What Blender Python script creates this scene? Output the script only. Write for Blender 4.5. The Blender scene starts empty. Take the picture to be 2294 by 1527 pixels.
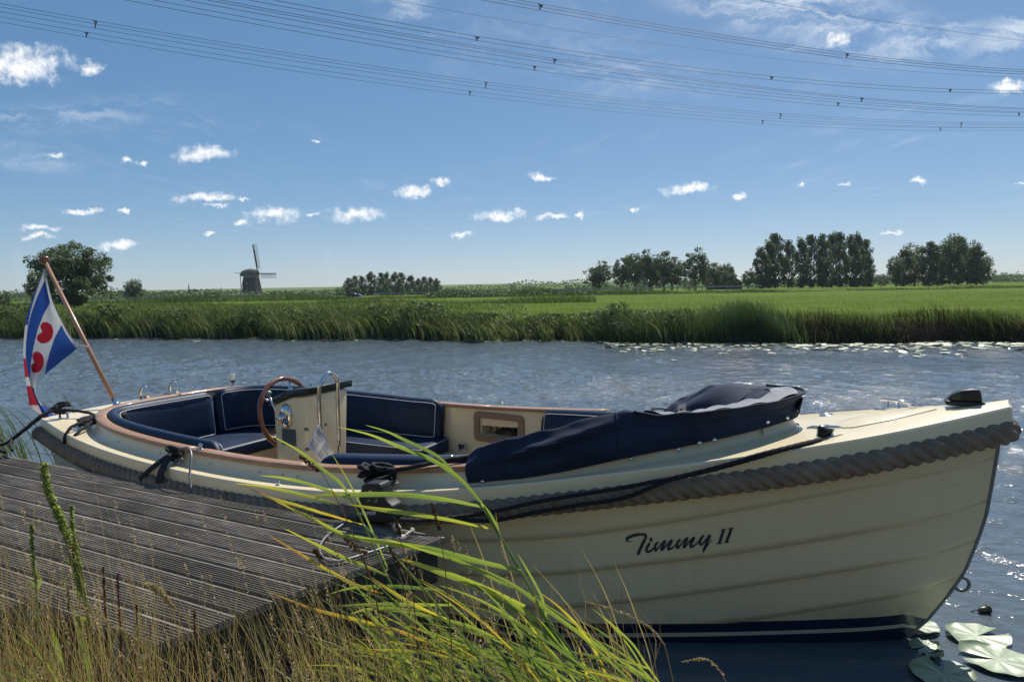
import bpy, bmesh, math, random
import numpy as np
from mathutils import Vector, Matrix
R_ = math.radians
random.seed(7); rng = np.random.default_rng(7)
scene = bpy.context.scene
COL = scene.collection

# ------------------------------------------------------------------ camera
PW, PH = 2294, 1527
F_PX, EYE = 1586.4, 1.6
PITCH, ROLL = 0.081215, 0.018028
fw = np.array([0, math.cos(PITCH), -math.sin(PITCH)])
r0 = np.array([1.0, 0, 0]); u0 = np.cross(r0, fw)
CR = r0*math.cos(ROLL) - u0*math.sin(ROLL)
CU = r0*math.sin(ROLL) + u0*math.cos(ROLL)
CC = np.array([0, 0, EYE])
cam = bpy.data.cameras.new('camera'); camo = bpy.data.objects.new('camera', cam); COL.objects.link(camo)
cam.sensor_width = 36; cam.sensor_fit = 'HORIZONTAL'; cam.lens = 36*F_PX/PW
cam.clip_start = 0.05; cam.clip_end = 20000
camo.matrix_world = Matrix(((CR[0], CU[0], -fw[0], 0), (CR[1], CU[1], -fw[1], 0), (CR[2], CU[2], -fw[2], EYE), (0, 0, 0, 1)))
scene.camera = camo
scene.cycles.max_bounces = 5; scene.cycles.diffuse_bounces = 3; scene.cycles.glossy_bounces = 3; scene.cycles.transmission_bounces = 4; scene.cycles.volume_bounces = 0

# ------------------------------------------------------------------ light, sky, exposure
SUN_AZ, SUN_EL = R_(28), R_(52)          # azimuth measured from +Y towards +X
scene.view_settings.view_transform = 'Standard'; scene.view_settings.look = 'None'
scene.view_settings.gamma = 1; scene.view_settings.exposure = 0.14
SKY_STRENGTH, SKY_GAIN = 0.11, 1.95
sun = bpy.data.lights.new('sun', 'SUN'); sun.energy = 4.8; sun.angle = R_(0.55); sun.color = (1.0, 0.95, 0.86)
suno = bpy.data.objects.new('sun', sun); COL.objects.link(suno)
SD = Vector((math.sin(SUN_AZ)*math.cos(SUN_EL), math.cos(SUN_AZ)*math.cos(SUN_EL), math.sin(SUN_EL)))
suno.rotation_euler = SD.to_track_quat('Z', 'Y').to_euler(); suno.location = SD*60

def ray(x, y): return fw*F_PX + CR*(x-PW/2) + CU*(PH/2-y)
def at(x, y, Y):                                   # point on a sight line at depth Y
    d = ray(x, y); return CC + d*(Y/d[1])
def atz(x, y, z):                                  # point of a level surface
    d = ray(x, y); return CC + d*((z-EYE)/d[2])

world = bpy.data.worlds.new('World'); scene.world = world; world.use_nodes = True
def build_world():
    nt = world.node_tree; N = nt.nodes; L = nt.links; N.clear()
    out = N.new('ShaderNodeOutputWorld'); bg = N.new('ShaderNodeBackground'); bg.inputs[1].default_value = SKY_STRENGTH
    sky = N.new('ShaderNodeTexSky'); sky.sky_type = 'NISHITA'; sky.sun_disc = False
    sky.sun_elevation = SUN_EL; sky.sun_rotation = SUN_AZ
    sky.air_density = 0.6; sky.dust_density = 0.3; sky.ozone_density = 5.0; sky.altitude = 0
    # even camera-like tone curve over the whole sky: softer contrast, a little more colour
    gm = N.new('ShaderNodeGamma'); gm.inputs[1].default_value = .52; L.new(sky.outputs[0], gm.inputs[0])
    hs = N.new('ShaderNodeHueSaturation'); hs.inputs['Hue'].default_value = .498; hs.inputs['Saturation'].default_value = 1.55; hs.inputs['Value'].default_value = SKY_GAIN; L.new(gm.outputs[0], hs.inputs['Color'])
    skyc = hs.outputs[0]
    def M(op, a, b=None, c=None, clamp=False):
        n = N.new('ShaderNodeMath'); n.operation = op; n.use_clamp = clamp
        for i, v in enumerate((a, b, c)):
            if v is None: continue
            if isinstance(v, (int, float)): n.inputs[i].default_value = v
            else: L.new(v, n.inputs[i])
        return n.outputs[0]
    def VM(op, a, b=None):
        n = N.new('ShaderNodeVectorMath'); n.operation = op
        for i, v in enumerate((a, b)):
            if v is None: continue
            if isinstance(v, (tuple, list)): n.inputs[i].default_value = v
            else: L.new(v, n.inputs[i])
        return n.outputs['Value'] if op in ('LENGTH', 'DOT_PRODUCT') else n.outputs[0]
    tc = N.new('ShaderNodeTexCoord'); d = tc.outputs['Generated']
    s = N.new('ShaderNodeSeparateXYZ'); L.new(d, s.inputs[0])
    yy = M('MAXIMUM', s.outputs[1], 0.02)
    px = M('DIVIDE', s.outputs[0], yy); pz = M('DIVIDE', s.outputs[2], yy)
    cb = N.new('ShaderNodeCombineXYZ'); L.new(px, cb.inputs[0]); L.new(pz, cb.inputs[1]); P = cb.outputs[0]
    def noise(vec, scale, detail=4, rough=.55, dist=0):
        n = N.new('ShaderNodeTexNoise'); n.inputs['Scale'].default_value = scale; n.inputs['Detail'].default_value = detail
        n.inputs['Roughness'].default_value = rough; n.inputs['Distortion'].default_value = dist; L.new(vec, n.inputs['Vector']); return n
    def smooth(v, a, b, lo=0., hi=1.):
        n = N.new('ShaderNodeMapRange'); n.interpolation_type = 'SMOOTHSTEP'
        for i, q in enumerate((a, b, lo, hi)): n.inputs[1+i].default_value = q
        L.new(v, n.inputs[0]); return n.outputs[0]
    wn = noise(P, 34, 7, .68)
    warp = VM('MULTIPLY', VM('SUBTRACT', wn.outputs['Color'], (.5, .58, .5)), (.045, .034, 0))
    PWp = VM('ADD', P, warp)
    clouds = [  # pixel centre, half width, half height of each fair weather cloud
        (40,150,125,42),(200,157,26,16),(452,350,76,19),(285,368,14,8),(320,370,14,7),(122,353,22,9),(455,448,78,10),(487,466,26,5),
        (185,479,54,7),(275,476,12,5),(90,515,46,8),(85,538,36,7),(262,555,54,12),(617,484,64,18),(542,501,24,7),(797,484,66,17),
        (705,481,18,5),(925,433,42,13),(987,416,22,9),(1210,402,36,8),(1118,485,62,11),(1240,487,40,7),(1300,485,16,6),(1035,526,26,7),
        (1545,428,62,15),(1658,442,20,9),(1797,417,13,4),(1897,418,16,4),(2063,411,28,8),(1995,523,24,5),(2262,203,48,17),(2255,188,12,7),
        (2280,415,16,3),(470,527,16,5),(550,451,20,4),(710,321,10,5),(1880,94,34,16),(1418,474,12,4)]
    D = None
    for (x, y, a, b) in clouds:
        r = ray(x, y); c0 = (r[0]/r[1], r[2]/r[1]); k = 1/r[1]
        sx_, sy_ = 1/(a*1.25*k), 1/(b*1.35*k)
        n = N.new('ShaderNodeVectorMath'); n.operation = 'MULTIPLY_ADD'; L.new(PWp, n.inputs[0]); n.inputs[1].default_value = (sx_, sy_, 0); n.inputs[2].default_value = (-c0[0]*sx_, -c0[1]*sy_, 0)
        v = VM('DOT_PRODUCT', n.outputs[0], n.outputs[0]); D = v if D is None else M('MINIMUM', D, v)
    D = M('SUBTRACT', 1.0, M('SQRT', D))
    fine = noise(P, 55, 6, .62).outputs['Fac']
    dens = smooth(M('ADD', D, M('MULTIPLY', M('SUBTRACT', fine, .5), 1.9)), .02, 1.05)
    dens = M('MULTIPLY', dens, smooth(D, -.02, .22))
    dens = M('MULTIPLY', dens, smooth(s.outputs[1], .03, .15))
    # high thin cirrus, stretched along the wind over the whole upper sky
    up = M('MAXIMUM', s.outputs[2], 0.05)
    qx = M('DIVIDE', s.outputs[0], up); qy = M('DIVIDE', s.outputs[1], up)
    cq = N.new('ShaderNodeCombineXYZ'); L.new(qx, cq.inputs[0]); L.new(qy, cq.inputs[1])
    mp = N.new('ShaderNodeMapping'); mp.inputs['Rotation'].default_value = (0, 0, R_(-38)); mp.inputs['Scale'].default_value = (2.3, .62, 1); L.new(cq.outputs[0], mp.inputs[0])
    big = noise(cq.outputs[0], .55, 2, .5).outputs['Fac']
    fil = noise(mp.outputs[0], 1.5, 7, .66, .55).outputs['Fac']
    cir = M('MULTIPLY', smooth(fil, .46, .80), smooth(big, .44, .66))
    def patch(x, y, a, b, rot=0):
        r = ray(x, y); k = 1/r[1]
        v = VM('SUBTRACT', P, (r[0]/r[1], r[2]/r[1], 0))
        m2 = N.new('ShaderNodeMapping'); m2.vector_type = 'TEXTURE'; m2.inputs['Rotation'].default_value = (0, 0, R_(rot)); L.new(v, m2.inputs[0])
        return smooth(VM('LENGTH', VM('MULTIPLY', m2.outputs[0], (1/(a*k), 1/(b*k), 0))), 1.0, .15)
    mc = N.new('ShaderNodeMapping'); mc.inputs['Rotation'].default_value = (0, 0, R_(22)); mc.inputs['Scale'].default_value = (1, 4.2, 1); L.new(VM('ADD', P, warp), mc.inputs[0])
    pf = noise(mc.outputs[0], 7.5, 9, .68, .9).outputs['Fac']
    pf2 = smooth(pf, .40, .70)
    pm_ = None
    for a in ((1800,30,480,110,-14),(2060,95,210,60,10),(2270,80,170,70,16),(960,30,190,80,-22),(130,262,450,50,4),(60,352,180,50,-8),(1330,140,400,120,-15)):
        v = patch(*a); v = M('MULTIPLY', v, {1800:1.05,2060:1.0,2270:.9,960:.6,130:.55,60:.45,1330:.35}[a[0]])
        pm_ = v if pm_ is None else M('MAXIMUM', pm_, v)
    cir2 = M('MULTIPLY', M('MULTIPLY', pf2, pm_), .9)
    cirA = M('MAXIMUM', M('MULTIPLY', cir, .22), cir2)
    # cloud brightness follows density (thin edges, dense white cores)
    mix1 = N.new('ShaderNodeMix'); mix1.data_type = 'RGBA'; L.new(M('MULTIPLY', cirA, .8, clamp=True), mix1.inputs[0])
    L.new(skyc, mix1.inputs[6]); mix1.inputs[7].default_value = (7.6, 8.1, 8.6, 1)
    mix2 = N.new('ShaderNodeMix'); mix2.data_type = 'RGBA'; L.new(M('MULTIPLY', dens, .93, clamp=True), mix2.inputs[0])
    ccol = N.new('ShaderNodeMix'); ccol.data_type = 'RGBA'; L.new(smooth(M('ADD', D, M('MULTIPLY', fine, .5)), .3, .9), ccol.inputs[0])
    ccol.inputs[6].default_value = (7.6, 8.2, 8.8, 1); ccol.inputs[7].default_value = (9.6, 9.6, 9.5, 1)
    L.new(mix1.outputs[2], mix2.inputs[6]); L.new(ccol.outputs[2], mix2.inputs[7])
    L.new(mix2.outputs[2], bg.inputs[0]); L.new(bg.outputs[0], out.inputs[0])
build_world()
world.cycles.sampling_method = 'MANUAL'; world.cycles.sample_map_resolution = 512

# ------------------------------------------------------------------ helpers
def tag(o, label, cat=None, group=None, kind=None):
    if label: o['label'] = label
    if cat: o['category'] = cat
    if group: o['group'] = group
    if kind: o['kind'] = kind
    return o
def empty(name, loc=(0, 0, 0), rz=0):
    o = bpy.data.objects.new(name, None); COL.objects.link(o); o.location = loc; o.rotation_euler = (0, 0, rz); o.empty_display_size = .1
    return o
def me(name, V, F, mat=None, smooth=True, attrs=None):
    m = bpy.data.meshes.new(name)
    V = np.asarray(V, dtype=np.float32).reshape(-1, 3)
    if isinstance(F, np.ndarray):
        k = F.shape[1]; n = len(F)
        m.vertices.add(len(V)); m.vertices.foreach_set('co', V.ravel())
        m.loops.add(n*k); m.loops.foreach_set('vertex_index', F.astype(np.int32).ravel())
        m.polygons.add(n); m.polygons.foreach_set('loop_start', np.arange(0, n*k, k, dtype=np.int32))
        m.update(calc_edges=True)
    else:
        m.from_pydata([tuple(map(float, v)) for v in V], [], F)
    if smooth: m.polygons.foreach_set('use_smooth', np.ones(len(m.polygons), dtype=bool))
    if attrs:
        for k, v in attrs.items():
            v = np.asarray(v, dtype=np.float32)
            if v.ndim == 1:
                a = m.attributes.new(k, 'FLOAT', 'POINT'); a.data.foreach_set('value', v)
            else:
                a = m.color_attributes.new(k, 'FLOAT_COLOR', 'POINT'); a.data.foreach_set('color', np.c_[v, np.ones(len(v))].astype(np.float32).ravel())
    if mat: m.materials.append(mat)
    m.validate(); m.update()
    return m
def ob(name, V, F, mat, parent=None, smooth=True, attrs=None):
    o = bpy.data.objects.new(name, me(name, V, F, mat, smooth, attrs)); COL.objects.link(o)
    if parent: o.parent = parent
    return o
def link_mesh(name, mesh, parent=None):
    o = bpy.data.objects.new(name, mesh); COL.objects.link(o)
    if parent: o.parent = parent
    return o
def copy_tree(o, parent=None):
    c = o.copy(); COL.objects.link(c); c.parent = parent
    for ch in o.children: copy_tree(ch, c)
    return c
def join(*parts):
    V = []; F = []; n = 0
    for v, f in parts:
        V += [tuple(p) for p in v]; F += [tuple(i+n for i in q) for q in f]; n += len(v)
    return V, F
def cr(P, n=8, closed=False):                        # Catmull-Rom through points
    P = [np.array(p, float) for p in P]; out = []; m = len(P)
    for i in range(m if closed else m-1):
        if closed: p0, p1, p2, p3 = P[i-1], P[i], P[(i+1) % m], P[(i+2) % m]
        else: p0, p1, p2, p3 = P[max(i-1, 0)], P[i], P[i+1], P[min(i+2, m-1)]
        for k in range(n):
            t = k/n
            out.append(.5*((2*p1)+(-p0+p2)*t+(2*p0-5*p1+4*p2-p3)*t*t+(-p0+3*p1-3*p2+p3)*t**3))
    if not closed: out.append(P[-1])
    return np.array(out)
def frames(P, closed=False, up=None):
    P = np.asarray(P, float); n = len(P)
    T = np.gradient(P, axis=0)
    if closed: T = np.roll(P, -1, 0)-np.roll(P, 1, 0)
    T /= np.linalg.norm(T, axis=1)[:, None]+1e-12
    a = np.array([0, 0, 1.]) if up is None else np.array(up, float)
    if abs(T[0]@a) > .95: a = np.array([1., 0, 0])
    A = np.zeros_like(P); Bn = np.zeros_like(P); prev = a
    for i in range(n):
        v = prev-T[i]*(prev@T[i]); ln = np.linalg.norm(v)
        if ln < 1e-6: v = np.cross(T[i], [1, 0, 0.3]); ln = np.linalg.norm(v)
        v /= ln; A[i] = v; Bn[i] = np.cross(T[i], v); prev = v
    return T, A, Bn
def tube(P, r, n=8, closed=False, cap=True):
    P = np.asarray(P, float); T, A, B = frames(P, closed); m = len(P)
    r = np.full(m, r) if np.isscalar(r) else np.asarray(r, float)
    th = np.linspace(0, 2*math.pi, n, endpoint=False)
    V = (P[:, None]+(A[:, None]*np.cos(th)[None, :, None]+B[:, None]*np.sin(th)[None, :, None])*r[:, None, None]).reshape(-1, 3)
    F = []
    for i in range(m if closed else m-1):
        j = (i+1) % m
        for k in range(n):
            F.append((i*n+k, j*n+k, j*n+(k+1) % n, i*n+(k+1) % n))
    if cap and not closed:
        F.append(tuple(range(n))); F.append(tuple((m-1)*n+k for k in reversed(range(n))))
    return V, F
def resample(P, step):
    P = np.asarray(P, float); s = np.r_[0, np.cumsum(np.linalg.norm(np.diff(P, axis=0), axis=1))]
    n = max(2, int(s[-1]/step)+1); q = np.linspace(0, s[-1], n)
    return np.stack([np.interp(q, s, P[:, k]) for k in range(3)], 1), q
def twist_rope(P, r, pitch, n=24, step=None, hand=1, a=.46, ns=3):
    P, q = resample(P, step or pitch/16); T, A, B = frames(P); m = len(P)
    th = np.linspace(0, 2*math.pi, n, endpoint=False); rs = 1-a
    ph = hand*2*math.pi*q/pitch
    rel = (th[None, :]-ph[:, None]+math.pi/ns) % (2*math.pi/ns)-math.pi/ns
    rho = r*(a*np.cos(rel)+np.sqrt(np.maximum(rs**2-(a*np.sin(rel))**2, .0004)))
    V = (P[:, None]+(A[:, None]*np.cos(th)[None, :, None]+B[:, None]*np.sin(th)[None, :, None])*rho[..., None]).reshape(-1, 3)
    i = np.arange(m-1)[:, None]*n; k = np.arange(n)[None, :]; k2 = (k+1) % n
    F = np.stack([i+k, i+n+k, i+n+k2, i+k2], -1).reshape(-1, 4)
    F = [tuple(f) for f in F]; F.append(tuple(range(n))); F.append(tuple((m-1)*n+kk for kk in reversed(range(n))))
    return V, F
def sweep(P, prof, closed_prof=False, closed_path=False, up=(0, 0, 1)):   # profile points (side, up)
    P = np.asarray(P, float); m = len(P)
    T = np.gradient(P, axis=0)
    if closed_path: T = np.roll(P, -1, 0)-np.roll(P, 1, 0)
    S = np.cross(T, np.array(up, float)); S /= np.linalg.norm(S, axis=1)[:, None]
    U = np.tile(np.array(up, float), (m, 1))
    k = len(prof); V = []
    for i in range(m):
        pr = prof(i) if callable(prof) else prof
        for (a, b) in pr: V.append(P[i]+S[i]*a+U[i]*b)
        k = len(pr)
    F = []
    for i in range(m if closed_path else m-1):
        j = (i+1) % m
        for q in range(k if closed_prof else k-1):
            q2 = (q+1) % k; F.append((i*k+q, i*k+q2, j*k+q2, j*k+q))
    if closed_prof and not closed_path:
        F.append(tuple(range(k))[::-1]); F.append(tuple((m-1)*k+q for q in range(k)))
    return V, F
def lathe(prof, n=20, c=(0, 0, 0), axis=None):
    V = []; F = []
    for (r, z) in prof:
        for k in range(n):
            t = 2*math.pi*k/n; V.append((r*math.cos(t), r*math.sin(t), z))
    for i in range(len(prof)-1):
        for k in range(n): F.append((i*n+k, i*n+(k+1) % n, (i+1)*n+(k+1) % n, (i+1)*n+k))
    F.append(tuple(range(n))[::-1]); F.append(tuple((len(prof)-1)*n+k for k in range(n)))
    q = Vector(axis).normalized().to_track_quat('Z', 'Y') if axis is not None else None
    V = [tuple(Vector(c)+(q @ Vector(v) if q else Vector(v))) for v in V]
    return V, F
def box(x0, x1, y0, y1, z0, z1):
    V = [(x0, y0, z0), (x1, y0, z0), (x1, y1, z0), (x0, y1, z0), (x0, y0, z1), (x1, y0, z1), (x1, y1, z1), (x0, y1, z1)]
    return V, [(3, 2, 1, 0), (4, 5, 6, 7), (0, 1, 5, 4), (1, 2, 6, 5), (2, 3, 7, 6), (3, 0, 4, 7)]
def bevel(o, w=.004, seg=2):
    m = o.modifiers.new('bevel', 'BEVEL'); m.width = w; m.segments = seg; m.limit_method = 'ANGLE'; m.angle_limit = R_(35); return o
def beam(p, q, w, h):
    p = np.array(p, float); q = np.array(q, float); t = q-p; t /= np.linalg.norm(t)
    a = np.array([0, 0, 1.]) if abs(t[2]) < .9 else np.array([0, 1., 0])
    s = np.cross(t, a); s /= np.linalg.norm(s); u = np.cross(s, t)
    V = [e+s*i*w/2+u*j*h/2 for e in (p, q) for i, j in ((-1, -1), (1, -1), (1, 1), (-1, 1))]
    return V, [(3, 2, 1, 0), (4, 5, 6, 7), (0, 1, 5, 4), (1, 2, 6, 5), (2, 3, 7, 6), (3, 0, 4, 7)]

# ------------------------------------------------------------------ materials
MATS = {}
def pm(name, col, rough=.5, metal=0, var=0., vscale=6, col2=None, bump=0., bscale=60, coat=0, spec=.5, stretch=None, sheen=0, attr=None, ramp=None, trans=0, detail=5, dist=.01, ttint=(1.25, 1.3, .75)):
    m = bpy.data.materials.new(name); m.use_nodes = True; nt = m.node_tree; N = nt.nodes; L = nt.links
    p = N['Principled BSDF']; o = N['Material Output']
    p.inputs['Roughness'].default_value = rough; p.inputs['Metallic'].default_value = metal
    p.inputs['Specular IOR Level'].default_value = spec
    if coat: p.inputs['Coat Weight'].default_value = coat; p.inputs['Coat Roughness'].default_value = .08
    if sheen: p.inputs['Sheen Weight'].default_value = sheen; p.inputs['Sheen Roughness'].default_value = .5
    p.inputs['Base Color'].default_value = (*col, 1)
    tc = N.new('ShaderNodeTexCoord'); vec = tc.outputs['Object']
    if stretch:
        mp = N.new('ShaderNodeMapping'); mp.inputs['Scale'].default_value = stretch; L.new(vec, mp.inputs[0]); vec = mp.outputs[0]
    src = None
    if ramp:
        a = N.new('ShaderNodeAttribute'); a.attribute_name = attr or 'rnd'
        cr_ = N.new('ShaderNodeValToRGB'); e = cr_.color_ramp.elements
        while len(e) < len(ramp): e.new(.5)
        for i, (t, c) in enumerate(ramp): e[i].position = t; e[i].color = (*c, 1)
        L.new(a.outputs['Fac'], cr_.inputs[0]); src = cr_.outputs[0]
    elif attr:
        a = N.new('ShaderNodeAttribute'); a.attribute_name = attr; src = a.outputs['Color']
    if var or col2:
        n = N.new('ShaderNodeTexNoise'); n.inputs['Scale'].default_value = vscale; n.inputs['Detail'].default_value = detail; n.inputs['Roughness'].default_value = .62
        L.new(vec, n.inputs['Vector'])
        mr = N.new('ShaderNodeMapRange'); mr.inputs[1].default_value = .32; mr.inputs[2].default_value = .68; L.new(n.outputs['Fac'], mr.inputs[0])
        mx = N.new('ShaderNodeMix'); mx.data_type = 'RGBA'; L.new(mr.outputs[0], mx.inputs[0])
        if col2 is not None and src is None:
            mx.inputs[6].default_value = (*col, 1); mx.inputs[7].default_value = (*col2, 1); src = mx.outputs[2]
        else:
            hs = N.new('ShaderNodeMix'); hs.data_type = 'RGBA'; hs.blend_type = 'MULTIPLY'; hs.inputs[0].default_value = 1
            mx.inputs[6].default_value = (1-var,)*3+(1,); mx.inputs[7].default_value = (1+var*.6,)*3+(1,)
            if src is None: hs.inputs[6].default_value = (*col, 1)
            else: L.new(src, hs.inputs[6])
            L.new(mx.outputs[2], hs.inputs[7]); src = hs.outputs[2]
        rr = N.new('ShaderNodeMapRange'); rr.inputs[3].default_value = max(0, rough-.06); rr.inputs[4].default_value = min(1, rough+.08)
        L.new(n.outputs['Fac'], rr.inputs[0]); L.new(rr.outputs[0], p.inputs['Roughness'])
    if src is not None: L.new(src, p.inputs['Base Color'])
    if bump:
        n2 = N.new('ShaderNodeTexNoise'); n2.inputs['Scale'].default_value = bscale; n2.inputs['Detail'].default_value = 4; L.new(vec, n2.inputs['Vector'])
        b = N.new('ShaderNodeBump'); b.inputs['Strength'].default_value = bump; b.inputs['Distance'].default_value = dist; L.new(n2.outputs['Fac'], b.inputs['Height']); L.new(b.outputs[0], p.inputs['Normal'])
    if trans:
        t = N.new('ShaderNodeBsdfTranslucent'); ms = N.new('ShaderNodeMixShader'); ms.inputs[0].default_value = trans
        if src is not None:
            hb = N.new('ShaderNodeMix'); hb.data_type = 'RGBA'; hb.blend_type = 'MULTIPLY'; hb.inputs[0].default_value = 1; hb.inputs[7].default_value = (*ttint, 1)
            L.new(src, hb.inputs[6]); L.new(hb.outputs[2], t.inputs[0])
        else: t.inputs[0].default_value = (*col, 1)
        L.new(p.outputs[0], ms.inputs[1]); L.new(t.outputs[0], ms.inputs[2]); L.new(ms.outputs[0], o.inputs[0])
    MATS[name] = m; return m
CREAM = pm('cream_gelcoat', (.82, .70, .46), .28, var=.05, vscale=3, coat=.3)
NAVY = pm('navy_vinyl', (.006, .021, .055), .5, spec=.3, var=.25, vscale=5, bump=.15, bscale=240, dist=.002)
NAVYC = pm('navy_canvas', (.014, .026, .060), .78, var=.4, vscale=6, bump=.5, bscale=300, dist=.0015, spec=.3)
LINING = pm('pale_canvas_lining', (.23, .24, .27), .8, var=.2, vscale=12, bump=.2, bscale=200, dist=.002)
PIPING = pm('white_piping', (.7, .7, .68), .45)
TEAK = pm('varnished_teak', (.30, .155, .09), .45, col2=(.42, .255, .165), vscale=14, stretch=(1, 8, 8), bump=.12, bscale=50, coat=.15)
TEAKG = pm('bare_teak', (.33, .22, .14), .6, col2=(.22, .14, .09), vscale=14, stretch=(1, 9, 9))
MAHOG = pm('mahogany', (.16, .045, .02), .22, col2=(.24, .08, .035), vscale=18, coat=.6)
CHROME = pm('polished_steel', (.72, .72, .72), .09, metal=1)
STEELD = pm('dull_steel', (.22, .23, .24), .45, metal=.6, var=.2, vscale=30)
BLACKP = pm('black_plastic', (.012, .013, .014), .35, var=.2, vscale=40)
RUBBER = pm('black_rubber', (.014, .016, .018), .55, var=.3, vscale=20)
BLKROPE = pm('black_rope', (.012, .012, .015), .8, var=.5, vscale=90, bump=.5, bscale=300)
FENDROPE = pm('weathered_rope', (.29, .225, .165), .9, col2=(.18, .14, .105), vscale=14, bump=.9, bscale=120, dist=.006, spec=.15)
DARKPANEL = pm('dark_panel', (.012, .02, .022), .3)
GREYPLATE = pm('grey_plate', (.16, .18, .19), .3, metal=.6, var=.1, vscale=80)
PAPER = pm('paper', (.72, .72, .74), .7, trans=.25)
INK = pm('print_ink', (.045, .045, .06), .7)
REDINK = pm('red_print', (.5, .02, .02), .6)
WHITEP = pm('white_print', (.75, .75, .75), .5)
GLASS = pm('lamp_lens', (.8, .82, .82), .06); GLASS.node_tree.nodes['Principled BSDF'].inputs['Transmission Weight'].default_value = .9
WIREM = pm('aluminium_wire', (.03, .032, .036), .6)
POLEW = pm('varnished_pole', (.44, .23, .125), .35, col2=(.34, .17, .09), vscale=20, stretch=(6, 6, 1), coat=.4)

def hull_material():
    m = bpy.data.materials.new('hull_paint'); m.use_nodes = True; nt = m.node_tree; N = nt.nodes; L = nt.links; p = N['Principled BSDF']
    tc = N.new('ShaderNodeTexCoord'); s = N.new('ShaderNodeSeparateXYZ'); L.new(tc.outputs['Object'], s.inputs[0])
    def M(op, a, b, clamp=False):
        n = N.new('ShaderNodeMath'); n.operation = op; n.use_clamp = clamp
        for i, v in enumerate((a, b)):
            if isinstance(v, (int, float)): n.inputs[i].default_value = v
            else: L.new(v, n.inputs[i])
        return n.outputs[0]
    t = M('DIVIDE', M('SUBTRACT', s.outputs[0], 4.0), 1.26, True)
    over = M('MULTIPLY', M('MAXIMUM', M('SUBTRACT', s.outputs[0], 5.27), 0.), .5)
    zz = M('ADD', M('SUBTRACT', s.outputs[2], M('MULTIPLY', M('MULTIPLY', t, t), .055)), over)
    n1 = N.new('ShaderNodeTexNoise'); n1.inputs['Scale'].default_value = 2.2; n1.inputs['Detail'].default_value = 6; L.new(tc.outputs['Object'], n1.inputs[0])
    cr_ = N.new('ShaderNodeMix'); cr_.data_type = 'RGBA'; cr_.inputs[6].default_value = (.70, .56, .335, 1); cr_.inputs[7].default_value = (.76, .62, .38, 1); L.new(n1.outputs['Fac'], cr_.inputs[0])
    # faint grime band above the boot top
    g = N.new('ShaderNodeMapRange'); g.inputs[1].default_value = .105; g.inputs[2].default_value = .20; g.inputs[3].default_value = .55; g.inputs[4].default_value = 0; L.new(zz, g.inputs[0])
    n2 = N.new('ShaderNodeTexNoise'); n2.inputs['Scale'].default_value = 9; n2.inputs['Detail'].default_value = 6; mp = N.new('ShaderNodeMapping'); mp.inputs['Scale'].default_value = (1, 1, .3); L.new(tc.outputs['Object'], mp.inputs[0]); L.new(mp.outputs[0], n2.inputs[0])
    gm = M('MULTIPLY', g.outputs[0], M('MULTIPLY', M('SUBTRACT', n2.outputs['Fac'], .42), 3., True), True)
    cg = N.new('ShaderNodeMix'); cg.data_type = 'RGBA'; L.new(gm, cg.inputs[0]); L.new(cr_.outputs[2], cg.inputs[6]); cg.inputs[7].default_value = (.26, .20, .12, 1)
    ms = N.new('ShaderNodeMapping'); ms.inputs['Scale'].default_value = (14, 14, .9); L.new(tc.outputs['Object'], ms.inputs[0])
    n3 = N.new('ShaderNodeTexNoise'); n3.inputs['Scale'].default_value = 1.6; n3.inputs['Detail'].default_value = 7; L.new(ms.outputs[0], n3.inputs[0])
    sk = N.new('ShaderNodeMapRange'); sk.inputs[1].default_value = .52; sk.inputs[2].default_value = .75; sk.inputs[4].default_value = .13; L.new(n3.outputs['Fac'], sk.inputs[0])
    cs_ = N.new('ShaderNodeMix'); cs_.data_type = 'RGBA'; L.new(sk.outputs[0], cs_.inputs[0]); L.new(cg.outputs[2], cs_.inputs[6]); cs_.inputs[7].default_value = (.42, .34, .20, 1)
    mq = N.new('ShaderNodeMapping'); mq.inputs['Scale'].default_value = (3, 3, 40); mq.inputs['Rotation'].default_value = (0, R_(8), 0); L.new(tc.outputs['Object'], mq.inputs[0])
    n4 = N.new('ShaderNodeTexNoise'); n4.inputs['Scale'].default_value = 2.2; n4.inputs['Detail'].default_value = 3; L.new(mq.outputs[0], n4.inputs[0])
    sc_ = N.new('ShaderNodeMapRange'); sc_.inputs[1].default_value = .73; sc_.inputs[2].default_value = .76; sc_.inputs[4].default_value = .45; L.new(n4.outputs['Fac'], sc_.inputs[0])
    cg = N.new('ShaderNodeMix'); cg.data_type = 'RGBA'; L.new(sc_.outputs[0], cg.inputs[0]); L.new(cs_.outputs[2], cg.inputs[6]); cg.inputs[7].default_value = (.30, .25, .17, 1)
    navy = M('LESS_THAN', zz, .105); w = M('MULTIPLY', M('LESS_THAN', zz, .050), M('GREATER_THAN', zz, .028))
    c1 = N.new('ShaderNodeMix'); c1.data_type = 'RGBA'; L.new(navy, c1.inputs[0]); L.new(cg.outputs[2], c1.inputs[6]); c1.inputs[7].default_value = (.006, .016, .045, 1)
    c2 = N.new('ShaderNodeMix'); c2.data_type = 'RGBA'; L.new(w, c2.inputs[0]); L.new(c1.outputs[2], c2.inputs[6]); c2.inputs[7].default_value = (.62, .55, .42, 1)
    L.new(c2.outputs[2], p.inputs['Base Color']); rr = N.new('ShaderNodeMapRange'); rr.inputs[3].default_value = .22; rr.inputs[4].default_value = .5; L.new(n1.outputs['Fac'], rr.inputs[0]); L.new(rr.outputs[0], p.inputs['Roughness']); p.inputs['Coat Weight'].default_value = .35; p.inputs['Coat Roughness'].default_value = .10
    return m
HULL = hull_material()

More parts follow.
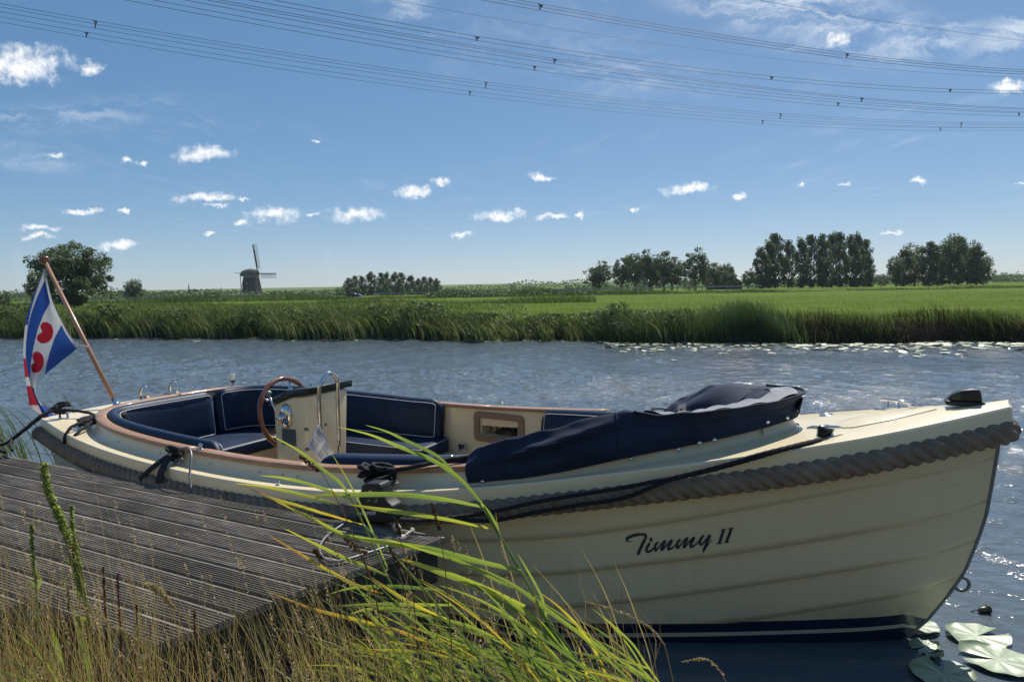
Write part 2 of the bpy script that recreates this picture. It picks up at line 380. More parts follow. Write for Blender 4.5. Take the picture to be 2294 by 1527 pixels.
def wood_material():
    m = bpy.data.materials.new('weathered_decking'); m.use_nodes = True; nt = m.node_tree; N = nt.nodes; L = nt.links; p = N['Principled BSDF']
    tc = N.new('ShaderNodeTexCoord'); oi = N.new('ShaderNodeObjectInfo')
    ad = N.new('ShaderNodeVectorMath'); ad.operation = 'ADD'; L.new(tc.outputs['Object'], ad.inputs[0])
    ml = N.new('ShaderNodeVectorMath'); ml.operation = 'SCALE'; ml.inputs[0].default_value = (13, 5, 9); L.new(oi.outputs['Random'], ml.inputs['Scale']); L.new(ml.outputs[0], ad.inputs[1])
    mp = N.new('ShaderNodeMapping'); mp.inputs['Scale'].default_value = (.9, 14, 14); L.new(ad.outputs[0], mp.inputs[0])
    n1 = N.new('ShaderNodeTexNoise'); n1.inputs['Scale'].default_value = 6; n1.inputs['Detail'].default_value = 8; n1.inputs['Roughness'].default_value = .7; L.new(mp.outputs[0], n1.inputs[0])
    r = N.new('ShaderNodeValToRGB'); e = r.color_ramp.elements; e[0].position = .30; e[0].color = (.060, .050, .040, 1); e[1].position = .72; e[1].color = (.46, .41, .345, 1)
    e.new(.5).color = (.22, .188, .155, 1); L.new(n1.outputs['Fac'], r.inputs[0])
    n2 = N.new('ShaderNodeTexNoise'); n2.inputs['Scale'].default_value = 2.3; n2.inputs['Detail'].default_value = 6; L.new(ad.outputs[0], n2.inputs[0])
    st = N.new('ShaderNodeMapRange'); st.inputs[1].default_value = .45; st.inputs[2].default_value = .66; st.inputs[4].default_value = .75; L.new(n2.outputs['Fac'], st.inputs[0])
    mx = N.new('ShaderNodeMix'); mx.data_type = 'RGBA'; L.new(st.outputs[0], mx.inputs[0]); L.new(r.outputs[0], mx.inputs[6]); mx.inputs[7].default_value = (.095, .082, .062, 1)
    # pale lichen flecks
    n3 = N.new('ShaderNodeTexNoise'); n3.inputs['Scale'].default_value = 38; n3.inputs['Detail'].default_value = 3; L.new(ad.outputs[0], n3.inputs[0])
    lf = N.new('ShaderNodeMapRange'); lf.inputs[1].default_value = .70; lf.inputs[2].default_value = .76; lf.inputs[4].default_value = .7; L.new(n3.outputs['Fac'], lf.inputs[0])
    mx2 = N.new('ShaderNodeMix'); mx2.data_type = 'RGBA'; L.new(lf.outputs[0], mx2.inputs[0]); L.new(mx.outputs[2], mx2.inputs[6]); mx2.inputs[7].default_value = (.42, .42, .38, 1)
    L.new(mx2.outputs[2], p.inputs['Base Color']); p.inputs['Roughness'].default_value = .72
    b = N.new('ShaderNodeBump'); b.inputs['Strength'].default_value = .5; b.inputs['Distance'].default_value = .004; L.new(n1.outputs['Fac'], b.inputs['Height']); L.new(b.outputs[0], p.inputs['Normal'])
    return m
DECKW = wood_material()

def water_material():
    m = bpy.data.materials.new('river_water'); m.use_nodes = True; nt = m.node_tree; N = nt.nodes; L = nt.links; p = N['Principled BSDF']
    p.inputs['Base Color'].default_value = (.094, .118, .136, 1); p.inputs['Roughness'].default_value = .065; p.inputs['IOR'].default_value = 1.40
    tc = N.new('ShaderNodeTexCoord'); mp = N.new('ShaderNodeMapping'); mp.inputs['Scale'].default_value = (.85, 1.2, 1); mp.inputs['Rotation'].default_value = (0, 0, R_(14)); L.new(tc.outputs['Object'], mp.inputs[0])
    n1 = N.new('ShaderNodeTexNoise'); n1.inputs['Scale'].default_value = 4.2; n1.inputs['Detail'].default_value = 5; n1.inputs['Roughness'].default_value = .6; n1.inputs['Distortion'].default_value = .6; L.new(mp.outputs[0], n1.inputs[0])
    n2 = N.new('ShaderNodeTexNoise'); n2.inputs['Scale'].default_value = 17; n2.inputs['Detail'].default_value = 2; L.new(mp.outputs[0], n2.inputs[0])
    a = N.new('ShaderNodeAttribute'); a.attribute_name = 'chop'
    s1 = N.new('ShaderNodeMath'); s1.operation = 'MULTIPLY_ADD'; s1.inputs[1].default_value = .28; L.new(n2.outputs['Fac'], s1.inputs[0]); L.new(n1.outputs['Fac'], s1.inputs[2])
    pk = N.new('ShaderNodeMath'); pk.operation = 'POWER'; pk.inputs[1].default_value = 3.2; L.new(s1.outputs[0], pk.inputs[0])
    s2 = N.new('ShaderNodeMath'); s2.operation = 'MULTIPLY'; L.new(pk.outputs[0], s2.inputs[0]); L.new(a.outputs['Fac'], s2.inputs[1])
    b = N.new('ShaderNodeBump'); b.inputs['Strength'].default_value = 1.0; b.inputs['Distance'].default_value = .06; L.new(s2.outputs[0], b.inputs['Height']); L.new(b.outputs[0], p.inputs['Normal'])
    return m
WATER = water_material()

def leafmat(name, ramp, rough=.55, trans=.3): return pm(name, (.05, .09, .03), rough, ramp=ramp, trans=trans, spec=.35)
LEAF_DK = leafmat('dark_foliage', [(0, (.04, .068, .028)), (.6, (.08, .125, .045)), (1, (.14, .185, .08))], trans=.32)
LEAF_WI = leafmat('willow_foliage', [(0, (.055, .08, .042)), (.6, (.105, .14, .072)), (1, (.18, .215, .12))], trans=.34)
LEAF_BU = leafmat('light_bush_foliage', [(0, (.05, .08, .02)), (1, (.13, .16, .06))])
REEDM = leafmat('reed_blades', [(0, (.036, .056, .022)), (.4, (.088, .122, .042)), (.75, (.155, .185, .075)), (1, (.34, .34, .19))], .42, .42)
TALLREED = leafmat('tall_reed_blades', [(0, (.035, .07, .03)), (.6, (.075, .125, .055)), (1, (.15, .20, .10))], .45, .4)
DRYBANK = leafmat('dry_bank_grass', [(0, (.022, .016, .010)), (.6, (.065, .048, .026)), (1, (.20, .15, .08))], .7, .1)
FRONTLEAF = pm('front_reed_leaf', (.2, .3, .1), .24, ramp=[(0, (.10, .15, .09)), (.3, (.20, .28, .12)), (.55, (.36, .42, .13)), (.72, (.46, .45, .12)), (.86, (.62, .48, .10)), (1, (.52, .28, .11))], trans=.45, spec=.9, ttint=(1.5, 1.55, .55))
DRYGRASS = leafmat('dry_grass', [(0, (.09, .045, .028)), (.35, (.28, .19, .10)), (.8, (.56, .43, .26)), (1, (.22, .29, .07))], .5, .4)
SEED = leafmat('seed_head', [(0, (.26, .18, .10)), (1, (.60, .48, .32))], .7, .35)
SEEDDK = leafmat('dark_seed_head', [(0, (.035, .018, .010)), (1, (.17, .085, .035))], .7, .15)
RUST = leafmat('rusty_spike', [(0, (.07, .022, .018)), (1, (.22, .09, .06))], .7, .25)
SORREL = leafmat('sorrel_green', [(0, (.16, .22, .06)), (1, (.46, .50, .20))], .5, .5)
BARK = pm('bark', (.06, .048, .036), .9, var=.4, vscale=9)

# ================================================================== SETTING
SH = np.array([(-200, 62), (-60, 36), (-18, 24.9), (-11, 23.3), (-3.3, 21.0), (1.85, 19.2), (6.6, 17.5), (11.9, 16.6), (20, 15.2), (60, 9), (200, -10)])
def shore(x): return np.interp(x, SH[:, 0], SH[:, 1])+.25*np.sin(np.asarray(x)*1.3)+.15*np.sin(np.asarray(x)*3.1+1)
def field_z(d, x=None):
    return np.interp(d, [-1, 0, .12, .35, .8, 1.6, 4, 12, 30, 60, 90, 94, 97, 104, 108, 200, 9000],
                     [-.5, -.12, .12, .38, .56, .64, .62, .5, .12, -.25, -.32, -.22, -.12, -.12, -.35, -.4, -.4])
def terrain():
    d = np.r_[-1, 0, .12, .25, .45, .8, 1.2, 1.8, 3, 5, 8, 12, 18, 25, 35, 48, 60, 75, 88, 92, 95, 98, 101, 104, 107, 112, 125, 160, 220, 320, 500, 900, 1800, 4000, 9000]
    s = np.linspace(-3, 3, 161)
    V = []
    for dd in d:
        x = s*(22+dd); y = shore(x*(1 if dd < 100 else 22/(22+dd)*5))
        if dd > 60: y = y*max(0, 1-(dd-60)/60)+20*min(1, (dd-60)/60)
        z = field_z(np.full_like(x, dd))
        if dd > 110: z = np.where((s > .40) & (dd < 215), -.4, np.interp(dd, [110, 118, 126, 9000], [-.4, -.6, -3.4, -3.4]))
        z = z+.03*np.sin(x*.7+dd)*(1 if dd > 1 else .2)*min(1, 20/(dd+5))
        V.append(np.c_[x, y+dd, z])
    V = np.concatenate(V); n = len(s); i = np.arange(len(d)-1)[:, None]*n; k = np.arange(n-1)[None]
    F = np.stack([i+k, i+k+1, i+n+k+1, i+n+k], -1).reshape(-1, 4)
    m = bpy.data.materials.new('meadow'); m.use_nodes = True; nt = m.node_tree; N = nt.nodes; L = nt.links; p = N['Principled BSDF']; p.inputs['Roughness'].default_value = .9; p.inputs['Specular IOR Level'].default_value = .03
    tc = N.new('ShaderNodeTexCoord')
    def noi(sc, de, st=None):
        q = N.new('ShaderNodeTexNoise'); q.inputs['Scale'].default_value = sc; q.inputs['Detail'].default_value = de; q.inputs['Roughness'].default_value = .65
        if st:
            mp = N.new('ShaderNodeMapping'); mp.inputs['Scale'].default_value = st; L.new(tc.outputs['Object'], mp.inputs[0]); L.new(mp.outputs[0], q.inputs[0])
        else: L.new(tc.outputs['Object'], q.inputs[0])
        return q.outputs['Fac']
    r = N.new('ShaderNodeValToRGB'); e = r.color_ramp.elements; e[0].position = .33; e[0].color = (.075, .125, .018, 1); e[1].position = .68; e[1].color = (.145, .205, .036, 1); L.new(noi(.6, 8), r.inputs[0])
    r2 = N.new('ShaderNodeValToRGB'); e = r2.color_ramp.elements; e[0].position = .35; e[0].color = (.72, .78, .72, 1); e[1].position = .66; e[1].color = (1.15, 1.1, 1.0, 1); L.new(noi(.10, 4, (.35, 1.3, 1)), r2.inputs[0])
    mx = N.new('ShaderNodeMix'); mx.data_type = 'RGBA'; mx.blend_type = 'MULTIPLY'; mx.inputs[0].default_value = 1; L.new(r.outputs[0], mx.inputs[6]); L.new(r2.outputs[0], mx.inputs[7])
    sp = N.new('ShaderNodeMapRange'); sp.inputs[1].default_value = .70; sp.inputs[2].default_value = .75; L.new(noi(4.5, 2), sp.inputs[0])
    mx3 = N.new('ShaderNodeMix'); mx3.data_type = 'RGBA'; L.new(sp.outputs[0], mx3.inputs[0]); L.new(mx.outputs[2], mx3.inputs[6]); mx3.inputs[7].default_value = (.20, .26, .08, 1)
    # bare dark earth on the steep river edge (low ground in front of the meadow)
    g = N.new('ShaderNodeNewGeometry'); sx = N.new('ShaderNodeSeparateXYZ'); L.new(g.outputs['Normal'], sx.inputs[0])
    st = N.new('ShaderNodeMapRange'); st.inputs[1].default_value = .86; st.inputs[2].default_value = .96; st.inputs[3].default_value = 1; st.inputs[4].default_value = 0; L.new(sx.outputs[2], st.inputs[0])
    mx4 = N.new('ShaderNodeMix'); mx4.data_type = 'RGBA'; L.new(st.outputs[0], mx4.inputs[0]); L.new(mx3.outputs[2], mx4.inputs[6]); mx4.inputs[7].default_value = (.045, .032, .022, 1)
    L.new(mx4.outputs[2], p.inputs['Base Color'])
    b = N.new('ShaderNodeBump'); b.inputs['Strength'].default_value = .9; b.inputs['Distance'].default_value = .15; L.new(noi(5, 6), b.inputs['Height']); L.new(b.outputs[0], p.inputs['Normal'])
    tag(ob('ground', V, F, m), 'green meadow on the far side of the river', kind='structure')
terrain()

def river():
    s = np.linspace(-1.2, 1.2, 900); nr = 700
    Y1 = np.full_like(s, 20.)
    for _ in range(60): Y1 = .5*Y1+.5*np.clip(shore(s*Y1)+.25, 3, 70)
    t = np.linspace(0, 1, nr)[:, None]; Y0 = .5
    Y = Y0*(Y1[None]/Y0)**t; X = s[None]*Y
    rg = np.random.default_rng(3); Z = np.zeros_like(X)
    wind = R_(204)
    for k in range(44):
        lam = .13*(1.7/.13)**rg.random(); th = wind+rg.normal(0, .55); kk = 2*math.pi/lam
        a = .0042*lam**.8*rg.uniform(.6, 1.3)
        ph = kk*(X*math.cos(th)+Y*math.sin(th))+rg.uniform(0, 6.28)+.6*np.sin(X*.31+k)+.5*np.sin(Y*.43+2*k)
        damp = np.clip(lam/(Y*.008)-.8, 0, 1)
        Z += a*damp*(np.sin(ph)+.25*np.sin(2*ph+.6))
    act = np.clip(.55+.9*np.sin(X*.75+Y*1.9)*np.sin(Y*.83-X*.4+1)+.5*np.sin(X*2.1-Y*.7), 0, 1.5)*np.clip((Y-3.5)/3, 0, 1)   # ruffled patches
    for k in range(30):
        lam = .085*(.26/.085)**rg.random(); th = wind+rg.normal(0, .8); kk = 2*math.pi/lam
        Z += .0050*lam*rg.uniform(.6, 1.3)*np.clip(lam/(Y*.0085)-.8, 0, 1)*act*np.sin(kk*(X*math.cos(th)+Y*math.sin(th))+rg.uniform(0, 6.28)+.8*np.sin(X*.9+k))
    gust = .75+.35*np.sin(X*.22+Y*.5)*np.sin(Y*.31+1)+.18*np.sin(X*.9+Y*1.7)
    lee = np.clip((Y-2.6)/3.2, .16, 1)                    # quiet water close to the bank and behind the hull
    sx = 1/(1+np.exp(-(X-1.4)*2.2)); lee = lee*(1-sx)+sx*np.clip((Y-1.9)/3.0, .22, 1)
    Z *= gust*lee*.9
    V = np.stack([X, Y, Z], -1).reshape(-1, 3); n = len(s); i = np.arange(nr-1)[:, None]*n; k = np.arange(n-1)[None]
    F = np.stack([i+k, i+k+1, i+n+k+1, i+n+k], -1).reshape(-1, 4)
    chop = np.clip(lee, .08, 1)*gust*np.interp(Y, [0, 4, 9, 30], [.45, .65, .95, 1.0])
    tag(ob('water', V, F, WATER, attrs={'chop': chop.ravel()}), 'rippled blue river water', kind='structure')
river()

def near_bank():
    edge = cr([(-9, 5.2), (-4, 3.2), (-1.6, 2.0), (-.7, 1.95), (.1, 2.25), (.7, 2.1), (1.2, 1.5), (1.9, .7), (3, -1)], 10)
    V = []; prof = [(0.25, -.5), (.12, -.2), (0, -.02), (-.15, .12), (-.4, .24), (-1, .36), (-2.6, .42), (-4, .8), (-7, 2.6), (-9, 3.2), (-12, 3.3), (-16, 1.2), (-30, .3)]
    T = np.gradient(edge, axis=0); T /= np.linalg.norm(T, axis=1)[:, None]; Nn = np.c_[-T[:, 1], T[:, 0]]
    for (a, z) in prof: V.append(np.c_[edge+Nn*a, np.full(len(edge), z)+(.03*np.sin(edge[:, 0]*5+a*3) if a > -3 else 0)])
    n = len(edge); k = np.arange(n-1)[None]
    def sheet(name, rows, mat, label):
        W_ = np.concatenate(rows); i = np.arange(len(rows)-1)[:, None]*n
        tag(ob(name, W_, np.stack([i+n+k, i+n+k+1, i+k+1, i+k], -1).reshape(-1, 4), mat), label, kind='structure')
    sheet('bank_ground', V[:7], pm('bank_soil', (.030, .025, .016), .95, col2=(.055, .048, .026), vscale=7, bump=.6, bscale=30, spec=.1), 'dark soil of the near river bank')
    sheet('sky_block_slope', V[6:], pm('warm_bounce_turf', (.27, .21, .11), .95, col2=(.19, .175, .075), vscale=1.6, bump=.6, bscale=30, spec=.1), 'added unseen grassy slope behind the camera, blocks sky and bounces warm light')  # unseen slope added to cut sky light and bounce warm light onto the hull
near_bank()

# ------------------------------------------------------------------ blades (reeds, grass)
def blades(base, h, lean, w, segs=4, droop=.0, power=2.0, side=None, rnd=None, curl=None):
    """ribbons: base (N,3), height (N), lean (N,2) tip offset, width (N)"""
    N = len(base); t = np.linspace(0, 1, segs+1)
    h = np.broadcast_to(h, (N,)); w = np.broadcast_to(w, (N,)); droop = np.broadcast_to(droop, (N,))
    P = base[:, None, :].repeat(segs+1, 1).astype(float).copy()
    P[..., :2] += lean[:, None, :]*(t**power)[None, :, None]
    P[..., 2] += h[:, None]*(t[None]-droop[:, None]*t[None]**3)
    if curl is not None: P[..., :2] += curl[:, None, :]*np.sin(t*math.pi)[None, :, None]
    if side is None:
        a = rng.uniform(0, 2*math.pi, N); side = np.c_[np.cos(a), np.sin(a)]
    ww = w[:, None]*np.minimum(1, (1-t)**.7*1.15+.02)[None]*np.minimum(1, .55+t*2)[None]
    Sd = np.concatenate([side, np.zeros((N, 1))], 1)[:, None]*ww[..., None]/2
    V = np.stack([P-Sd, P+Sd], 2).reshape(N, -1, 3)
    k = 2*(segs+1); b = (np.arange(N)*k)[:, None]; j = np.arange(segs)[None]*2
    F = np.stack([b+j, b+j+1, b+j+3, b+j+2], -1).reshape(-1, 4)
    r = (rng.random(N) if rnd is None else rnd)
    return V.reshape(-1, 3), F, np.repeat(r, k)
def merge(parts):
    V = []; F = []; A = []; n = 0
    for v, f, a in parts: V.append(v); F.append(f+n); A.append(a); n += len(v)
    return np.concatenate(V), np.concatenate(F), np.concatenate(A)
def stuff(name, parts, mat, label, cat, kind='stuff'):
    V, F, A = merge(parts)
    return tag(ob(name, V, F, mat, attrs={'rnd': np.clip(A, 0, 1)}), label, cat, kind=kind)

def px_x_on_shore(x, d=0.):                         # world X where sight column x meets the shore + d
    X = 0
    for _ in range(25):
        r = ray(x, 760); X = r[0]/r[1]*(shore(X)+d)
    return float(X)
XL, XA, XB, XR = px_x_on_shore(-160), px_x_on_shore(1590), px_x_on_shore(1790), px_x_on_shore(2500)
BT = np.array([(-200, 690), (0, 690), (200, 692), (400, 686), (600, 682), (800, 674), (950, 670), (1000, 690), (1100, 708), (1250, 706), (1340, 692), (1375, 672), (1420, 684), (1500, 686), (1560, 682), (1600, 672), (1640, 664), (1690, 657), (1740, 660), (1765, 690), (1800, 704), (2600, 704)], float)
def belt_top(X, d):                                  # height above water of the ragged top line of the reed belt
    Y = shore(X)+d; x = PW/2+F_PX*X/Y; y = np.interp(x, BT[:, 0], BT[:, 1]); hz = 655.0-.018*x
    return EYE-(y-hz)*Y/F_PX
def far_reeds():
    parts = []; leafP = []; leafA = []
    nc = 620
    Xc = rng.uniform(XL, XA+.4, nc); dc = np.clip(rng.gamma(2.0, .36, nc)-.2, -.3, 2.4)
    for c in range(nc):
        kind = rng.choice(3, p=[.52, .28, .20]); n = int(rng.uniform(22, 46)); sp = rng.uniform(.10, .26)
        X = Xc[c]+rng.normal(0, sp, n); d = dc[c]+rng.normal(0, .12, n); z0 = np.maximum(field_z(d), -.04)
        H = max(.12, float(belt_top(np.array([Xc[c]]), dc[c])[0]-np.median(z0))*rng.uniform(.55, 1.06)); base = np.c_[X, shore(X)+d, z0-.02]
        ln = rng.normal(-.28, .16); hue = np.clip(rng.normal(.40, .17), .05, .85)
        if kind == 0:      # fine reed
            h = H*rng.uniform(.5, 1.08, n); parts.append(blades(base, h, np.c_[(ln+rng.normal(0, .15, n))*h, rng.normal(0, .12, n)], rng.uniform(.008, .018, n), 4, rng.uniform(.0, .25, n), side=np.c_[np.ones(n), rng.normal(0, .5, n)], rnd=np.clip(hue+rng.normal(0, .13, n), 0, 1)))
        elif kind == 1:    # broad bulrush leaves, bent
            n = n//2+4; h = H*rng.uniform(.65, 1.12, n); parts.append(blades(base[:n], h, np.c_[(ln-.18+rng.normal(0, .2, n))*h, rng.normal(0, .1, n)], rng.uniform(.016, .032, n), 6, rng.uniform(.1, .42, n), 2.2, side=np.c_[np.ones(n), rng.normal(0, .35, n)], rnd=np.clip(hue+.12+rng.normal(0, .16, n), 0, 1)))
        else:              # leafy weeds
            m = 130; q = rng.normal(size=(m, 3)); q *= (rng.random(m)**.4/np.linalg.norm(q, axis=1))[:, None]; hh = H*.92
            P = np.c_[Xc[c]+q[:, 0]*.30, shore(Xc[c])+dc[c]+q[:, 1]*.25, np.median(z0)+hh*.5+q[:, 2]*hh*.5]; leafP.append(P); leafA.append(np.clip(hue-.1+.2*q[:, 2]+rng.normal(0, .15, m), 0, 1))
    # broad pale bulrush clumps bending to the left at the water's edge
    for cx, n, wd in ((20, 60, .5), (480, 50, .45), (650, 120, .75), (720, 70, .5), (900, 30, .4), (1070, 130, .8), (1000, 40, .5), (1290, 16, .25), (330, 40, .6), (150, 40, .6), (1160, 50, .5), (800, 24, .6), (250, 40, .5)):
        c = px_x_on_shore(cx); X = c+rng.normal(0, wd*.55, n); dd = rng.uniform(-.35, .25, n)
        b = np.c_[X, shore(X)+dd, np.full(n, -.03)]; h2 = rng.uniform(.45, 1.02, n)*float(belt_top(np.array([c]), 0)[0])*1.02
        parts.append(blades(b, h2, np.c_[-rng.uniform(.15, .75, n)*h2, rng.normal(0, .1, n)], rng.uniform(.016, .032, n), 6, rng.uniform(.1, .42, n), 2.2, side=np.c_[np.ones(n), rng.normal(0, .3, n)], rnd=rng.uniform(.5, 1.0, n)))
    stuff('reeds', parts, REEDM, 'uneven belt of green reeds bent by wind along the far shore', 'reeds')
    # low leafy tangle that fills the belt
    n = 9000; X = rng.uniform(XL, XA+1, n); d = rng.uniform(-.05, 1.7, n); z0 = np.maximum(field_z(d), 0)
    z = z0+rng.random(n)**1.5*np.clip(belt_top(X, d)-z0, .05, 1)*.75
    P = np.concatenate(leafP+[np.c_[X, shore(X)+d, z]]); A = np.concatenate(leafA+[np.clip(.25+rng.normal(0, .2, n), 0, 1)])
    V, F, A = leaf_quads(P, rng.uniform(.018, .05, len(P)), A)
    tag(ob('undergrowth', V, F, LEAF_DK, attrs={'rnd': A}, smooth=False), 'leafy weeds tangled between the reeds on the far shore', 'undergrowth', kind='stuff')
def leaf_quads(P, s, rnd, aspect=.55):
    n = len(P); a = rng.normal(size=(n, 3)); a /= np.linalg.norm(a, axis=1)[:, None]
    b = np.cross(a, rng.normal(size=(n, 3))); b /= np.linalg.norm(b, axis=1)[:, None]
    s = np.broadcast_to(s, (n,))[:, None]
    V = np.stack([P-a*s, P-b*s*aspect, P+a*s, P+b*s*aspect], 1).reshape(-1, 3)
    F = np.arange(4*n).reshape(-1, 4)
    return V, F, np.repeat(np.clip(rnd, 0, 1), 4)
far_reeds()
def tall_reed_stand():
    n = 2600; c0 = px_x_on_shore(1685); X = np.concatenate([rng.normal(c0, .42, n*6//10), rng.uniform(px_x_on_shore(1340), XB+.1, n-n*6//10)])
    d = rng.uniform(-.35, .8, n); z0 = np.maximum(field_z(d), -.03); b = np.c_[X, shore(X)+d, z0]
    h = np.clip(belt_top(X, d)-z0, .12, 2)*rng.uniform(.45, 1.06, n)
    parts = [blades(b, h, np.c_[-rng.gamma(2, .15, n)*h, rng.normal(0, .1, n)], rng.uniform(.006, .014, n), 5, rng.uniform(.0, .25, n), 1.8, side=np.c_[np.ones(n), rng.normal(0, .4, n)], rnd=np.clip(rng.normal(.5, .22, n), 0, 1))]
    m = 4200; k = rng.integers(0, n, m); t = rng.uniform(.25, .92, m)
    bb_ = b[k].copy(); bb_[:, 2] += h[k]*t*.95; bb_[:, 0] -= .22*h[k]*t*t
    parts.append(blades(bb_, rng.uniform(.02, .16, m), np.c_[-rng.uniform(.10, .36, m), rng.normal(0, .12, m)], rng.uniform(.006, .013, m), 3, .3, 1.2, side=np.c_[np.full(m, .3), np.ones(m)], rnd=np.clip(rng.normal(.6, .25, m), 0, 1)))
    stuff('tall_reeds', parts, TALLREED, 'tall stand of feathery reeds leaning over the water before the meadow', 'reeds')
tall_reed_stand()
def dry_bank():
    x0 = px_x_on_shore(1770); n = 9000; X = rng.uniform(x0, XR+4, n); d = rng.uniform(-.02, 1.0, n)
    b = np.c_[X, shore(X)+d, field_z(d)+rng.uniform(-.04, .04, n)]
    h = rng.uniform(.06, .30, n)*(1+.5*np.sin(X*1.9)); down = rng.random(n) < .45
    h = np.where(down, -h*.9, h)
    ln = np.c_[-rng.gamma(2, .06, n), -rng.uniform(.0, .2, n)]
    rn = np.clip(rng.normal(.40, .24, n)+.12*np.sin(X*1.1), 0, 1)
    parts = [blades(b, h, ln, rng.uniform(.006, .016, n), 3, .1, 1.5, rnd=rn)]
    stuff('dry_bank_grass', parts, DRYBANK, 'brown dry grass and roots hanging over the eroded river edge', 'grass')
    n = 2600; X = rng.uniform(x0-1, XR+4, n); d = rng.uniform(.0, 1.5, n)
    b = np.c_[X, shore(X)+d, field_z(d)]; h = rng.uniform(.04, .15, n)*(1+.5*np.sin(X*2.3+1))
    n2 = 900; cx = [px_x_on_shore(q) for q in (1960, 2190, 2270, 1900, 2240)]
    c = rng.choice(cx, n2); X2 = c+rng.normal(0, .28, n2); d2 = rng.uniform(-.05, .6, n2)
    b2 = np.c_[X2, shore(X2)+d2, field_z(d2)]
    stuff('bank_weeds', [blades(b, h, np.c_[-rng.gamma(2, .04, n), rng.normal(0, .05, n)], rng.uniform(.006, .013, n), 3, .1, rnd=np.clip(rng.normal(.5, .25, n), 0, 1)),
                         blades(b2, rng.uniform(.15, .5, n2), np.c_[-rng.gamma(2, .09, n2), rng.normal(0, .05, n2)], rng.uniform(.012, .022, n2), 4, .2, rnd=np.clip(rng.normal(.3, .2, n2), 0, 1))],
          REEDM, 'short green weeds along the brink of the meadow', 'weeds')
dry_bank()
def meadow_grass():
    n = 30000; s = rng.uniform(-.9, .85, n); d = 1.0+rng.random(n)**2.2*60
    X = s*(20+d); b = np.c_[X, shore(X)+d, field_z(d)]
    h = rng.uniform(.04, .12, n)*(1+d*.018)
    stuff('meadow_grass', [blades(b, h, np.c_[-rng.gamma(2, .03, n), rng.normal(0, .04, n)], rng.uniform(.006, .012, n)*(1+d*.03), 2, .1, rnd=np.clip(rng.normal(.55, .2, n), 0, 1))],
          pm('meadow_blades', (.1, .2, .03), .8, ramp=[(0, (.055, .12, .015)), (.75, (.11, .20, .025)), (1, (.24, .30, .10))], trans=.35, spec=.05), 'short bright green grass of the meadow across the river', 'grass')
    n = 17000; s = rng.uniform(-1.0, .02, n); d = 1.2+rng.random(n)**1.5*40; X = s*(22+d); b = np.c_[X, shore(X)+d, field_z(d)]
    h = rng.uniform(.10, .42, n)*(1+.4*np.sin(X*.8)*np.sin(d*.5))*np.clip((-X)/6, .3, 1)
    stuff('rough_grass', [blades(b, h, np.c_[-rng.gamma(2, .12, n)*h, rng.normal(0, .06, n)], rng.uniform(.012, .03, n)*(1+d*.02), 3, .15, side=np.c_[np.ones(n), rng.normal(0, .4, n)], rnd=np.clip(rng.normal(.5, .22, n)+.15*np.sin(X*.7), 0, 1))],
          REEDM, 'tall rough grass on the slope behind the reeds', 'grass')
    # rough verge in front of the road
    n = 26000; s = rng.uniform(-1.0, .9, n); Y = rng.uniform(98, 114, n); X = s*Y
    top = .55+.28*np.sin(X*.11)+.2*np.sin(X*.37+1)+.15*np.sin(X*.9)
    lefty = np.clip((-X-2)/30, 0, 1)
    h = np.clip(top*(.75+.6*lefty), .15, 1.6)*rng.uniform(.3, 1.1, n)*np.where(X > 45, .55, 1)
    b = np.c_[X, Y, np.full(n, -.34)]
    stuff('verge_scrub', [blades(b, h, np.c_[-rng.gamma(2, .1, n)*h, rng.normal(0, .1, n)], rng.uniform(.06, .16, n), 2, .1, side=np.c_[np.ones(n), rng.normal(0, .4, n)], rnd=np.clip(rng.normal(.3, .2, n)+.15*np.sin(X*.3), 0, 1))],
          REEDM, 'rough weedy verge below the road beyond the meadow', 'scrub')
    # strip of overgrown dark hedge on the left middle distance
    n = 9000; s = rng.uniform(-1.0, .12, n); Y = rng.uniform(52, 60, n); X = s*Y
    h = rng.uniform(.2, .75, n)*(1+.4*np.sin(X*.4)); b = np.c_[X, Y, field_z(np.full(n, 36.))-.15]
    stuff('ditch_scrub', [blades(b, h, np.c_[-rng.gamma(2, .1, n)*h, rng.normal(0, .1, n)], rng.uniform(.04, .09, n), 2, .1, side=np.c_[np.ones(n), rng.normal(0, .4, n)], rnd=np.clip(rng.normal(.38, .2, n), 0, 1))],
          REEDM, 'overgrown ditch edge behind the reed belt', 'scrub')
meadow_grass()

# ------------------------------------------------------------------ road with guard rail
def road():
    P = np.array([(x, 117.0, -1.1) for x in np.linspace(-170, 62, 30)])
    tag(ob('road', *sweep(P, [(4, -.3), (3.2, 0), (-3.2, 0), (-4, -.3)]), pm('asphalt', (.06, .06, .062), .8, var=.2, vscale=3)), 'narrow asphalt road beyond the meadow', kind='structure')
    for lab, x0, x1, z in (('grey guard rail on the road between the big willow and the windmill', -73, -40, .20), ('grey guard rail in front of the row of slim trees', -22, -13.5, .22), ('long grey guard rail in front of the farm trees', 6, 40, .30)):
        g = empty('guard_rail', ((x0+x1)/2, 113, 0)); tag(g, lab, 'guard rail', 'guard rails along the road')
        c = (x0+x1)/2
        Pp = np.array([(x0-c, 0, z+.16), ((x0+x1)/2-c, 0, z+.16), (x1-c, 0, z+.20)])
        ob('rail', *sweep(Pp, [(.02, -.09), (.05, -.05), (.01, -.02), (.01, .02), (.05, .05), (.02, .09), (-.02, .09), (-.02, -.09)], True), pm('galvanised', (.34, .34, .33), .8), g, smooth=False)
        pmesh = None
        for x in np.arange(x0+.5, x1, 4):
            if pmesh is None: pmesh = me('post', *box(-.06, .06, .05, .17, -.5, z+.1), STEELD, False)
            o = link_mesh('post', pmesh, g); o.location = (x-c, 0, 0)
road()

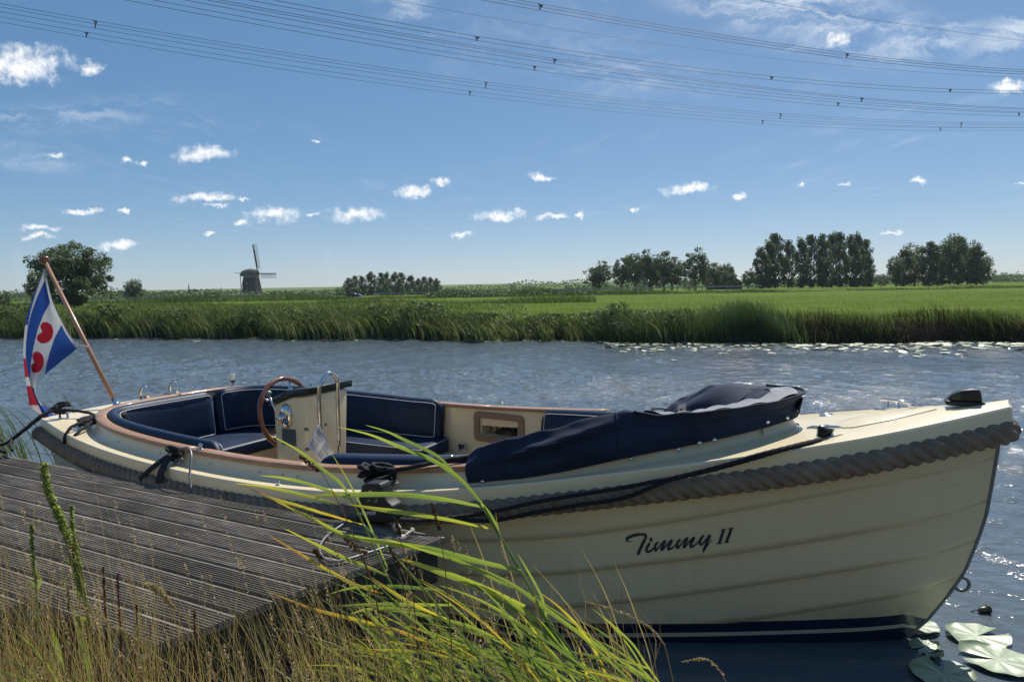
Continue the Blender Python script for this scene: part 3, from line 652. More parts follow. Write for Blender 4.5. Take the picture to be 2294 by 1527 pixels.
# ------------------------------------------------------------------ trees
def crown_mesh(kind, seed, n):
    global rng
    keep = rng; rng = np.random.default_rng(seed)
    if kind == 'slim':
        C = []
        for _ in range(80):
            z = rng.uniform(.06, .95); rad = .20*np.sin(math.pi*min(1, max(0, (z-.02)/1.0))**.72)**.8+.015
            a = rng.uniform(0, 6.28); q = rad*math.sqrt(rng.random()); C.append((q*math.cos(a), q*math.sin(a), z, rng.uniform(.045, .085)))
        C.append((0.01, 0, .95, .05))
    elif kind == 'bush':
        C = []
        for _ in range(40):
            a = rng.uniform(0, 6.28); z = rng.uniform(.08, .85); rad = .52*math.sqrt(max(0, 1-((z-.25)/.72)**2)) if z > .25 else .5
            q = rad*rng.random()**.45; C.append((q*math.cos(a), q*math.sin(a), z, rng.uniform(.09, .17)))
    else:
        C = []; nb = 120 if kind == 'willow' else 95
        for _ in range(nb):
            u = rng.normal(size=3); u /= np.linalg.norm(u); q = rng.random()**.36
            zc, rz, rx = (.50, .48, .45) if kind == 'willow' else (.53, .44, .37)
            z = zc+u[2]*rz*q
            wob = 1+.22*math.sin(3*math.atan2(u[1], u[0])+seed)+.12*math.sin(7*u[2]+seed)
            C.append((u[0]*rx*q*wob, u[1]*rx*q*wob, z, rng.uniform(.06, .13)))
    C = np.array(C); per = n//len(C); P = []; A = []
    for c in C:
        g = rng.normal(size=(per, 3)); g *= (rng.random(per)**.4)[:, None]/np.linalg.norm(g, axis=1)[:, None]
        g[:, 2] *= 1.15 if kind == 'slim' else .85
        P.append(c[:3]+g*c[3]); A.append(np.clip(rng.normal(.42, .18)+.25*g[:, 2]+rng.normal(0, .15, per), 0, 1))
    P = np.concatenate(P); A = np.concatenate(A)
    s = {'slim': .021, 'bush': .035, 'round': .024, 'willow': .0185}[kind]
    V, F, A = leaf_quads(P, rng.uniform(.7, 1.4, len(P))*s, A, .5)
    rng = keep
    return V, F, A
def trunk_mesh(kind, seed):
    r = np.random.default_rng(seed+99)
    h = {'slim': .9, 'bush': .4, 'round': .62, 'willow': .6}[kind]; w = {'slim': .016, 'bush': .03, 'round': .026, 'willow': .032}[kind]
    P = [(r.normal(0, .008)*i, r.normal(0, .008)*i, h*i/5) for i in range(6)]
    parts = [tube(P, np.linspace(w, w*.25, 6), 7)]
    for k in range(9):
        z0 = h*r.uniform(.25, .85); a = r.uniform(0, 6.28); l = {'slim': .13, 'bush': .35, 'round': .3, 'willow': .36}[kind]*r.uniform(.6, 1.1)
        q = [(0, 0, z0), (l*.5*math.cos(a), l*.5*math.sin(a), z0+l*.45), (l*math.cos(a), l*math.sin(a), z0+l*.75)]
        parts.append(tube(q, [w*.45, w*.3, w*.1], 5))
    return join(*parts)
TREE = {}
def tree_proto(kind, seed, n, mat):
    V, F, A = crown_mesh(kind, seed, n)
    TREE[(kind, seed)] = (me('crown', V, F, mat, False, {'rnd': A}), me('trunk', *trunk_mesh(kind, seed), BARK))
for s_ in (1, 2, 3): tree_proto('slim', s_, 3400, LEAF_WI)
for s_ in (1, 2, 3): tree_proto('round', s_, 4600, LEAF_DK)
tree_proto('willow', 5, 15000, LEAF_WI)
for s_ in (1, 2): tree_proto('bush', s_, 1500, LEAF_BU)
tree_proto('bush', 3, 1500, LEAF_DK)
tree_proto('round', 9, 4200, LEAF_WI)
ORD = ['first', 'second', 'third', 'fourth', 'fifth', 'sixth', 'seventh', 'eighth', 'ninth', 'tenth', 'eleventh', 'twelfth', 'thirteenth', 'fourteenth', 'fifteenth']
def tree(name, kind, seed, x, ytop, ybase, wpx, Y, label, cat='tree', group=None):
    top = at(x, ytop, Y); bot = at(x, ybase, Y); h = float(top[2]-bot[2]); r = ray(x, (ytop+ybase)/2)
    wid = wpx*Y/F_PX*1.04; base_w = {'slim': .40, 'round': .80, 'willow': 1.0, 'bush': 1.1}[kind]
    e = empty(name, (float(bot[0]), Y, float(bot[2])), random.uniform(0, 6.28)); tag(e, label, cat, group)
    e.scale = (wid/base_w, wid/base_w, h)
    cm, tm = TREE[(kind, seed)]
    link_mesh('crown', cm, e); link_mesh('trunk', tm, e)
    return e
def trees():
    tree('willow_tree', 'willow', 5, 168, 538, 690, 158, 62, 'big rounded willow tree on the far bank behind the flag')
    tree('willow_tree', 'round', 9, 92, 598, 684, 62, 66, 'low shaggy side willow leaning out behind the flag cloth')
    tree('willow_tree', 'round', 9, 300, 624, 680, 50, 118, 'small lone round tree between the big willow and the church')
    tree('shrub', 'bush', 1, 476, 652, 672, 44, 118, 'low brownish shrub beside the windmill', 'shrub')
    tree('shrub', 'bush', 3, 8, 648, 690, 30, 60, 'low shrub at the picture edge beside the flag', 'shrub')
    g = 'slim trees in the row beyond the road'
    for i, (x, y, w) in enumerate([(781, 622, 26), (796, 617, 26), (811, 618, 22), (832, 608, 34), (856, 610, 24), (868, 610, 22), (886, 609, 30), (901, 610, 26), (921, 617, 26), (938, 623, 22), (952, 619, 24), (965, 621, 22), (979, 623, 24)]):
        tree('slim_tree', 'slim', 1+i % 3, x, y, 664, w*.92, 190+3*(i % 4), f'{ORD[i]} slim tree from the windmill side in the row beyond the road', 'tree', g)
    tree('shrub', 'bush', 3, 762, 641, 664, 26, 186, 'round shrub at the windmill end of the slim tree row', 'shrub')
    g = 'farm trees around the barn'
    for i, (x, y, w, k, s) in enumerate([(1343, 585, 62, 'round', 1), (1392, 577, 40, 'round', 2), (1425, 561, 66, 'round', 3), (1455, 560, 56, 'round', 1), (1488, 562, 74, 'round', 2), (1505, 580, 72, 'round', 3), (1559, 555, 52, 'round', 1), (1598, 588, 62, 'round', 2), (1625, 585, 44, 'round', 3)]):
        tree('farm_tree', k, s, x, y, 650, w*1.1, 140+4*(i % 3), f'{ORD[i]} leafy tree from the windmill side in the dark farm grove', 'tree', g)
    tree('fruit_tree', 'round', 1, 1678, 601, 648, 34, 138, 'small open tree alone between farm grove and tall grove')
    for x, y, w, lab, s in ((1277, 638, 24, 'small round bush on the verge before the farm grove', 1), (1434, 634, 28, 'round light green bush in front of the farm grove middle', 2), (1543, 628, 32, 'round light green bush below the tallest farm tree', 1), (1706, 619, 30, 'light green bush at the foot of the tall grove', 2), (1858, 622, 24, 'low pale bush under the middle of the tall grove', 1), (1973, 612, 34, 'dark round bush in the gap between the two groves', 3), (1590, 618, 22, 'brownish bush before the farm barn', 1)):
        tree('bush', 'bush', s, x, y, 652 if x < 1800 else 642, w, 118 if x < 1700 else 128, lab, 'bush')
    g = 'tall slender trees of the big grove'
    for i, (x, y, w) in enumerate([(1706, 552, 34), (1722, 540, 34), (1737, 522, 40), (1766, 537, 36), (1793, 534, 32), (1817, 525, 36), (1842, 523, 36), (1863, 523, 32), (1881, 519, 30), (1905, 525, 34), (1919, 523, 30), (1936, 535, 30), (1946, 570, 22)]):
        tree('tall_tree', 'slim', 1+(i*2) % 3, x, y, 646, w*1.12, 128+3*(i % 4), f'{ORD[i]} tree from the farm side in the tall grove on the meadow', 'tree', g)
    g = 'bushy trees at the meadow edge'
    for i, (x, y, w, b) in enumerate([(2007, 574, 34, 642), (2024, 558, 40, 642), (2049, 542, 46, 642), (2082, 540, 48, 642), (2098, 556, 30, 642), (2110, 550, 36, 638), (2127, 522, 44, 638), (2146, 528, 40, 638), (2167, 537, 42, 638), (2186, 550, 40, 638), (2203, 572, 30, 638)]):
        tree('bushy_tree', 'slim' if i % 2 else 'round', 1+i % 3 if i % 2 else 9, x, y, b, w*1.25, 125+4*(i % 3), f'{ORD[i]} tree from the tall grove in the rounded clump by the meadow', 'tree', g)
    g = 'far trees on the horizon'
    far = [(20, 652, 30), (60, 648, 26), (95, 650, 26), (355, 652, 24), (375, 650, 26), (398, 655, 24), (622, 648, 22), (610, 652, 24), (650, 654, 30), (682, 650, 18), (705, 655, 26), (730, 652, 20), (745, 655, 22), (1010, 641, 24), (1030, 646, 30), (1055, 648, 30), (1080, 647, 24), (1295, 640, 14), (1310, 637, 12), (2225, 610, 20), (2247, 608, 22), (2270, 610, 22), (2290, 613, 22), (1985, 611, 24), (1120, 650, 30), (1160, 651, 30), (1210, 650, 34), (1960, 612, 22)]
    for i, (x, y, w) in enumerate(sorted(far)):
        where = 'left of the windmill' if x < 540 else 'between windmill and slim tree row' if x < 760 else 'between slim tree row and farm grove' if x < 1330 else 'behind the rounded clump'
        idx = sum(1 for q in sorted(far)[:i] if (q[0] < 540) == (x < 540) and (540 <= q[0] < 760) == (540 <= x < 760) and (760 <= q[0] < 1330) == (760 <= x < 1330) and (q[0] >= 1330) == (x >= 1330))
        tree('horizon_tree', 'bush', 3, x, y, 672 if x < 600 else 668 if x < 1200 else 655 if x < 1600 else 634, w*1.3, 330+12*(i % 5), f'{ORD[idx]} tiny tree on the horizon {where}', 'tree', g)
trees()
def shore_shrubs():
    for x, y, yb, w, sd, lab in ((945, 667, 752, 120, 3, 'dark leafy shrub on the far shore below the slim tree row end'), (850, 676, 752, 90, 3, 'dark shrub on the far shore below the slim tree row'), (1385, 668, 756, 70, 3, 'dark pointed shrub on the far shore below the farm grove'), (1470, 690, 758, 130, 3, 'broad dark shrub beside the tall reed stand'),
                                 (1222, 694, 752, 55, 3, 'narrow dark shrub standing alone at the open meadow shore'), (400, 690, 752, 110, 1, 'pale green shrub on the far shore right of the flag staff'), (720, 684, 752, 100, 2, 'light green shrub on the far shore below the windmill'), (250, 672, 748, 120, 2, 'light green shrub at the foot of the big willow'), (560, 688, 752, 120, 3, 'dark shrub on the far shore under the windmill sails'), (40, 680, 750, 110, 1, 'pale green shrub on the far shore left of the flag')):
        X = px_x_on_shore(x, .7); tree('shore_shrub', 'bush', sd, x, y, yb, w, float(shore(X))+.7, lab, 'shrub', 'shrubs on the far shore')
shore_shrubs()
def far_wood():
    n = 9000; s = rng.uniform(-1.2, 1.2, n); Y = rng.uniform(395, 440, n); X = s*Y
    top = 2.2+1.6*np.clip(np.sin(X*.021+1)+.6*np.sin(X*.063), -.8, 2)+.8*np.sin(X*.19)
    z = -3.4+rng.random(n)**.7*(np.clip(top, .9, 6)+1.6)
    V, F, A = leaf_quads(np.c_[X, Y, z], rng.uniform(.35, .8, n), np.clip(rng.normal(.4, .2, n), 0, 1), .8)
    tag(ob('far_woodland', V, F, LEAF_DK, attrs={'rnd': A}, smooth=False), 'low dark line of far woods along the horizon', 'woods', kind='stuff')
    n = 15000; s = np.concatenate([rng.uniform(-1.1, .20, n*3//4), rng.uniform(.60, 1.1, n-n*3//4)]); Y = rng.uniform(212, 240, n); X = s*Y
    top = .35+.55*np.sin(X*.045)+.45*np.sin(X*.13+2)+.35*np.sin(X*.31)-.5*(s > -.08)*(s < .25)
    z = -3.4+rng.random(n)**.6*(3.4+np.clip(top, -.5, 2.2))
    V, F, A = leaf_quads(np.c_[X, Y, z], rng.uniform(.2, .45, n), np.clip(rng.normal(.45, .22, n)+.15*np.sin(X*.2), 0, 1), .8)
    tag(ob('polder_hedge', V, F, LEAF_DK, attrs={'rnd': A}, smooth=False), 'uneven dark hedges of the low land behind the road', 'hedge', kind='stuff')
    n = 5000; s = rng.uniform(-.12, .12, n); Y = rng.uniform(100, 112, n); X = s*Y
    z = -.35+rng.random(n)*(.75+.3*np.sin(X*.5))
    V, F, A = leaf_quads(np.c_[X, Y, z], rng.uniform(.10, .25, n), np.clip(rng.normal(.4, .2, n), 0, 1), .8)
    tag(ob('hedge_scrub', V, F, LEAF_DK, attrs={'rnd': A}, smooth=False), 'dark low hedge at the meadow end before the road', 'hedge', kind='stuff')
far_wood()

def windmill():
    Y = 300.; sc = Y/F_PX
    b = at(564, 664, Y); e = empty('windmill', (float(b[0]), Y, float(b[2])-1.0)); tag(e, 'thatched Dutch windmill with one sail up and one sail out', 'windmill')
    THATCH = pm('thatch', (.026, .024, .022), .95, var=.35, vscale=2, bump=.4, bscale=9); BEAMW = pm('pale_beam', (.42, .43, .42), .7); SAILM = pm('sail_lattice', (.55, .57, .56), .7); DARKW = pm('dark_timber', (.02, .028, .026), .8)
    hT = (664-620)*sc+1.0
    prof = [(5.1, 0), (4.5, 1.6), (3.9, 4), (3.35, hT-.8), (3.1, hT)]
    V, F = lathe(prof, 8); ob('tower', V, F, THATCH, e, False)
    V, F = lathe([(3.35, 0), (3.35, .18)], 8); V = [(x, y, z+hT) for x, y, z in V]; ob('cap_ring', V, F, BEAMW, e, False)
    # boat shaped cap, ridge along x
    P = []
    for i, x in enumerate(np.linspace(-3.7, 3.2, 9)):
        t = (x+3.7)/6.9; hh = (1.6+1.5*math.sin(math.pi*min(1, t*.72+.12))); ww = 2.9*math.sin(math.pi*min(.93, .14+.80*t))**.5
        for k in range(9):
            a = math.pi*k/8; P.append((x, -ww*math.cos(a), hT+.25+hh*math.sin(a)**.8))
    F = [(i*9+k, i*9+k+1, i*9+10+k, i*9+9+k) for i in range(8) for k in range(8)]
    F += [tuple(range(9)), tuple(72+k for k in reversed(range(9)))]
    ob('cap', P, F, pm('cap_thatch', (.085, .07, .06), .95, var=.3, vscale=2), e)
    hub = np.array([3.55, -1.2, hT+1.35])
    V, F = lathe([(.3, -.8), (.32, .8)], 10, tuple(hub), (1, -.5, 0)); ob('windshaft', V, F, DARKW, e)
    hubp = np.array([577, 612.])
    def P3(x, y): q = at(x, y, Y-1.6); return np.array([q[0]-b[0], q[1]-Y, q[2]-(b[2]-1.0)])
    def sail(tip, half, lab, edge=False):
        o = P3(577.5, 612.5); t = P3(*tip); s = empty('sail'); s.parent = e
        s['label'] = lab
        ob('stock', *beam(o, t, .34, .34), DARKW, s, False)
        d = (t-o); n = np.cross(d, [0, 1, 0]); n /= np.linalg.norm(n)
        if edge: return
        wd = half
        for k in range(4): ob('lattice_bar', *beam(o+d*.14+n*wd*(.3+k*.23), t+n*wd*(.3+k*.23), .11, .11), SAILM, s, False)
        for k in range(15):
            c = o+d*(.16+k*.84/14.3); ob('sail_rung', *beam(c, c+n*wd, .09, .09), SAILM, s, False)
        ob('leading_board', *beam(o+d*.2-n*.28, o+d*.82-n*.28, .45, .12), DARKW, s, False)
        ob('light_board', *beam(o+d*.84-n*.28, o+d*.99-n*.28, .40, .08), SAILM, s, False)
    sail((566, 548), -1.55, 'raised sail'); sail((619, 612.5), -1.9, 'sail stretched out sideways'); sail((588, 661), -.3, 'lowered sail seen edge on', True)
    # tail poles and braces
    for a, q in (((538, 612), (541, 661)), ((546, 620), (537, 661)), ((556, 618), (541, 655)), ((578, 617), (541, 661)), ((536, 612), (548, 616)), ((524, 610), (540, 613))):
        ob('tail_beam', *beam(P3(*a), P3(*q), .22, .22), BEAMW, e, False)
    for (x, y) in ((557, 634), (557, 650)):
        c = P3(x, y); w = ob('window', *box(c[0]-.35, c[0]+.35, c[1]-2.2, c[1]-2.05, c[2]-.35, c[2]+.35), BEAMW, e, False)
        ob('pane', *box(c[0]-.25, c[0]+.25, c[1]-2.24, c[1]-2.21, c[2]-.1, c[2]+.28), DARKW, w, False)
windmill()
def church():
    Y = 850.; b = at(424, 664, Y); sc = Y/F_PX; e = empty('church', (float(b[0]), Y, float(b[2])-3)); tag(e, 'distant church with a pointed spire on the horizon', 'church')
    ST = pm('church_slate', (.07, .08, .09), .8, var=.2, vscale=.3); BR = pm('church_brick', (.12, .09, .08), .9, var=.2, vscale=.4)
    ob('tower', *box(-1.8, 1.8, -1.8, 1.8, 0, 8), BR, e, False); V, F = lathe([(2.3, 0), (1.2, 2.4), (.7, 6), (.08, 11)], 8); ob('spire', [(x, y, z+8) for x, y, z in V], F, ST, e, False)
    ob('nave', *box(-16, -2, -4, 4, 0, 3.6), BR, e, False)
    V = [(-16.4, -4.4, 3.6), (-1.6, -4.4, 3.6), (-1.6, 4.4, 3.6), (-16.4, 4.4, 3.6), (-16.4, 0, 6.6), (-1.6, 0, 6.6)]; ob('roof', V, [(0, 1, 5, 4), (2, 3, 4, 5), (0, 4, 3), (1, 2, 5)], ST, e, False)
church()
def barn():
    Y = 156.; b = at(1622, 648, Y); e = empty('farm_barn', (float(b[0]), Y, float(b[2]))); tag(e, 'dark farm barn with a long sloping roof behind the grove', 'barn')
    BR = pm('barn_boards', (.05, .045, .042), .9, var=.3, vscale=1.5); RF = pm('barn_roof', (.11, .10, .09), .85, var=.3, vscale=2)
    ob('wall', *box(-3.0, 3.0, -3, 3, 0, 1.3), BR, e, False)
    V = [(-3.3, -3.3, 1.2), (3.3, -3.3, 1.2), (3.3, 3.3, 1.2), (-3.3, 3.3, 1.2), (0, -3.3, 3.7), (0, 3.3, 3.7)]
    ob('roof', V, [(0, 4, 5, 3), (1, 2, 5, 4), (0, 1, 4), (3, 5, 2)], RF, e, False); ob('door', *box(-.8, .8, -3.06, -3.0, 0, 1.1), RF, e, False)
barn()
def far_car():
    Y = 115.5; b = at(789, 661, Y); e = empty('car', (float(b[0]), 118.5, -1.1)); tag(e, 'silver car on the road before the slim tree row', 'car')
    PAINT = pm('silver_paint', (.45, .46, .48), .25, metal=.7); GL = pm('car_glass', (.02, .025, .03), .08)
    side = [(-2.0, .3), (-2.05, .75), (-1.9, .9), (-1.2, .98), (1.05, .95), (1.9, .8), (2.05, .6), (2.0, .3)]
    cab = [(-1.7, .9), (-1.15, 1.38), (-.4, 1.48), (.35, 1.42), (1.1, .95)]
    def ext(pts, w, z=0):
        n = len(pts); V = [(x, -w, zz+z) for x, zz in pts]+[(x, w, zz+z) for x, zz in pts]
        return V, [tuple(range(n)), tuple(range(2*n-1, n-1, -1))]+[(i, i+n, (i+1) % n+n, (i+1) % n) for i in range(n)]
    bevel(ob('body', *ext(side, .85), PAINT, e), .08); bevel(ob('cabin', *ext(cab, .72), GL, e), .05)
    ob('car_roof', *ext([(-1.2, 1.36), (-.4, 1.5), (.4, 1.43), (.3, 1.40), (-.4, 1.45), (-1.1, 1.33)], .70), PAINT, e)
    for x in (-1.25, 1.3):
        for y in (-.82, .82):
            w = ob('wheel', *lathe([(.31, -.1), (.31, .1)], 16, (x, y, .31), (0, 1, 0)), RUBBER, e); ob('rim', *lathe([(.18, -.11), (.18, .11)], 12, (x, y, .31), (0, 1, 0)), CHROME, w)
    for y in (-.6, .6): ob('headlight', *lathe([(.09, -.03), (.09, .05)], 10, (2.02, y, .62), (1, 0, 0)), WHITEP, e)
far_car()

# ------------------------------------------------------------------ power lines
def power_lines():
    az = R_(70); D = np.array([math.sin(az), math.cos(az)]); Nn = np.array([D[1], -D[0]])   # wires run away to the right
    def on_plane(x, y, off):
        r = ray(x, y); nn = np.array([-D[1], D[0]]); t = off/(r[:2]@nn); return CC+r*t
    W = [  # (label, offset, centre line pixels, wires (dy pixels), spacer pixels)
        ('upper twin of the lowest power line bundle', 84, [(0, 20), (213, 53), (600, 118), (1147, 201), (1748, 260), (2153, 279), (2294, 281)], (-5, -1, 5), [(213, 53), (1088, 194), (1748, 260), (2153, 279)]),
        ('lowest overhead power line bundle', 88, [(0, 46), (193, 77), (600, 142), (1052, 210), (1147, 223), (1708, 273), (2106, 289), (2294, 289)], (-3, 4), [(193, 77), (1052, 210), (1708, 273), (2106, 289)]),
        ('power line bundle third from the bottom', 66, [(120, -35), (305, -1), (600, 53), (1147, 146), (1197, 154), (1877, 234), (2282, 256), (2330, 258)], (-3, 4), [(1197, 152), (1877, 233), (2282, 256)]),
        ('power line bundle fourth from the bottom', 60, [(250, -38), (452, -2), (800, 62), (1147, 123), (1242, 138), (1930, 223), (2294, 246), (2340, 248)], (-3, -1, 4), [(1242, 138), (1930, 223)]),
        ('power line bundle fifth from the bottom', 56, [(380, -38), (578, -2), (800, 39), (1068, 87), (1147, 100), (1728, 175), (2128, 203), (2294, 206), (2340, 207)], (-2, 4), [(1068, 87), (1728, 175), (2128, 203)]),
        ('thin single earth wire below the highest bundle', 70, [(700, -30), (865, 0), (1147, 50), (1700, 129), (2294, 175), (2340, 177)], (0,), []),
        ('highest three wire power line bundle', 50, [(950, -32), (1105, -2), (1210, 16), (1500, 65), (1897, 125), (2294, 161), (2340, 164)], (-3, 0, 4), [(1210, 16), (1897, 125)]),
        ('thin earth wire across the top cirrus cloud', 58, [(1500, -36), (1680, 0), (2000, 54), (2294, 94), (2340, 99)], (0,), [])]
    for lab, off, px, wires, sp in W:
        e = empty('power_line'); tag(e, lab, 'power line', 'overhead power line bundles')
        P0 = np.array([on_plane(x, y, off) for x, y in px]); k = off/F_PX
        # a real span: smooth sagging curve through the sighted points, continued past the frame
        s = (P0[:, :2]@D); co = np.polyfit(s, P0[:, 2], 3)
        ss = np.linspace(s[0]-25, s[-1]+40, 90); base = P0[0, :2]-D*s[0]
        line = np.c_[base[None]+ss[:, None]*D[None], np.polyval(co, ss)]
        e.location = tuple(line[45]); line = line-line[45]
        for i, dy in enumerate(wires):
            q = line.copy(); q[:, 2] -= dy*k*1.15*1.0; q[:, :2] += np.array([-D[1], D[0]])*(.25*(i-1))
            ob('wire', *tube(q, .019 if len(wires) > 1 else .014, 5), WIREM, e)
        for (x, y) in sp:
            c = on_plane(x, y, off); sc = float(c[:2]@D); c = np.array([*(base+sc*D), np.polyval(co, sc)])-np.array(e.location)
            hs = [-dy*k*1.15 for dy in wires]
            V, F = join(beam(c+[0, 0, min(hs)-.05], c+[0, 0, max(hs)+.05], .06, .06), beam(c+[-.08, 0, min(hs)], c+[.2, 0, max(hs)], .06, .06), beam(c+[.2, .1, max(hs)], c+[-.14, -.1, max(hs)], .08, .06))
            ob('spacer', V, F, WIREM, e, False)
power_lines()

def haze():
    o = ob('haze', *box(-900, 900, -60, 1000, -1.5, 48), None, smooth=False); o['kind'] = 'stuff'; o['label'] = 'thin summer haze over the river land'
    m = bpy.data.materials.new('haze_air'); m.use_nodes = True; N = m.node_tree.nodes; L = m.node_tree.links; N.remove(N['Principled BSDF'])
    v = N.new('ShaderNodeVolumePrincipled'); v.inputs['Color'].default_value = (.80, .90, 1, 1); v.inputs['Density'].default_value = .0002; v.inputs['Anisotropy'].default_value = .2
    L.new(v.outputs[0], N['Material Output'].inputs['Volume']); o.data.materials.append(m)
haze()

# ================================================================== THE BOAT  (local: x = u towards the bow, y = -v, v = towards the quay)
BO = np.array([-2.91982, 5.53753]); YAW = -0.49842; BL = 5.62
AX = np.array([math.cos(YAW), math.sin(YAW)]); NV = np.array([AX[1], -AX[0]])
def bw3(u, v, z): p = BO+u*AX+v*NV; return np.array([p[0], p[1], z])
def lb(u, v, z): return (u, -v, z)
def spl(xk, yk, x):
    xk = np.asarray(xk, float); yk = np.asarray(yk, float); n = len(xk); A = np.zeros((n, n)); r = np.zeros(n); A[0, 0] = A[-1, -1] = 1; h = np.diff(xk)
    for i in range(1, n-1):
        A[i, i-1] = h[i-1]; A[i, i] = 2*(h[i-1]+h[i]); A[i, i+1] = h[i]; r[i] = 6*((yk[i+1]-yk[i])/h[i]-(yk[i]-yk[i-1])/h[i-1])
    Mm = np.linalg.solve(A, r); x = np.asarray(x, float)
    i = np.clip(np.searchsorted(xk, x)-1, 0, n-2); t = x-xk[i]; H = h[i]
    return (Mm[i]*(H-t)**3+Mm[i+1]*t**3)/(6*H)+(yk[i]/H-Mm[i]*H/6)*(H-t)+(yk[i+1]/H-Mm[i+1]*H/6)*t
US = np.array([0, .15, .3, .45, .6, .72, .83, .92, 1.0])*5.6206; BS = [.7596, .9674, 1.0487, 1.0495, .9263, .6703, .4892, .3229, .048]
ZU = np.array([0, .25, .5, .75, 1])*5.6206; ZS = [.7238, .6484, .6378, .7865, 1.0699]
def hb(u): return spl(US, BS, u)
def sz(u): return spl(ZU, ZS, u)
def ustem(z): return np.interp(z, [-.3, -.1, 0, .05, .11, .25, .36, .5, .6, .7, .91, 1.1], [4.9, 5.15, 5.262, 5.305, 5.352, 5.435, 5.486, 5.526, 5.55, 5.562, 5.585, 5.60])
WLU = [0, 1., 2., 3., 3.5, 3.83, 4.36, 4.88, 5.06, 5.26]; WLV = [.58, .80, .94, .94, .85, .754, .488, .227, .135, .012]
def hullv(u, z):                                       # half breadth of the hull at station u, height z
    u = np.asarray(u, float); z = np.asarray(z, float)
    us_ = ustem(z); uu = np.clip(u*5.26/us_, 0, 5.26); w = np.interp(uu, WLU, WLV)
    top = hb(np.minimum(u, 5.62))-.03; t = np.clip(z/(sz(u)-.07), 0, 1.2)
    v = np.where(z >= 0, w+(top-w)*t**.9, w*np.sqrt(np.clip(1-(z/-.42)**2, 0, 1)))
    return np.minimum(v, np.maximum((us_-u)*.9, 0)+.014)
LINES = [  # heights of the plank edges along the hull, top to bottom
    None,
    ([0, 1.5, 3, 3.45, 3.82, 4.19, 4.97, 5.21, 5.6], [.50, .44, .44, .448, .472, .528, .716, .772, .85]),
    ([0, 1.5, 3, 3.89, 4.2, 4.38, 4.97, 5.475, 5.6], [.37, .30, .295, .322, .368, .398, .522, .642, .67]),
    ([0, 1.5, 3, 4.02, 4.19, 4.375, 4.97, 5.43, 5.6], [.23, .16, .155, .183, .205, .238, .366, .465, .50]),
    ([0, 1.5, 3, 4.0, 4.3, 4.64, 4.97, 5.35, 5.6], [.11, .05, .045, .06, .08, .125, .200, .288, .35]),
    ([0, 6], [-.25, -.25])]
def line_z(k, u):
    if k == 0: return sz(u)-.062
    if k == 5: return np.full_like(np.asarray(u, float), -.25)
    return spl(LINES[k][0], LINES[k][1], u)

boat = empty('motor_boat', (BO[0], BO[1], 0), YAW); tag(boat, 'cream open motor boat with rope fender and navy cushions moored at the jetty', 'boat')

def build_hull():
    hull = None
    su = np.concatenate([np.linspace(0, 4.6, 52), np.linspace(4.64, 1, 1)]) if 0 else None
    for side in (1, -1):
        for k in range(5):
            n = 84; rows = 7; V = []
            for j in range(rows):
                f = j/(rows-1)                                   # 0 at lower edge, 1 at upper edge
                for i in range(n):
                    t = i/(n-1); t = t*(1.25-.25*t) if t < 1 else 1.
                    u = 5.2*t
                    for _ in range(4):                           # walk out to the stem at this plank height
                        z = (1-f)*line_z(k+1, np.array([u]))[0]+f*line_z(k, np.array([u]))[0]; u = float(ustem(z))*t
                    z = float((1-f)*line_z(k+1, np.array([u]))[0]+f*line_z(k, np.array([u]))[0])
                    fade = min(1, max(0, (ustem(z)-u-.03)/.14))
                    proud = .016*(1-f)*fade if k < 4 else 0
                    V.append(lb(u, side*(float(hullv(u, z))+proud), z))
            # return lip under each plank
            lipn = 0
            if k < 4:
                for i in range(n):
                    x, y, z = V[i]; V.append((x, y-(-side)*(-.013) if False else y+side*.018, z+.001)); lipn = 1
            F = []
            for j in range(rows-1):
                for i in range(n-1):
                    q = (j*n+i, j*n+i+1, (j+1)*n+i+1, (j+1)*n+i); F.append(q if side == 1 else q[::-1])
            if lipn:
                b = rows*n
                for i in range(n-1):
                    q = (b+i, b+i+1, i+1, i); F.append(q if side == 1 else q[::-1])
            if hull is None:
                # keel body closes the bottom; the planks hang on it
                kv = []; ku = np.linspace(.05, 4.95, 40)
                for u in ku:
                    for a in np.linspace(-1, 1, 9): kv.append(lb(u, a*max(.01, float(hullv(u, -.25))), -.25-.12*(1-a*a)))
                kf = [(i*9+j, i*9+j+1, i*9+10+j, i*9+9+j) for i in range(39) for j in range(8)]
                hull = ob('hull', kv, kf, HULL, boat)
            ob('strake', V, F, HULL, hull)
    # transom
    zz = np.linspace(-.25, float(sz(np.array([0.]))[0])-.062, 12); V = []
    for z in zz: V += [lb(.0, float(hullv(0., z)), z), lb(.0, -float(hullv(0., z)), z)]
    F = [(2*i, 2*i+2, 2*i+3, 2*i+1) for i in range(11)]; ob('transom', V, F, HULL, hull, False)
    # dark stem band
    P = [lb(float(ustem(z))+.004, 0, z) for z in np.linspace(-.2, .92, 30)]
    ob('stem_band', *tube(P, .012, 8), STEELD, hull)
    return hull
hull = build_hull()

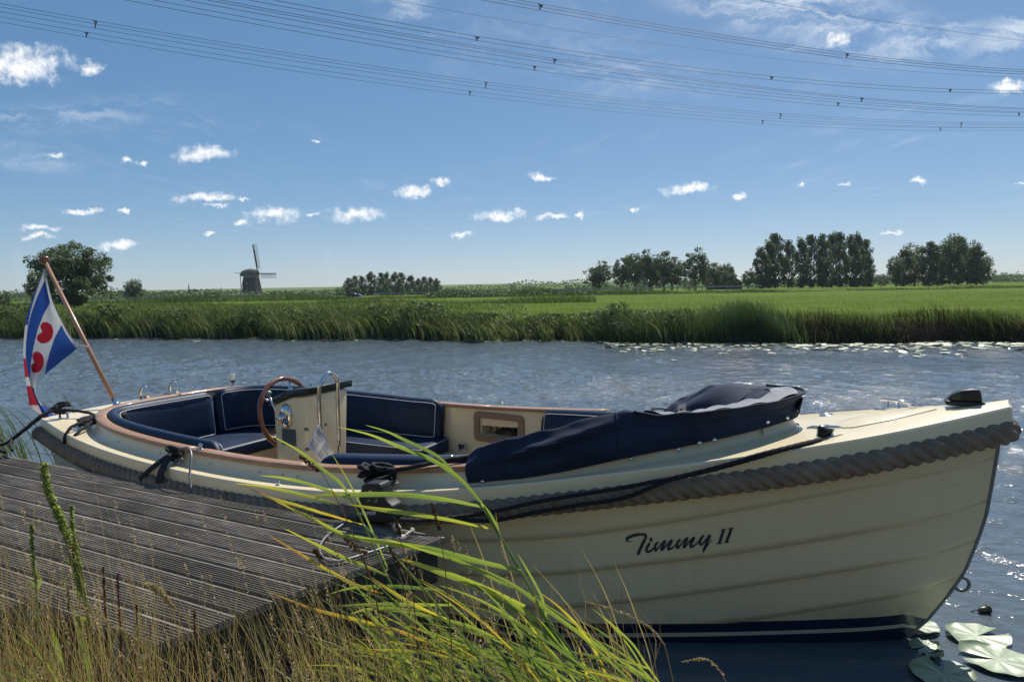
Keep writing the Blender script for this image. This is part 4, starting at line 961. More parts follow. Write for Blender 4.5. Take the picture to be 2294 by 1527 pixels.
def sheer_path(n=120, dz=0., out=0., u0=0., u1=5.62):
    u = np.linspace(u0, u1, n); b = hb(u)+out; z = sz(u)+dz
    return [lb(a, c, d) for a, c, d in zip(u, b, z)]
def build_deck():
    # inner edge of the deck = foot of the coaming, outer edge = sheer
    near = cr([(.40, 0), (.40, .30), (.43, .50), (.52, .645), (.72, .765), (1.0, .85), (1.405, .897), (1.873, .917), (2.34, .918), (2.81, .893), (3.28, .82), (3.6, .735), (3.85, .655), (4.15, .50), (4.45, .335), (4.65, .185), (4.755, .06), (4.775, 0)], 6)
    return near
COAM = build_deck()                                    # centre line of the coaming, near half (u, v)
def deck_z(u, v):
    b = np.maximum(hb(np.clip(u, 0, 5.62)), .05); return sz(np.clip(u, 0, 5.62))+.022*(1-np.clip(np.abs(v)/b, 0, 1)**2)
def offset(path, d):
    T = np.gradient(path, axis=0); T /= np.linalg.norm(T, axis=1)[:, None]; return path+np.c_[-T[:, 1], T[:, 0]]*d   # left of travel = outwards here
def loop_of(half):                                     # near half -> full closed loop (near, then mirrored far)
    far = half[::-1][1:-1]*np.array([1, -1]); return np.concatenate([half, far])
FOOT = offset(COAM, .054); TOPO = offset(COAM, .028)
def deck_mesh():
    inner = FOOT.copy(); inner[0, 1] = 0; inner[-1, 1] = 0
    ci = np.argmin(np.abs(inner[:, 0]-.47)+np.abs(inner[:, 1]-.62)); n = len(inner); outer = np.zeros_like(inner)
    for i in range(n):
        if i <= ci: outer[i] = (0, .7596*i/ci)
        else: outer[i, 0] = 0
    s = np.r_[0, np.cumsum(np.linalg.norm(np.diff(inner[ci:], axis=0), axis=1))]; s /= s[-1]
    # match stations by fore-and-aft position first, then stretch to the bow
    uo = inner[ci:, 0]-inner[ci, 0]*(1-s)**2
    stretch = 5.62-uo[-1]; uo = uo+stretch*np.clip((s-.35)/.65, 0, 1)**1.6
    uo = np.maximum.accumulate(uo); uo = uo/uo[-1]*5.62
    outer[ci:, 0] = uo; outer[ci:, 1] = hb(uo); outer[-1] = (5.62, .0)
    outer[-2, 1] = max(outer[-2, 1], .04)
    rows = 9; parts = []
    for side in (1, -1):
        V = []
        for r in range(rows):
            f = r/(rows-1)
            for i in range(n):
                p = outer[i]*(1-f)+inner[i]*f; V.append(lb(p[0], side*p[1], float(deck_z(p[0], p[1]))))
        F = []
        for r in range(rows-1):
            for i in range(n-1):
                q = (r*n+i, r*n+i+1, (r+1)*n+i+1, (r+1)*n+i); F.append(q[::-1] if side == 1 else q)
        parts.append((V, F))
    V, F = join(*parts)
    o = ob('deck', V, F, CREAM, boat)
    bm = bmesh.new(); bm.from_mesh(o.data); bmesh.ops.remove_doubles(bm, verts=bm.verts, dist=.0008); bmesh.ops.recalc_face_normals(bm, faces=bm.faces)
    bm.to_mesh(o.data); bm.free()
    if sum(p.normal.z for p in o.data.polygons) < 0: o.data.flip_normals()
    return o
deck = deck_mesh()
def sheer_band():
    V = []; u = np.concatenate([np.linspace(0, 5.3, 80), np.linspace(5.32, 5.62, 16)])
    pts = [(a, float(hb(a))) for a in u]+[(5.628, 0.)]
    loop = [(0., 0.)]+[(0., .76*t) for t in (.3, .6, .9)]+pts
    full = loop+[(a, -b) for a, b in reversed(loop[1:-1])]
    P = np.array([(a, -b, float(sz(np.clip(a, 0, 5.62)))) for a, b in full])
    T = np.roll(P, -1, 0)-np.roll(P, 1, 0); S = np.cross(T, [0, 0, 1.]); S /= np.linalg.norm(S, axis=1)[:, None]
    # outward = to the near side while walking forward on it
    prof = [(-.012, .003), (.0, .0015), (.006, -.006), (.010, -.060), (-.02, -.066)]
    V = []; k = len(prof)
    for p, s in zip(P, S):
        for a, b in prof: V.append(p+s*a+np.array([0, 0, b]))
    m = len(P); F = [(i*k+q, ((i+1) % m)*k+q, ((i+1) % m)*k+q+1, i*k+q+1) for i in range(m) for q in range(k-1)]
    ob('sheer_band', V, F, CREAM, boat, False)
    uu = np.concatenate([np.linspace(.0, 5.3, 70), np.linspace(5.33, 5.57, 20)])
    near = [(a, float(hb(a))+.012+ (.004 if a < 5.4 else 0)) for a in uu]; tip = [(5.612, .05), (5.628, 0.), (5.612, -.05)]
    path = near+tip+[(a, -b) for a, b in reversed(near)]
    P = cr([lb(a, b, float(sz(min(a, 5.62)))-.100) for a, b in path][::2], 3)
    ob('rope_fender', *twist_rope(P, .048, .215, 60, .009, 1, .50, 4), FENDROPE, boat)
    for sgn in (1, -1):
        ob('rope_end', *lathe([(.03, -.02), (.052, -.01), (.052, .03), (.03, .05)], 14, lb(0.0, sgn*.775, .62), (1, 0, 0)), FENDROPE, boat)
sheer_band()
def coaming():
    loop = loop_of(COAM); P = np.array([(a, -b, float(deck_z(a, b))) for a, b in loop])
    T = np.roll(P, -1, 0)-np.roll(P, 1, 0); T[:, 2] = 0; S = np.cross(T, [0, 0, 1.]); S /= np.linalg.norm(S, axis=1)[:, None]
    prof = [(.066, -.004), (.046, .006), (.030, .026), (.023, .052), (.016, .059), (-.010, .059), (-.016, .05), (-.018, -.06)]
    k = len(prof); V = [p+s*a+np.array([0, 0, b]) for p, s in zip(P, S) for a, b in prof]; m = len(P)
    F = [(i*k+q, ((i+1) % m)*k+q, ((i+1) % m)*k+q+1, i*k+q+1) for i in range(m) for q in range(k-1)]
    co = ob('coaming', V, F, CREAM, boat)
    # teak capping rail in lengths, butted with dark joints
    prof = [(.030, .060), (.033, .066), (.033, .077), (.027, .083), (-.030, .083), (-.036, .077), (-.036, .060)]
    half = COAM; cuts = [(0, .62), (.62, 1.78), (1.785, 2.60), (2.605, 3.56)]
    for side in (1, -1):
        for a, b in cuts:
            idx = [i for i in range(len(half)) if a <= half[i, 0] <= b or (a == 0 and half[i, 0] < .62)]
            pts = half[idx[0]:idx[-1]+2]
            if a == 0 and side == -1: pass
            Q = np.array([(p[0], -side*p[1], float(deck_z(p[0], p[1]))) for p in pts])
            if side == -1: Q = Q[::-1]
            V, F = sweep(Q, prof, True)
            ob('cap_rail', V, F, TEAK, co)
    for u, v in ((1.12, .925), (1.55, .955), (1.98, .968), (2.36, .968), (2.52, .965), (2.62, .962), (3.02, .93)):
        ob('fitting_screw', *lathe([(.005, 0), (.004, .003)], 8, lb(u, v-.008, float(deck_z(u, v))+.03), (0, -1, .1)), STEELD, co)
    return co
coam = coaming()

# ------------------------------------------------------------------ cockpit
def inner_path(d): return offset(COAM, -d)
def cockpit():
    IN = inner_path(.02); loop = loop_of(IN)
    # side liner from under the rail to the sole; far side has an opening for the cubby
    zsole = .20
    tm = .55
    U0, U1, Z0, Z1 = 2.575, 2.885, .505, .630
    half = IN[(IN[:, 0] > .30)]
    # resample the far wall so that it has columns exactly at the opening
    us = np.unique(np.concatenate([np.linspace(.43, 4.70, 60), [U0, U1]]))
    hv_ = np.interp(us, half[:, 0], half[:, 1])
    for side in (1, -1):
        zs_ = [zsole, .35, Z0, Z1, None]
        V = []; F = []; n = len(us)
        for zi in zs_:
            for u, v in zip(us, hv_): V.append(lb(u, side*v, zi if zi is not None else float(deck_z(u, v))+.06))
        for r in range(4):
            for i in range(n-1):
                if side == -1 and r == 2 and us[i] >= U0-1e-6 and us[i+1] <= U1+1e-6: continue
                q = (r*n+i, r*n+i+1, (r+1)*n+i+1, (r+1)*n+i); F.append(q if side == -1 else q[::-1])
        ob('side_liner', V, F, CREAM, boat)
    V = [lb(.425, -.52, zsole), lb(.425, .52, zsole), lb(.425, .52, .80), lb(.425, -.52, .80)]; ob('aft_liner', V, [(0, 1, 2, 3)], CREAM, boat, False)
    V = [lb(4.70, -.2, zsole), lb(4.70, .2, zsole), lb(4.70, .2, .93), lb(4.70, -.2, .93)]; ob('fore_liner', V, [(3, 2, 1, 0)], CREAM, boat, False)
    # cubby hole in the far wall
    va, vb_ = float(np.interp(U0, us, hv_)), float(np.interp(U1, us, hv_)); dp = .16
    cub = empty('cubby_hole'); cub.parent = boat
    A = [lb(U0, -va, Z0), lb(U1, -vb_, Z0), lb(U1, -vb_, Z1), lb(U0, -va, Z1)]; B = [(x, y+dp, z) for x, y, z in A]
    ob('recess', A+B, [(4, 5, 6, 7), (0, 4, 7, 3), (1, 2, 6, 5), (0, 1, 5, 4), (3, 7, 6, 2)], CREAM, cub, False)
    c = np.array([(U0+U1)/2, -(va+vb_)/2]); sl = (vb_-va)/(U1-U0)
    def rr(w, h, r, n=6):
        out = []
        for cx, cz, a0 in ((w-r, h-r, 0), (-w+r, h-r, 90), (-w+r, -h+r, 180), (w-r, -h+r, 270)):
            for k in range(n+1): a = R_(a0+90*k/n); out.append((cx+r*math.cos(a), cz+r*math.sin(a)))
        return out
    o1 = rr(.215, .108, .035); i1 = rr(.165, .065, .006); V = []
    zc = (Z0+Z1)/2
    for pts, dy in ((o1, .002), (o1, -.016), (i1, -.016), (i1, .002)):
        for x, z in pts: V.append((c[0]+x, -(-(c[1]))*0-(c[1]-0)-0+(-1)*0+(sl*x*1)*1.0+dy if False else (-c[1])+sl*x+dy, zc+z))
    n = len(o1); F = []
    for r in range(3):
        for k in range(n): F.append((r*n+k, r*n+(k+1) % n, (r+1)*n+(k+1) % n, (r+1)*n+k))
    ob('cubby_frame', V, F, TEAKG, cub, False)
    # teak sole boards
    sole = empty('sole'); sole.parent = boat
    for k in range(13):
        v0 = -.52+k*.08
        ob('sole_board', *box(.95, 4.3 if abs(v0) < .25 else 3.6, -v0-.037, -v0+.037, zsole+.0, zsole+.022), TEAKG, sole, False)
    bu_ = np.linspace(.43, 4.6, 30); bv_ = [min(.82, float(hullv(a, .12))-.06, float(hullv(a, .2))-.06) for a in bu_]
    ob('sole_base', [lb(a, s_*max(b, .02), zsole-.004) for a, b in zip(bu_, bv_) for s_ in (1, -1)], [(2*i, 2*i+2, 2*i+3, 2*i+1) for i in range(29)], DARKPANEL, sole, False)
    # U shaped bench
    bench = empty('bench'); bench.parent = boat
    ob('bench_front', *box(.44, .93, -.70, .70, zsole, .355), CREAM, bench, False)
    ob('bench_front', *box(.9, 2.36, .46, .86, zsole, .355), CREAM, bench, False)
    ob('bench_front', *box(.9, 2.05, -.86, -.50, zsole, .355), CREAM, bench, False)
    def cushion(pts, z0, z1, name='seat_cushion', parent=boat, bev=.025):
        n = len(pts); V = [lb(u, v, z0) for u, v in pts]+[lb(u, v, z1) for u, v in pts]
        F = [tuple(range(n)), tuple(range(2*n-1, n-1, -1))]+[(i, (i+1) % n, (i+1) % n+n, i+n) for i in range(n)]
        o = ob(name, V, F, NAVY, parent); bm = bmesh.new(); bm.from_mesh(o.data); bmesh.ops.recalc_face_normals(bm, faces=bm.faces); bm.to_mesh(o.data); bm.free(); bevel(o, bev, 4)
        q = [lb(u, v, z1-.006) for u, v in pts]; P = np.array(q+[q[0]]); ob('cushion_piping', *tube(P, .0022, 6), PIPING, o)
        return o
    cushion([(.48, -.66), (.48, .66), (1.0, .60), (1.0, -.44)], .36, .455)
    cushion([(1.01, -.46), (1.01, -.83), (1.6, -.88), (2.30, -.88), (2.34, -.46)], .36, .465)
    cushion([(1.01, .52), (1.01, .83), (1.6, .88), (2.05, .88), (2.05, .52)], .36, .455)
    # back cushions: thick slabs following the coaming, piped on the front face
    def back(path, z0, ztop, thick=.075, lean=.03, name='back_cushion'):
        path = resample(np.c_[np.array(path), np.zeros(len(path))], .02)[0][:, :2]; m = len(path); T = np.gradient(path, axis=0); T /= np.linalg.norm(T, axis=1)[:, None]; I = np.c_[T[:, 1], -T[:, 0]]
        # make I point to the middle of the cockpit
        if ((np.array([1.7, 0])-path[m//2])@I[m//2]) < 0: I = -I
        prof = [(0, 0), (.45, -.02), (.85, .0), (1, .07), (1.02, .3), (1.0, .7), (.93, .92), (.7, .99), (.3, 1.0), (.05, .96), (0, .85)]
        k = len(prof); V = []
        for j in range(m):
            e = min(j, m-1-j); rd = min(1, .55+.45*math.sin(min(1, e/5)*math.pi/2)) ; zt = ztop(path[j]) if callable(ztop) else ztop
            hh = (zt-z0)*(1 if e >= 5 else (1-.20*(1-math.sin(e/5*math.pi/2))**1.4))
            for a, f in prof:
                p = path[j]+I[j]*(thick*a*rd-lean*f+lean); V.append(lb(p[0], p[1], z0+hh*f))
        F = [(j*k+q, j*k+(q+1) % k, (j+1)*k+(q+1) % k, (j+1)*k+q) for j in range(m-1) for q in range(k)]
        F += [tuple(range(k)), tuple((m-1)*k+q for q in reversed(range(k)))]
        o = ob(name, V, F, NAVY, boat)
        bm = bmesh.new(); bm.from_mesh(o.data); bmesh.ops.recalc_face_normals(bm, faces=bm.faces); bm.to_mesh(o.data); bm.free()
        V = np.array(V).reshape(m, k, 3); up = V[2:-2, 6]; dn = V[2:-2, 3]
        off = np.c_[I, np.zeros(m)]*np.array([1, -1, 1]); off = off[2:-2]*.004
        ringp = np.concatenate([up+off, (dn+off)[::-1], (up+off)[:1]]); ringp, _ = resample(ringp, .012)
        ob('cushion_piping', *tube(ringp, .0024, 6), PIPING, o)
        return o
    IP = inner_path(.035)
    far = IP*np.array([1, -1])
    def seg(path, lo, hi):                                  # by u range on one half
        return [tuple(p) for p in path if lo <= p[0] <= hi]
    aftn = [p for p in IP if p[0] < 2.0]
    near_part = [tuple(p) for p in reversed(aftn) if p[1] > .03]+[(.437, 0), (.437, -.1), (.437, -.2), (.437, -.275)]
    back(near_part, .44, lambda p: .800-.045*min(1, max(0, p[0]-.6)/1.2))
    aft2 = [(.437, -.29), (.437, -.36)]+[tuple(p) for p in far if p[0] < 2.30 and p[1] < -.40]
    back(aft2, .455, lambda p: .800-.050*min(1, max(0, p[0]-.6)/1.4))
    back(seg(far, 3.12, 4.35), .47, lambda p: .755+.08*max(0, p[0]-3.2))
    back(seg(IP, 2.58, 4.1), .44, lambda p: .752+.05*max(0, p[0]-2.6), thick=.13, lean=.0)
    # mooring eye on far wall, little sticker and coiled line
    e = empty('wall_eye'); e.parent = boat
    ob('eye_plate', *box(2.40, 2.455, .845, .857, .365, .43), CHROME, e, False); ob('eye_hole', *lathe([(.012, 0), (.012, .016)], 12, (2.427, .842, .41), (0, -1, 0)), DARKPANEL, e)
    ob('cubby_gear', *sweep(np.array([(2.66, 1.02, .506), (2.72, .98, .525), (2.80, .96, .53), (2.87, .95, .51)]), [(-.05, 0), (-.03, .025), (.03, .025), (.05, 0)], True), RUBBER, cub)
    ob('cubby_gear', *box(2.80, 2.825, .93, .98, .515, .575), RUBBER, cub, False)
    st = ob('fuel_sticker', *box(2.09, 2.15, .452, .458, .29, .34), WHITEP, boat, False); ob('sticker_mark', *box(2.105, 2.135, .448, .451, .295, .335), REDINK, st, False)
cockpit()

def console():
    c = empty('console', lb(1.795, .01, .20)); c.parent = boat
    # prism: aft edge low, knee, forward edge high. local: x fore-aft, y = -v
    sec = [(-.17, 0), (.15, 0), (.17, .735), (.125, .76), (-.005, .745), (-.145, .665)]
    def prism(sec, y0, y1, taper=0):
        n = len(sec); V = [(x, y0+taper*z, z) for x, z in sec]+[(x, y1-taper*z, z) for x, z in sec]
        return V, [tuple(range(n)), tuple(range(2*n-1, n-1, -1))]+[(i, i+n, (i+1) % n+n, (i+1) % n) for i in range(n)]
    body = [(-.125, 0), (.11, 0), (.155, .715), (.02, .70), (-.145, .640)]
    o = ob('console_body', *prism(body, -.19, .19), CREAM, c); bevel(o, .016, 3)
    slab = [(-.165, .632), (.015, .703), (.175, .722), (.180, .768), (.015, .745), (-.172, .672)]
    o = ob('console_top', *prism(slab, -.215, .215), DARKPANEL, c); bevel(o, .005, 2)
    # wheel on the aft face
    wh = empty('steering_wheel', (-.235, .015, .545)); wh.parent = c; wh.rotation_euler = (0, R_(-100), 0)
    th = np.linspace(0, 2*math.pi, 48, endpoint=False); R0 = .235
    ring = np.c_[R0*np.cos(th), R0*np.sin(th), 0*th]
    ob('wheel_rim', *tube(ring, .0165+.002*np.cos(th*12), 10, True), MAHOG, wh)
    for k in range(5):
        a = R_(18+72*k); d = np.array([math.cos(a), math.sin(a), 0])
        ob('spoke', *tube(np.array([d*.03, d*.09, d*.10, d*.15, d*.16, d*.225]), [.007, .007, .011, .010, .007, .007], 8), MAHOG if k % 2 else CHROME, wh)
    ob('wheel_hub', *lathe([(.045, -.012), (.045, .01), (.02, .02)], 20), CHROME, wh)
    ob('steering_shaft', *tube(np.array([(0, 0, 0), (0, 0, -.10)]), .014, 8), CHROME, wh)
    # throttle box on the quay side face (y = -.19)
    t = empty('throttle'); t.parent = c
    V, F = lathe([(.062, 0), (.060, .012), (.045, .024), (.02, .028)], 24); V = [(-.025+x*.80, -.191-z, .575+y*1.30) for x, y, z in V]; ob('throttle_plate', V, F, CHROME, t)
    ob('throttle_hub', *lathe([(.022, 0), (.022, .03), (.014, .045)], 16, (-.035, -.215, .57), (0, -1, 0)), CHROME, t)
    ob('throttle_lever', *tube(np.array([(-.035, -.25, .575), (-.06, -.262, .64), (-.088, -.268, .71)]), [.006, .0065, .008], 8), CHROME, t)
    ob('throttle_knob', *lathe([(.004, -.020), (.015, -.015), (.022, -.003), (.021, .008), (.014, .016), (.003, .019)], 16, (-.096, -.27, .728), (-.2, 0, 1)), STEELD, t)
    ob('data_plate', *box(-.070, .050, -.196, -.191, .385, .49), GREYPLATE, c, False)
    # tall grab rail on the forward face
    g = empty('grab_rail'); g.parent = c; x = .225
    P = cr([(x, -.155, .34), (x, -.155, .55), (x, -.155, .72), (x+.01, -.14, .80), (x+.012, -.07, .85), (x+.012, 0, .80), (x+.002, .01, .70), (x, .01, .55), (x, .01, .34)], 6)
    ob('rail_tube', *tube(P, .0135, 12), CHROME, g)
    for y in (-.155, .01):
        for z in (.37, .50): ob('rail_foot', *lathe([(.012, 0), (.009, .022)], 10, (.128, y-.03, z), (1, 0, 0)), STEELD, g)
    # small dark lanyard
    ob('lanyard', *tube(cr([(.235, .0, .40), (.24, -.005, .37), (.238, -.015, .33), (.24, -.018, .27), (.238, -.022, .24)], 4), .004, 6), BLKROPE, c)
    for k, (a, b) in enumerate(((-.10, .05), (-.04, .1), (-.02, .15))):
        ob('switch', *lathe([(.012, 0), (.008, .018)], 10, (a, b-.12, .69+.3*(a+.1)+.03)), CHROME, c)
    return c
cons = console()
def paper_sheet():
    # instruction sheet tied to the grab rail, hanging by one corner
    Y = None
    base = bw3(2.02, .20, .62); Yd = float(base[1])-.02
    c = [(712, 948), (748, 1012), (722, 1041), (687, 997)]       # corners: top, right, bottom, left
    P = [at(x, y, Yd-.02*i) for i, (x, y) in enumerate(c)]
    e = empty('printed_sheet', tuple(P[0])); tag(e, 'white printed instruction sheet hanging from the console rail by one corner', 'paper sheet')
    A, B, Cc, Dd = [p-P[0] for p in P]; n = 14; V = []
    nrm = np.cross(B-A, Dd-A); nrm /= np.linalg.norm(nrm)
    if nrm[1] > 0: nrm = -nrm
    def S(s, t, h=0):                                              # s: A->B (long edge), t: A->D
        p = (A*(1-s)+B*s)*(1-t)+(Dd*(1-s)+Cc*s)*t
        return p+nrm*(.018*math.sin(math.pi*s)+.010*math.sin(2*math.pi*t)*(1-s)+h)
    for j in range(n+1):
        for i in range(n+1): V.append(S(i/n, j/n))
    F = [(j*(n+1)+i, j*(n+1)+i+1, (j+1)*(n+1)+i+1, (j+1)*(n+1)+i) for j in range(n) for i in range(n)]
    ob('sheet', V, F, PAPER, e)
    parts = []; r = random.Random(4)
    def bar(s0, s1, t0, t1):
        k = 5; v = []
        for i in range(k+1):
            s = s0+(s1-s0)*i/k; v += [S(s, t0, .0012), S(s, t1, .0012)]
        parts.append((v, [(2*i, 2*i+1, 2*i+3, 2*i+2) for i in range(k)]))
    bar(.06, .97, .035, .062)
    for col, (a, b) in enumerate(((.08, .46), (.54, .95))):
        t = .12
        while t < .90:
            for q in range(r.randint(3, 6)):
                if t > .90: break
                bar(a+.02, b-r.choice((0, .02, .05, .16)), t, t+.009); t += .022
            t += .03
    V, F = join(*parts); ob('print_lines', V, F, INK, e, False)
    ob('tie', *tube(np.array([S(0, 0)+nrm*.004, S(0, 0)+np.array([-.0, 0, .03])]), .0018, 5), PIPING, e)
paper_sheet()

# ------------------------------------------------------------------ folded spray hood lying round the fore end of the cockpit
def canopy():
    hood = empty('spray_hood'); hood.parent = boat
    half = COAM[COAM[:, 0] > 3.50]
    near = half; path = np.concatenate([near, (half[::-1]*np.array([1, -1]))[1:]])
    keep = [i for i in range(len(path)) if not (path[i, 1] < 0 and path[i, 0] < 4.02)]
    path = path[keep]; m0 = len(path)
    P3_, q = resample(np.c_[path, np.zeros(len(path))], .013); path = P3_[:, :2]; m = len(path)
    T = np.gradient(path, axis=0); T /= np.linalg.norm(T, axis=1)[:, None]; O = np.c_[-T[:, 1], T[:, 0]]
    for _ in range(6): O[1:-1] = (O[:-2]+2*O[1:-1]+O[2:])/4
    O /= np.linalg.norm(O, axis=1)[:, None]
    apex = int(np.argmax(path[:, 0])); s = q/q[-1]; sa = s[apex]
    def lerp(x, xs, ys): return float(np.interp(x, xs, ys))
    rg = random.Random(2)
    from mathutils import noise as mn
    ring = 41; V = []
    for j in range(m):
        t = s[j]
        H = lerp(t, [0, .02, .05, .12, .22, .29, .36, .42, sa-.06, sa, sa+.05, sa+.2, .88, .97, 1], [.12, .160, .175, .192, .208, .205, .165, .140, .112, .115, .13, .16, .16, .10, .05])
        Wd = lerp(t, [0, .04, .2, .4, sa, .85, 1], [.05, .10, .13, .14, .15, .15, .06])
        lip = lerp(t, [0, .29, .40, sa-.08, sa+.03, sa+.10, 1], [0, 0, .7, 1, 1, .3, 0])       # outward rim of the folded skirt
        z0 = float(deck_z(path[j, 0], path[j, 1]))+lerp(t, [0, .1, .3, sa, 1], [.002, .004, .034, .045, .05])
        bag = 1-lip
        for k in range(ring):
            a = k/(ring-1)                                          # 0 outer foot -> .45 rim -> 1 inner foot
            # long slack folds: a sharp crease that slopes down the bag plus wandering wrinkles
            cre = .030*bag*math.exp(-((a-.30-.55*(t-.10))/.050)**2)*lerp(t, [0, .05, .12, .24, .31], [0, .3, 1, .8, 0])
            cre -= .022*bag*math.exp(-((a-.20-.55*(t-.10))/.06)**2)*lerp(t, [0, .06, .14, .26, .33], [0, .4, 1, .7, 0])
            w = mn.noise((t*11, a*4.5, 2.3))*.020*(.35+bag)+mn.noise((t*30+a*9, a*7, 9.1))*.008+(abs(mn.noise((t*16-a*5, a*3, 5.)))-.25)*-.016*(.3+bag)
            w *= math.sin(math.pi*min(1, a*1.02+.01))**.5*(1-.75*lip)
            if a < .45:
                f = a/.45; nn = .050+.034*math.sin(math.pi*min(1, f*1.05))*(1-.45*lip)+lip*(.024*f**3-.030*math.sin(math.pi*f))+cre*1.0+w; zz = H*(f**.92)+cre*.3
            else:
                f = (a-.45)/.55
                nn = .050+lip*.024-(Wd+.06)*f+bag*.02*math.sin(math.pi*f)
                zz = H*(1-f**2.4)*bag+lip*(H*(1-.06*math.sin(math.pi*min(1, f*1.15)))*(1-max(0, f-.7)*1.2)-.004*f)+w+cre*.6
            p = path[j]+O[j]*nn
            V.append(lb(p[0], p[1], z0+max(zz, 0)))
    F = [(j*ring+k, j*ring+k+1, (j+1)*ring+k+1, (j+1)*ring+k) for j in range(m-1) for k in range(ring-1)]
    F += [(j*ring, (j+1)*ring, (j+1)*ring+ring-1, j*ring+ring-1) for j in range(m-1)]
    F += [tuple(range(ring)), tuple((m-1)*ring+k for k in reversed(range(ring)))]
    o = ob('hood_cloth', V, F, NAVYC, hood)
    bm = bmesh.new(); bm.from_mesh(o.data); bmesh.ops.recalc_face_normals(bm, faces=bm.faces); bm.to_mesh(o.data); bm.free()
    sub = o.modifiers.new('sub', 'SUBSURF'); sub.levels = 1; sub.render_levels = 1
    Va = np.array(V).reshape(m, ring, 3)
    rim = [tuple(Va[j, 18]+np.array([0, 0, .004])) for j in range(m) if .30 < s[j] < sa+.12]
    ob('hood_hem', *tube(np.array(rim), .006, 6), NAVYC, hood)
    # pale lining showing inside the folded rim
    js = [j for j in range(m) if sa-.30 < s[j] < sa+.06]; V = []; cols = [21, 24, 27, 30, 33]
    for j in js:
        for c_ in cols: V.append(Va[j, c_]+np.array([0, 0, .008+.006*math.sin(j*.5+c_)]))
    k = len(cols); F = [(a*k+b, a*k+b+1, (a+1)*k+b+1, (a+1)*k+b) for a in range(len(js)-1) for b in range(k-1)]
    ob('hood_lining', V, F, LINING, hood)
    # far wing of the cloth standing up as a rounded flap
    uu = np.linspace(0, 1, 22); V = []
    bot = [(4.10, -.44, .80), (4.20, -.36, .85), (4.31, -.26, .885), (4.40, -.17, .905), (4.47, -.10, .93)]
    top = [(4.13, -.44, .875), (4.25, -.40, .950), (4.40, -.36, 1.035), (4.50, -.33, 1.050), (4.60, -.29, 1.045)]
    bot = cr(bot, 6); top = cr(top, 6); nn = len(bot)
    for b_, t_ in zip(bot, top):
        for f in np.linspace(0, 1, 9):
            p = b_*(1-f)+t_*f; bulge = .045*math.sin(math.pi*f); V.append(lb(p[0]+bulge*.3, p[1]+bulge, p[2]+bulge*.35))
    F = [(a*9+b, a*9+b+1, (a+1)*9+b+1, (a+1)*9+b) for a in range(nn-1) for b in range(8)]
    fl = ob('hood_flap', V, F, NAVYC, hood); sm = fl.modifiers.new('solid', 'SOLIDIFY'); sm.thickness = .006
    rimb = cr([(4.56, -.30, .97), (4.68, -.24, .985), (4.77, -.14, 1.0), (4.825, -.03, 1.005), (4.83, .05, 1.0)], 8); V = []
    for i, p in enumerate(rimb):
        hgt = .075-.03*abs(i/(len(rimb)-1)-.35)
        for f in np.linspace(0, 1, 5): V.append(lb(p[0]+.012*f, p[1], p[2]-.02+hgt*f))
    F = [(a*5+b, a*5+b+1, (a+1)*5+b+1, (a+1)*5+b) for a in range(len(rimb)-1) for b in range(4)]
    rb = ob('hood_rim', V, F, NAVYC, hood); sm = rb.modifiers.new('solid', 'SOLIDIFY'); sm.thickness = .006
    for tt in (.075, .27):
        j = int(np.argmin(np.abs(s-tt))); ob('hood_seam', *tube(np.array([Va[j, k_]+np.array([0, 0, .001]) for k_ in range(1, 34)]), .0028, 6), NAVYC, hood)
    ob('hood_seam', *tube(np.array([Va[j, int(11+3*math.sin(j*.03))] for j in range(4, int(m*.62))]), .0026, 6), NAVYC, hood)
    # press studs on the skirt and the small maker's tag
    for (x, y) in ((1080, 1079), (1413, 1024), (1517, 1007), (1565, 994), (1603, 985), (1719, 946), (1762, 934), (1796, 924)):
        best = min(range(m*11), key=lambda q: 0)
        # nearest point of the outer skirt seen along this sight line
        d = ray(x, y); d = d/np.linalg.norm(d); bestd = 9; bp = None
        for j in range(m):
            if s[j] > sa+.02: break
            for k_ in range(0, 12):
                w = np.array(Va[j, k_]); pw = np.array([BO[0]+w[0]*AX[0]+w[1]*-NV[0], BO[1]+w[0]*AX[1]+w[1]*-NV[1], w[2]])
                r = pw-CC; dd = np.linalg.norm(r-d*(r@d))
                if dd < bestd: bestd = dd; bp = (j, k_)
        j, k_ = bp; nrm = np.cross(Va[min(j+1, m-1), k_]-Va[max(j-1, 0), k_], Va[j, k_+1]-Va[j, max(k_-1, 0)]); nrm /= np.linalg.norm(nrm)+1e-9
        if nrm@np.array([O[j, 0], -O[j, 1], .1]) < 0: nrm = -nrm
        ob('press_stud', *lathe([(.0105, -.004), (.0105, .003), (.006, .006)], 12, tuple(Va[j, k_]+nrm*.003), tuple(nrm)), CHROME, hood)
    tg = bw3(4.10, -.40, .83); 
    L0 = np.array(lb(4.165, -.352, .86)); R0_ = np.array(lb(4.215, -.325, .875)); h = np.array([0, 0, .055])
    l = ob('maker_tag', [L0, R0_, R0_+h*1.1, L0+h], [(0, 1, 2, 3)], WHITEP, hood, False)
    dd = (R0_-L0); nn_ = np.cross(dd, h); nn_ /= np.linalg.norm(nn_); nn_ *= .003 if nn_[1] < 0 else -.003
    def tp(a, b): return L0+dd*a+h*b+nn_
    ob('tag_mark', [tp(.18, .75), tp(.35, .62), tp(.62, .60), tp(.85, .72), tp(.6, .50), tp(.42, .32), tp(.30, .38), tp(.34, .52)], [(0, 1, 7), (1, 2, 4, 7), (2, 3, 4), (7, 4, 5, 6)], REDINK, l, False)
    # polished frame tube sticking out of the roll
    fr = ob('hood_frame_tube', *tube(np.array([lb(3.33, .70, .765), lb(3.70, .72, .84)]), .014, 12), CHROME, hood)
    ob('tube_collar', *tube(np.array([lb(3.325, .70, .764), lb(3.38, .703, .775)]), .018, 12), CHROME, fr)
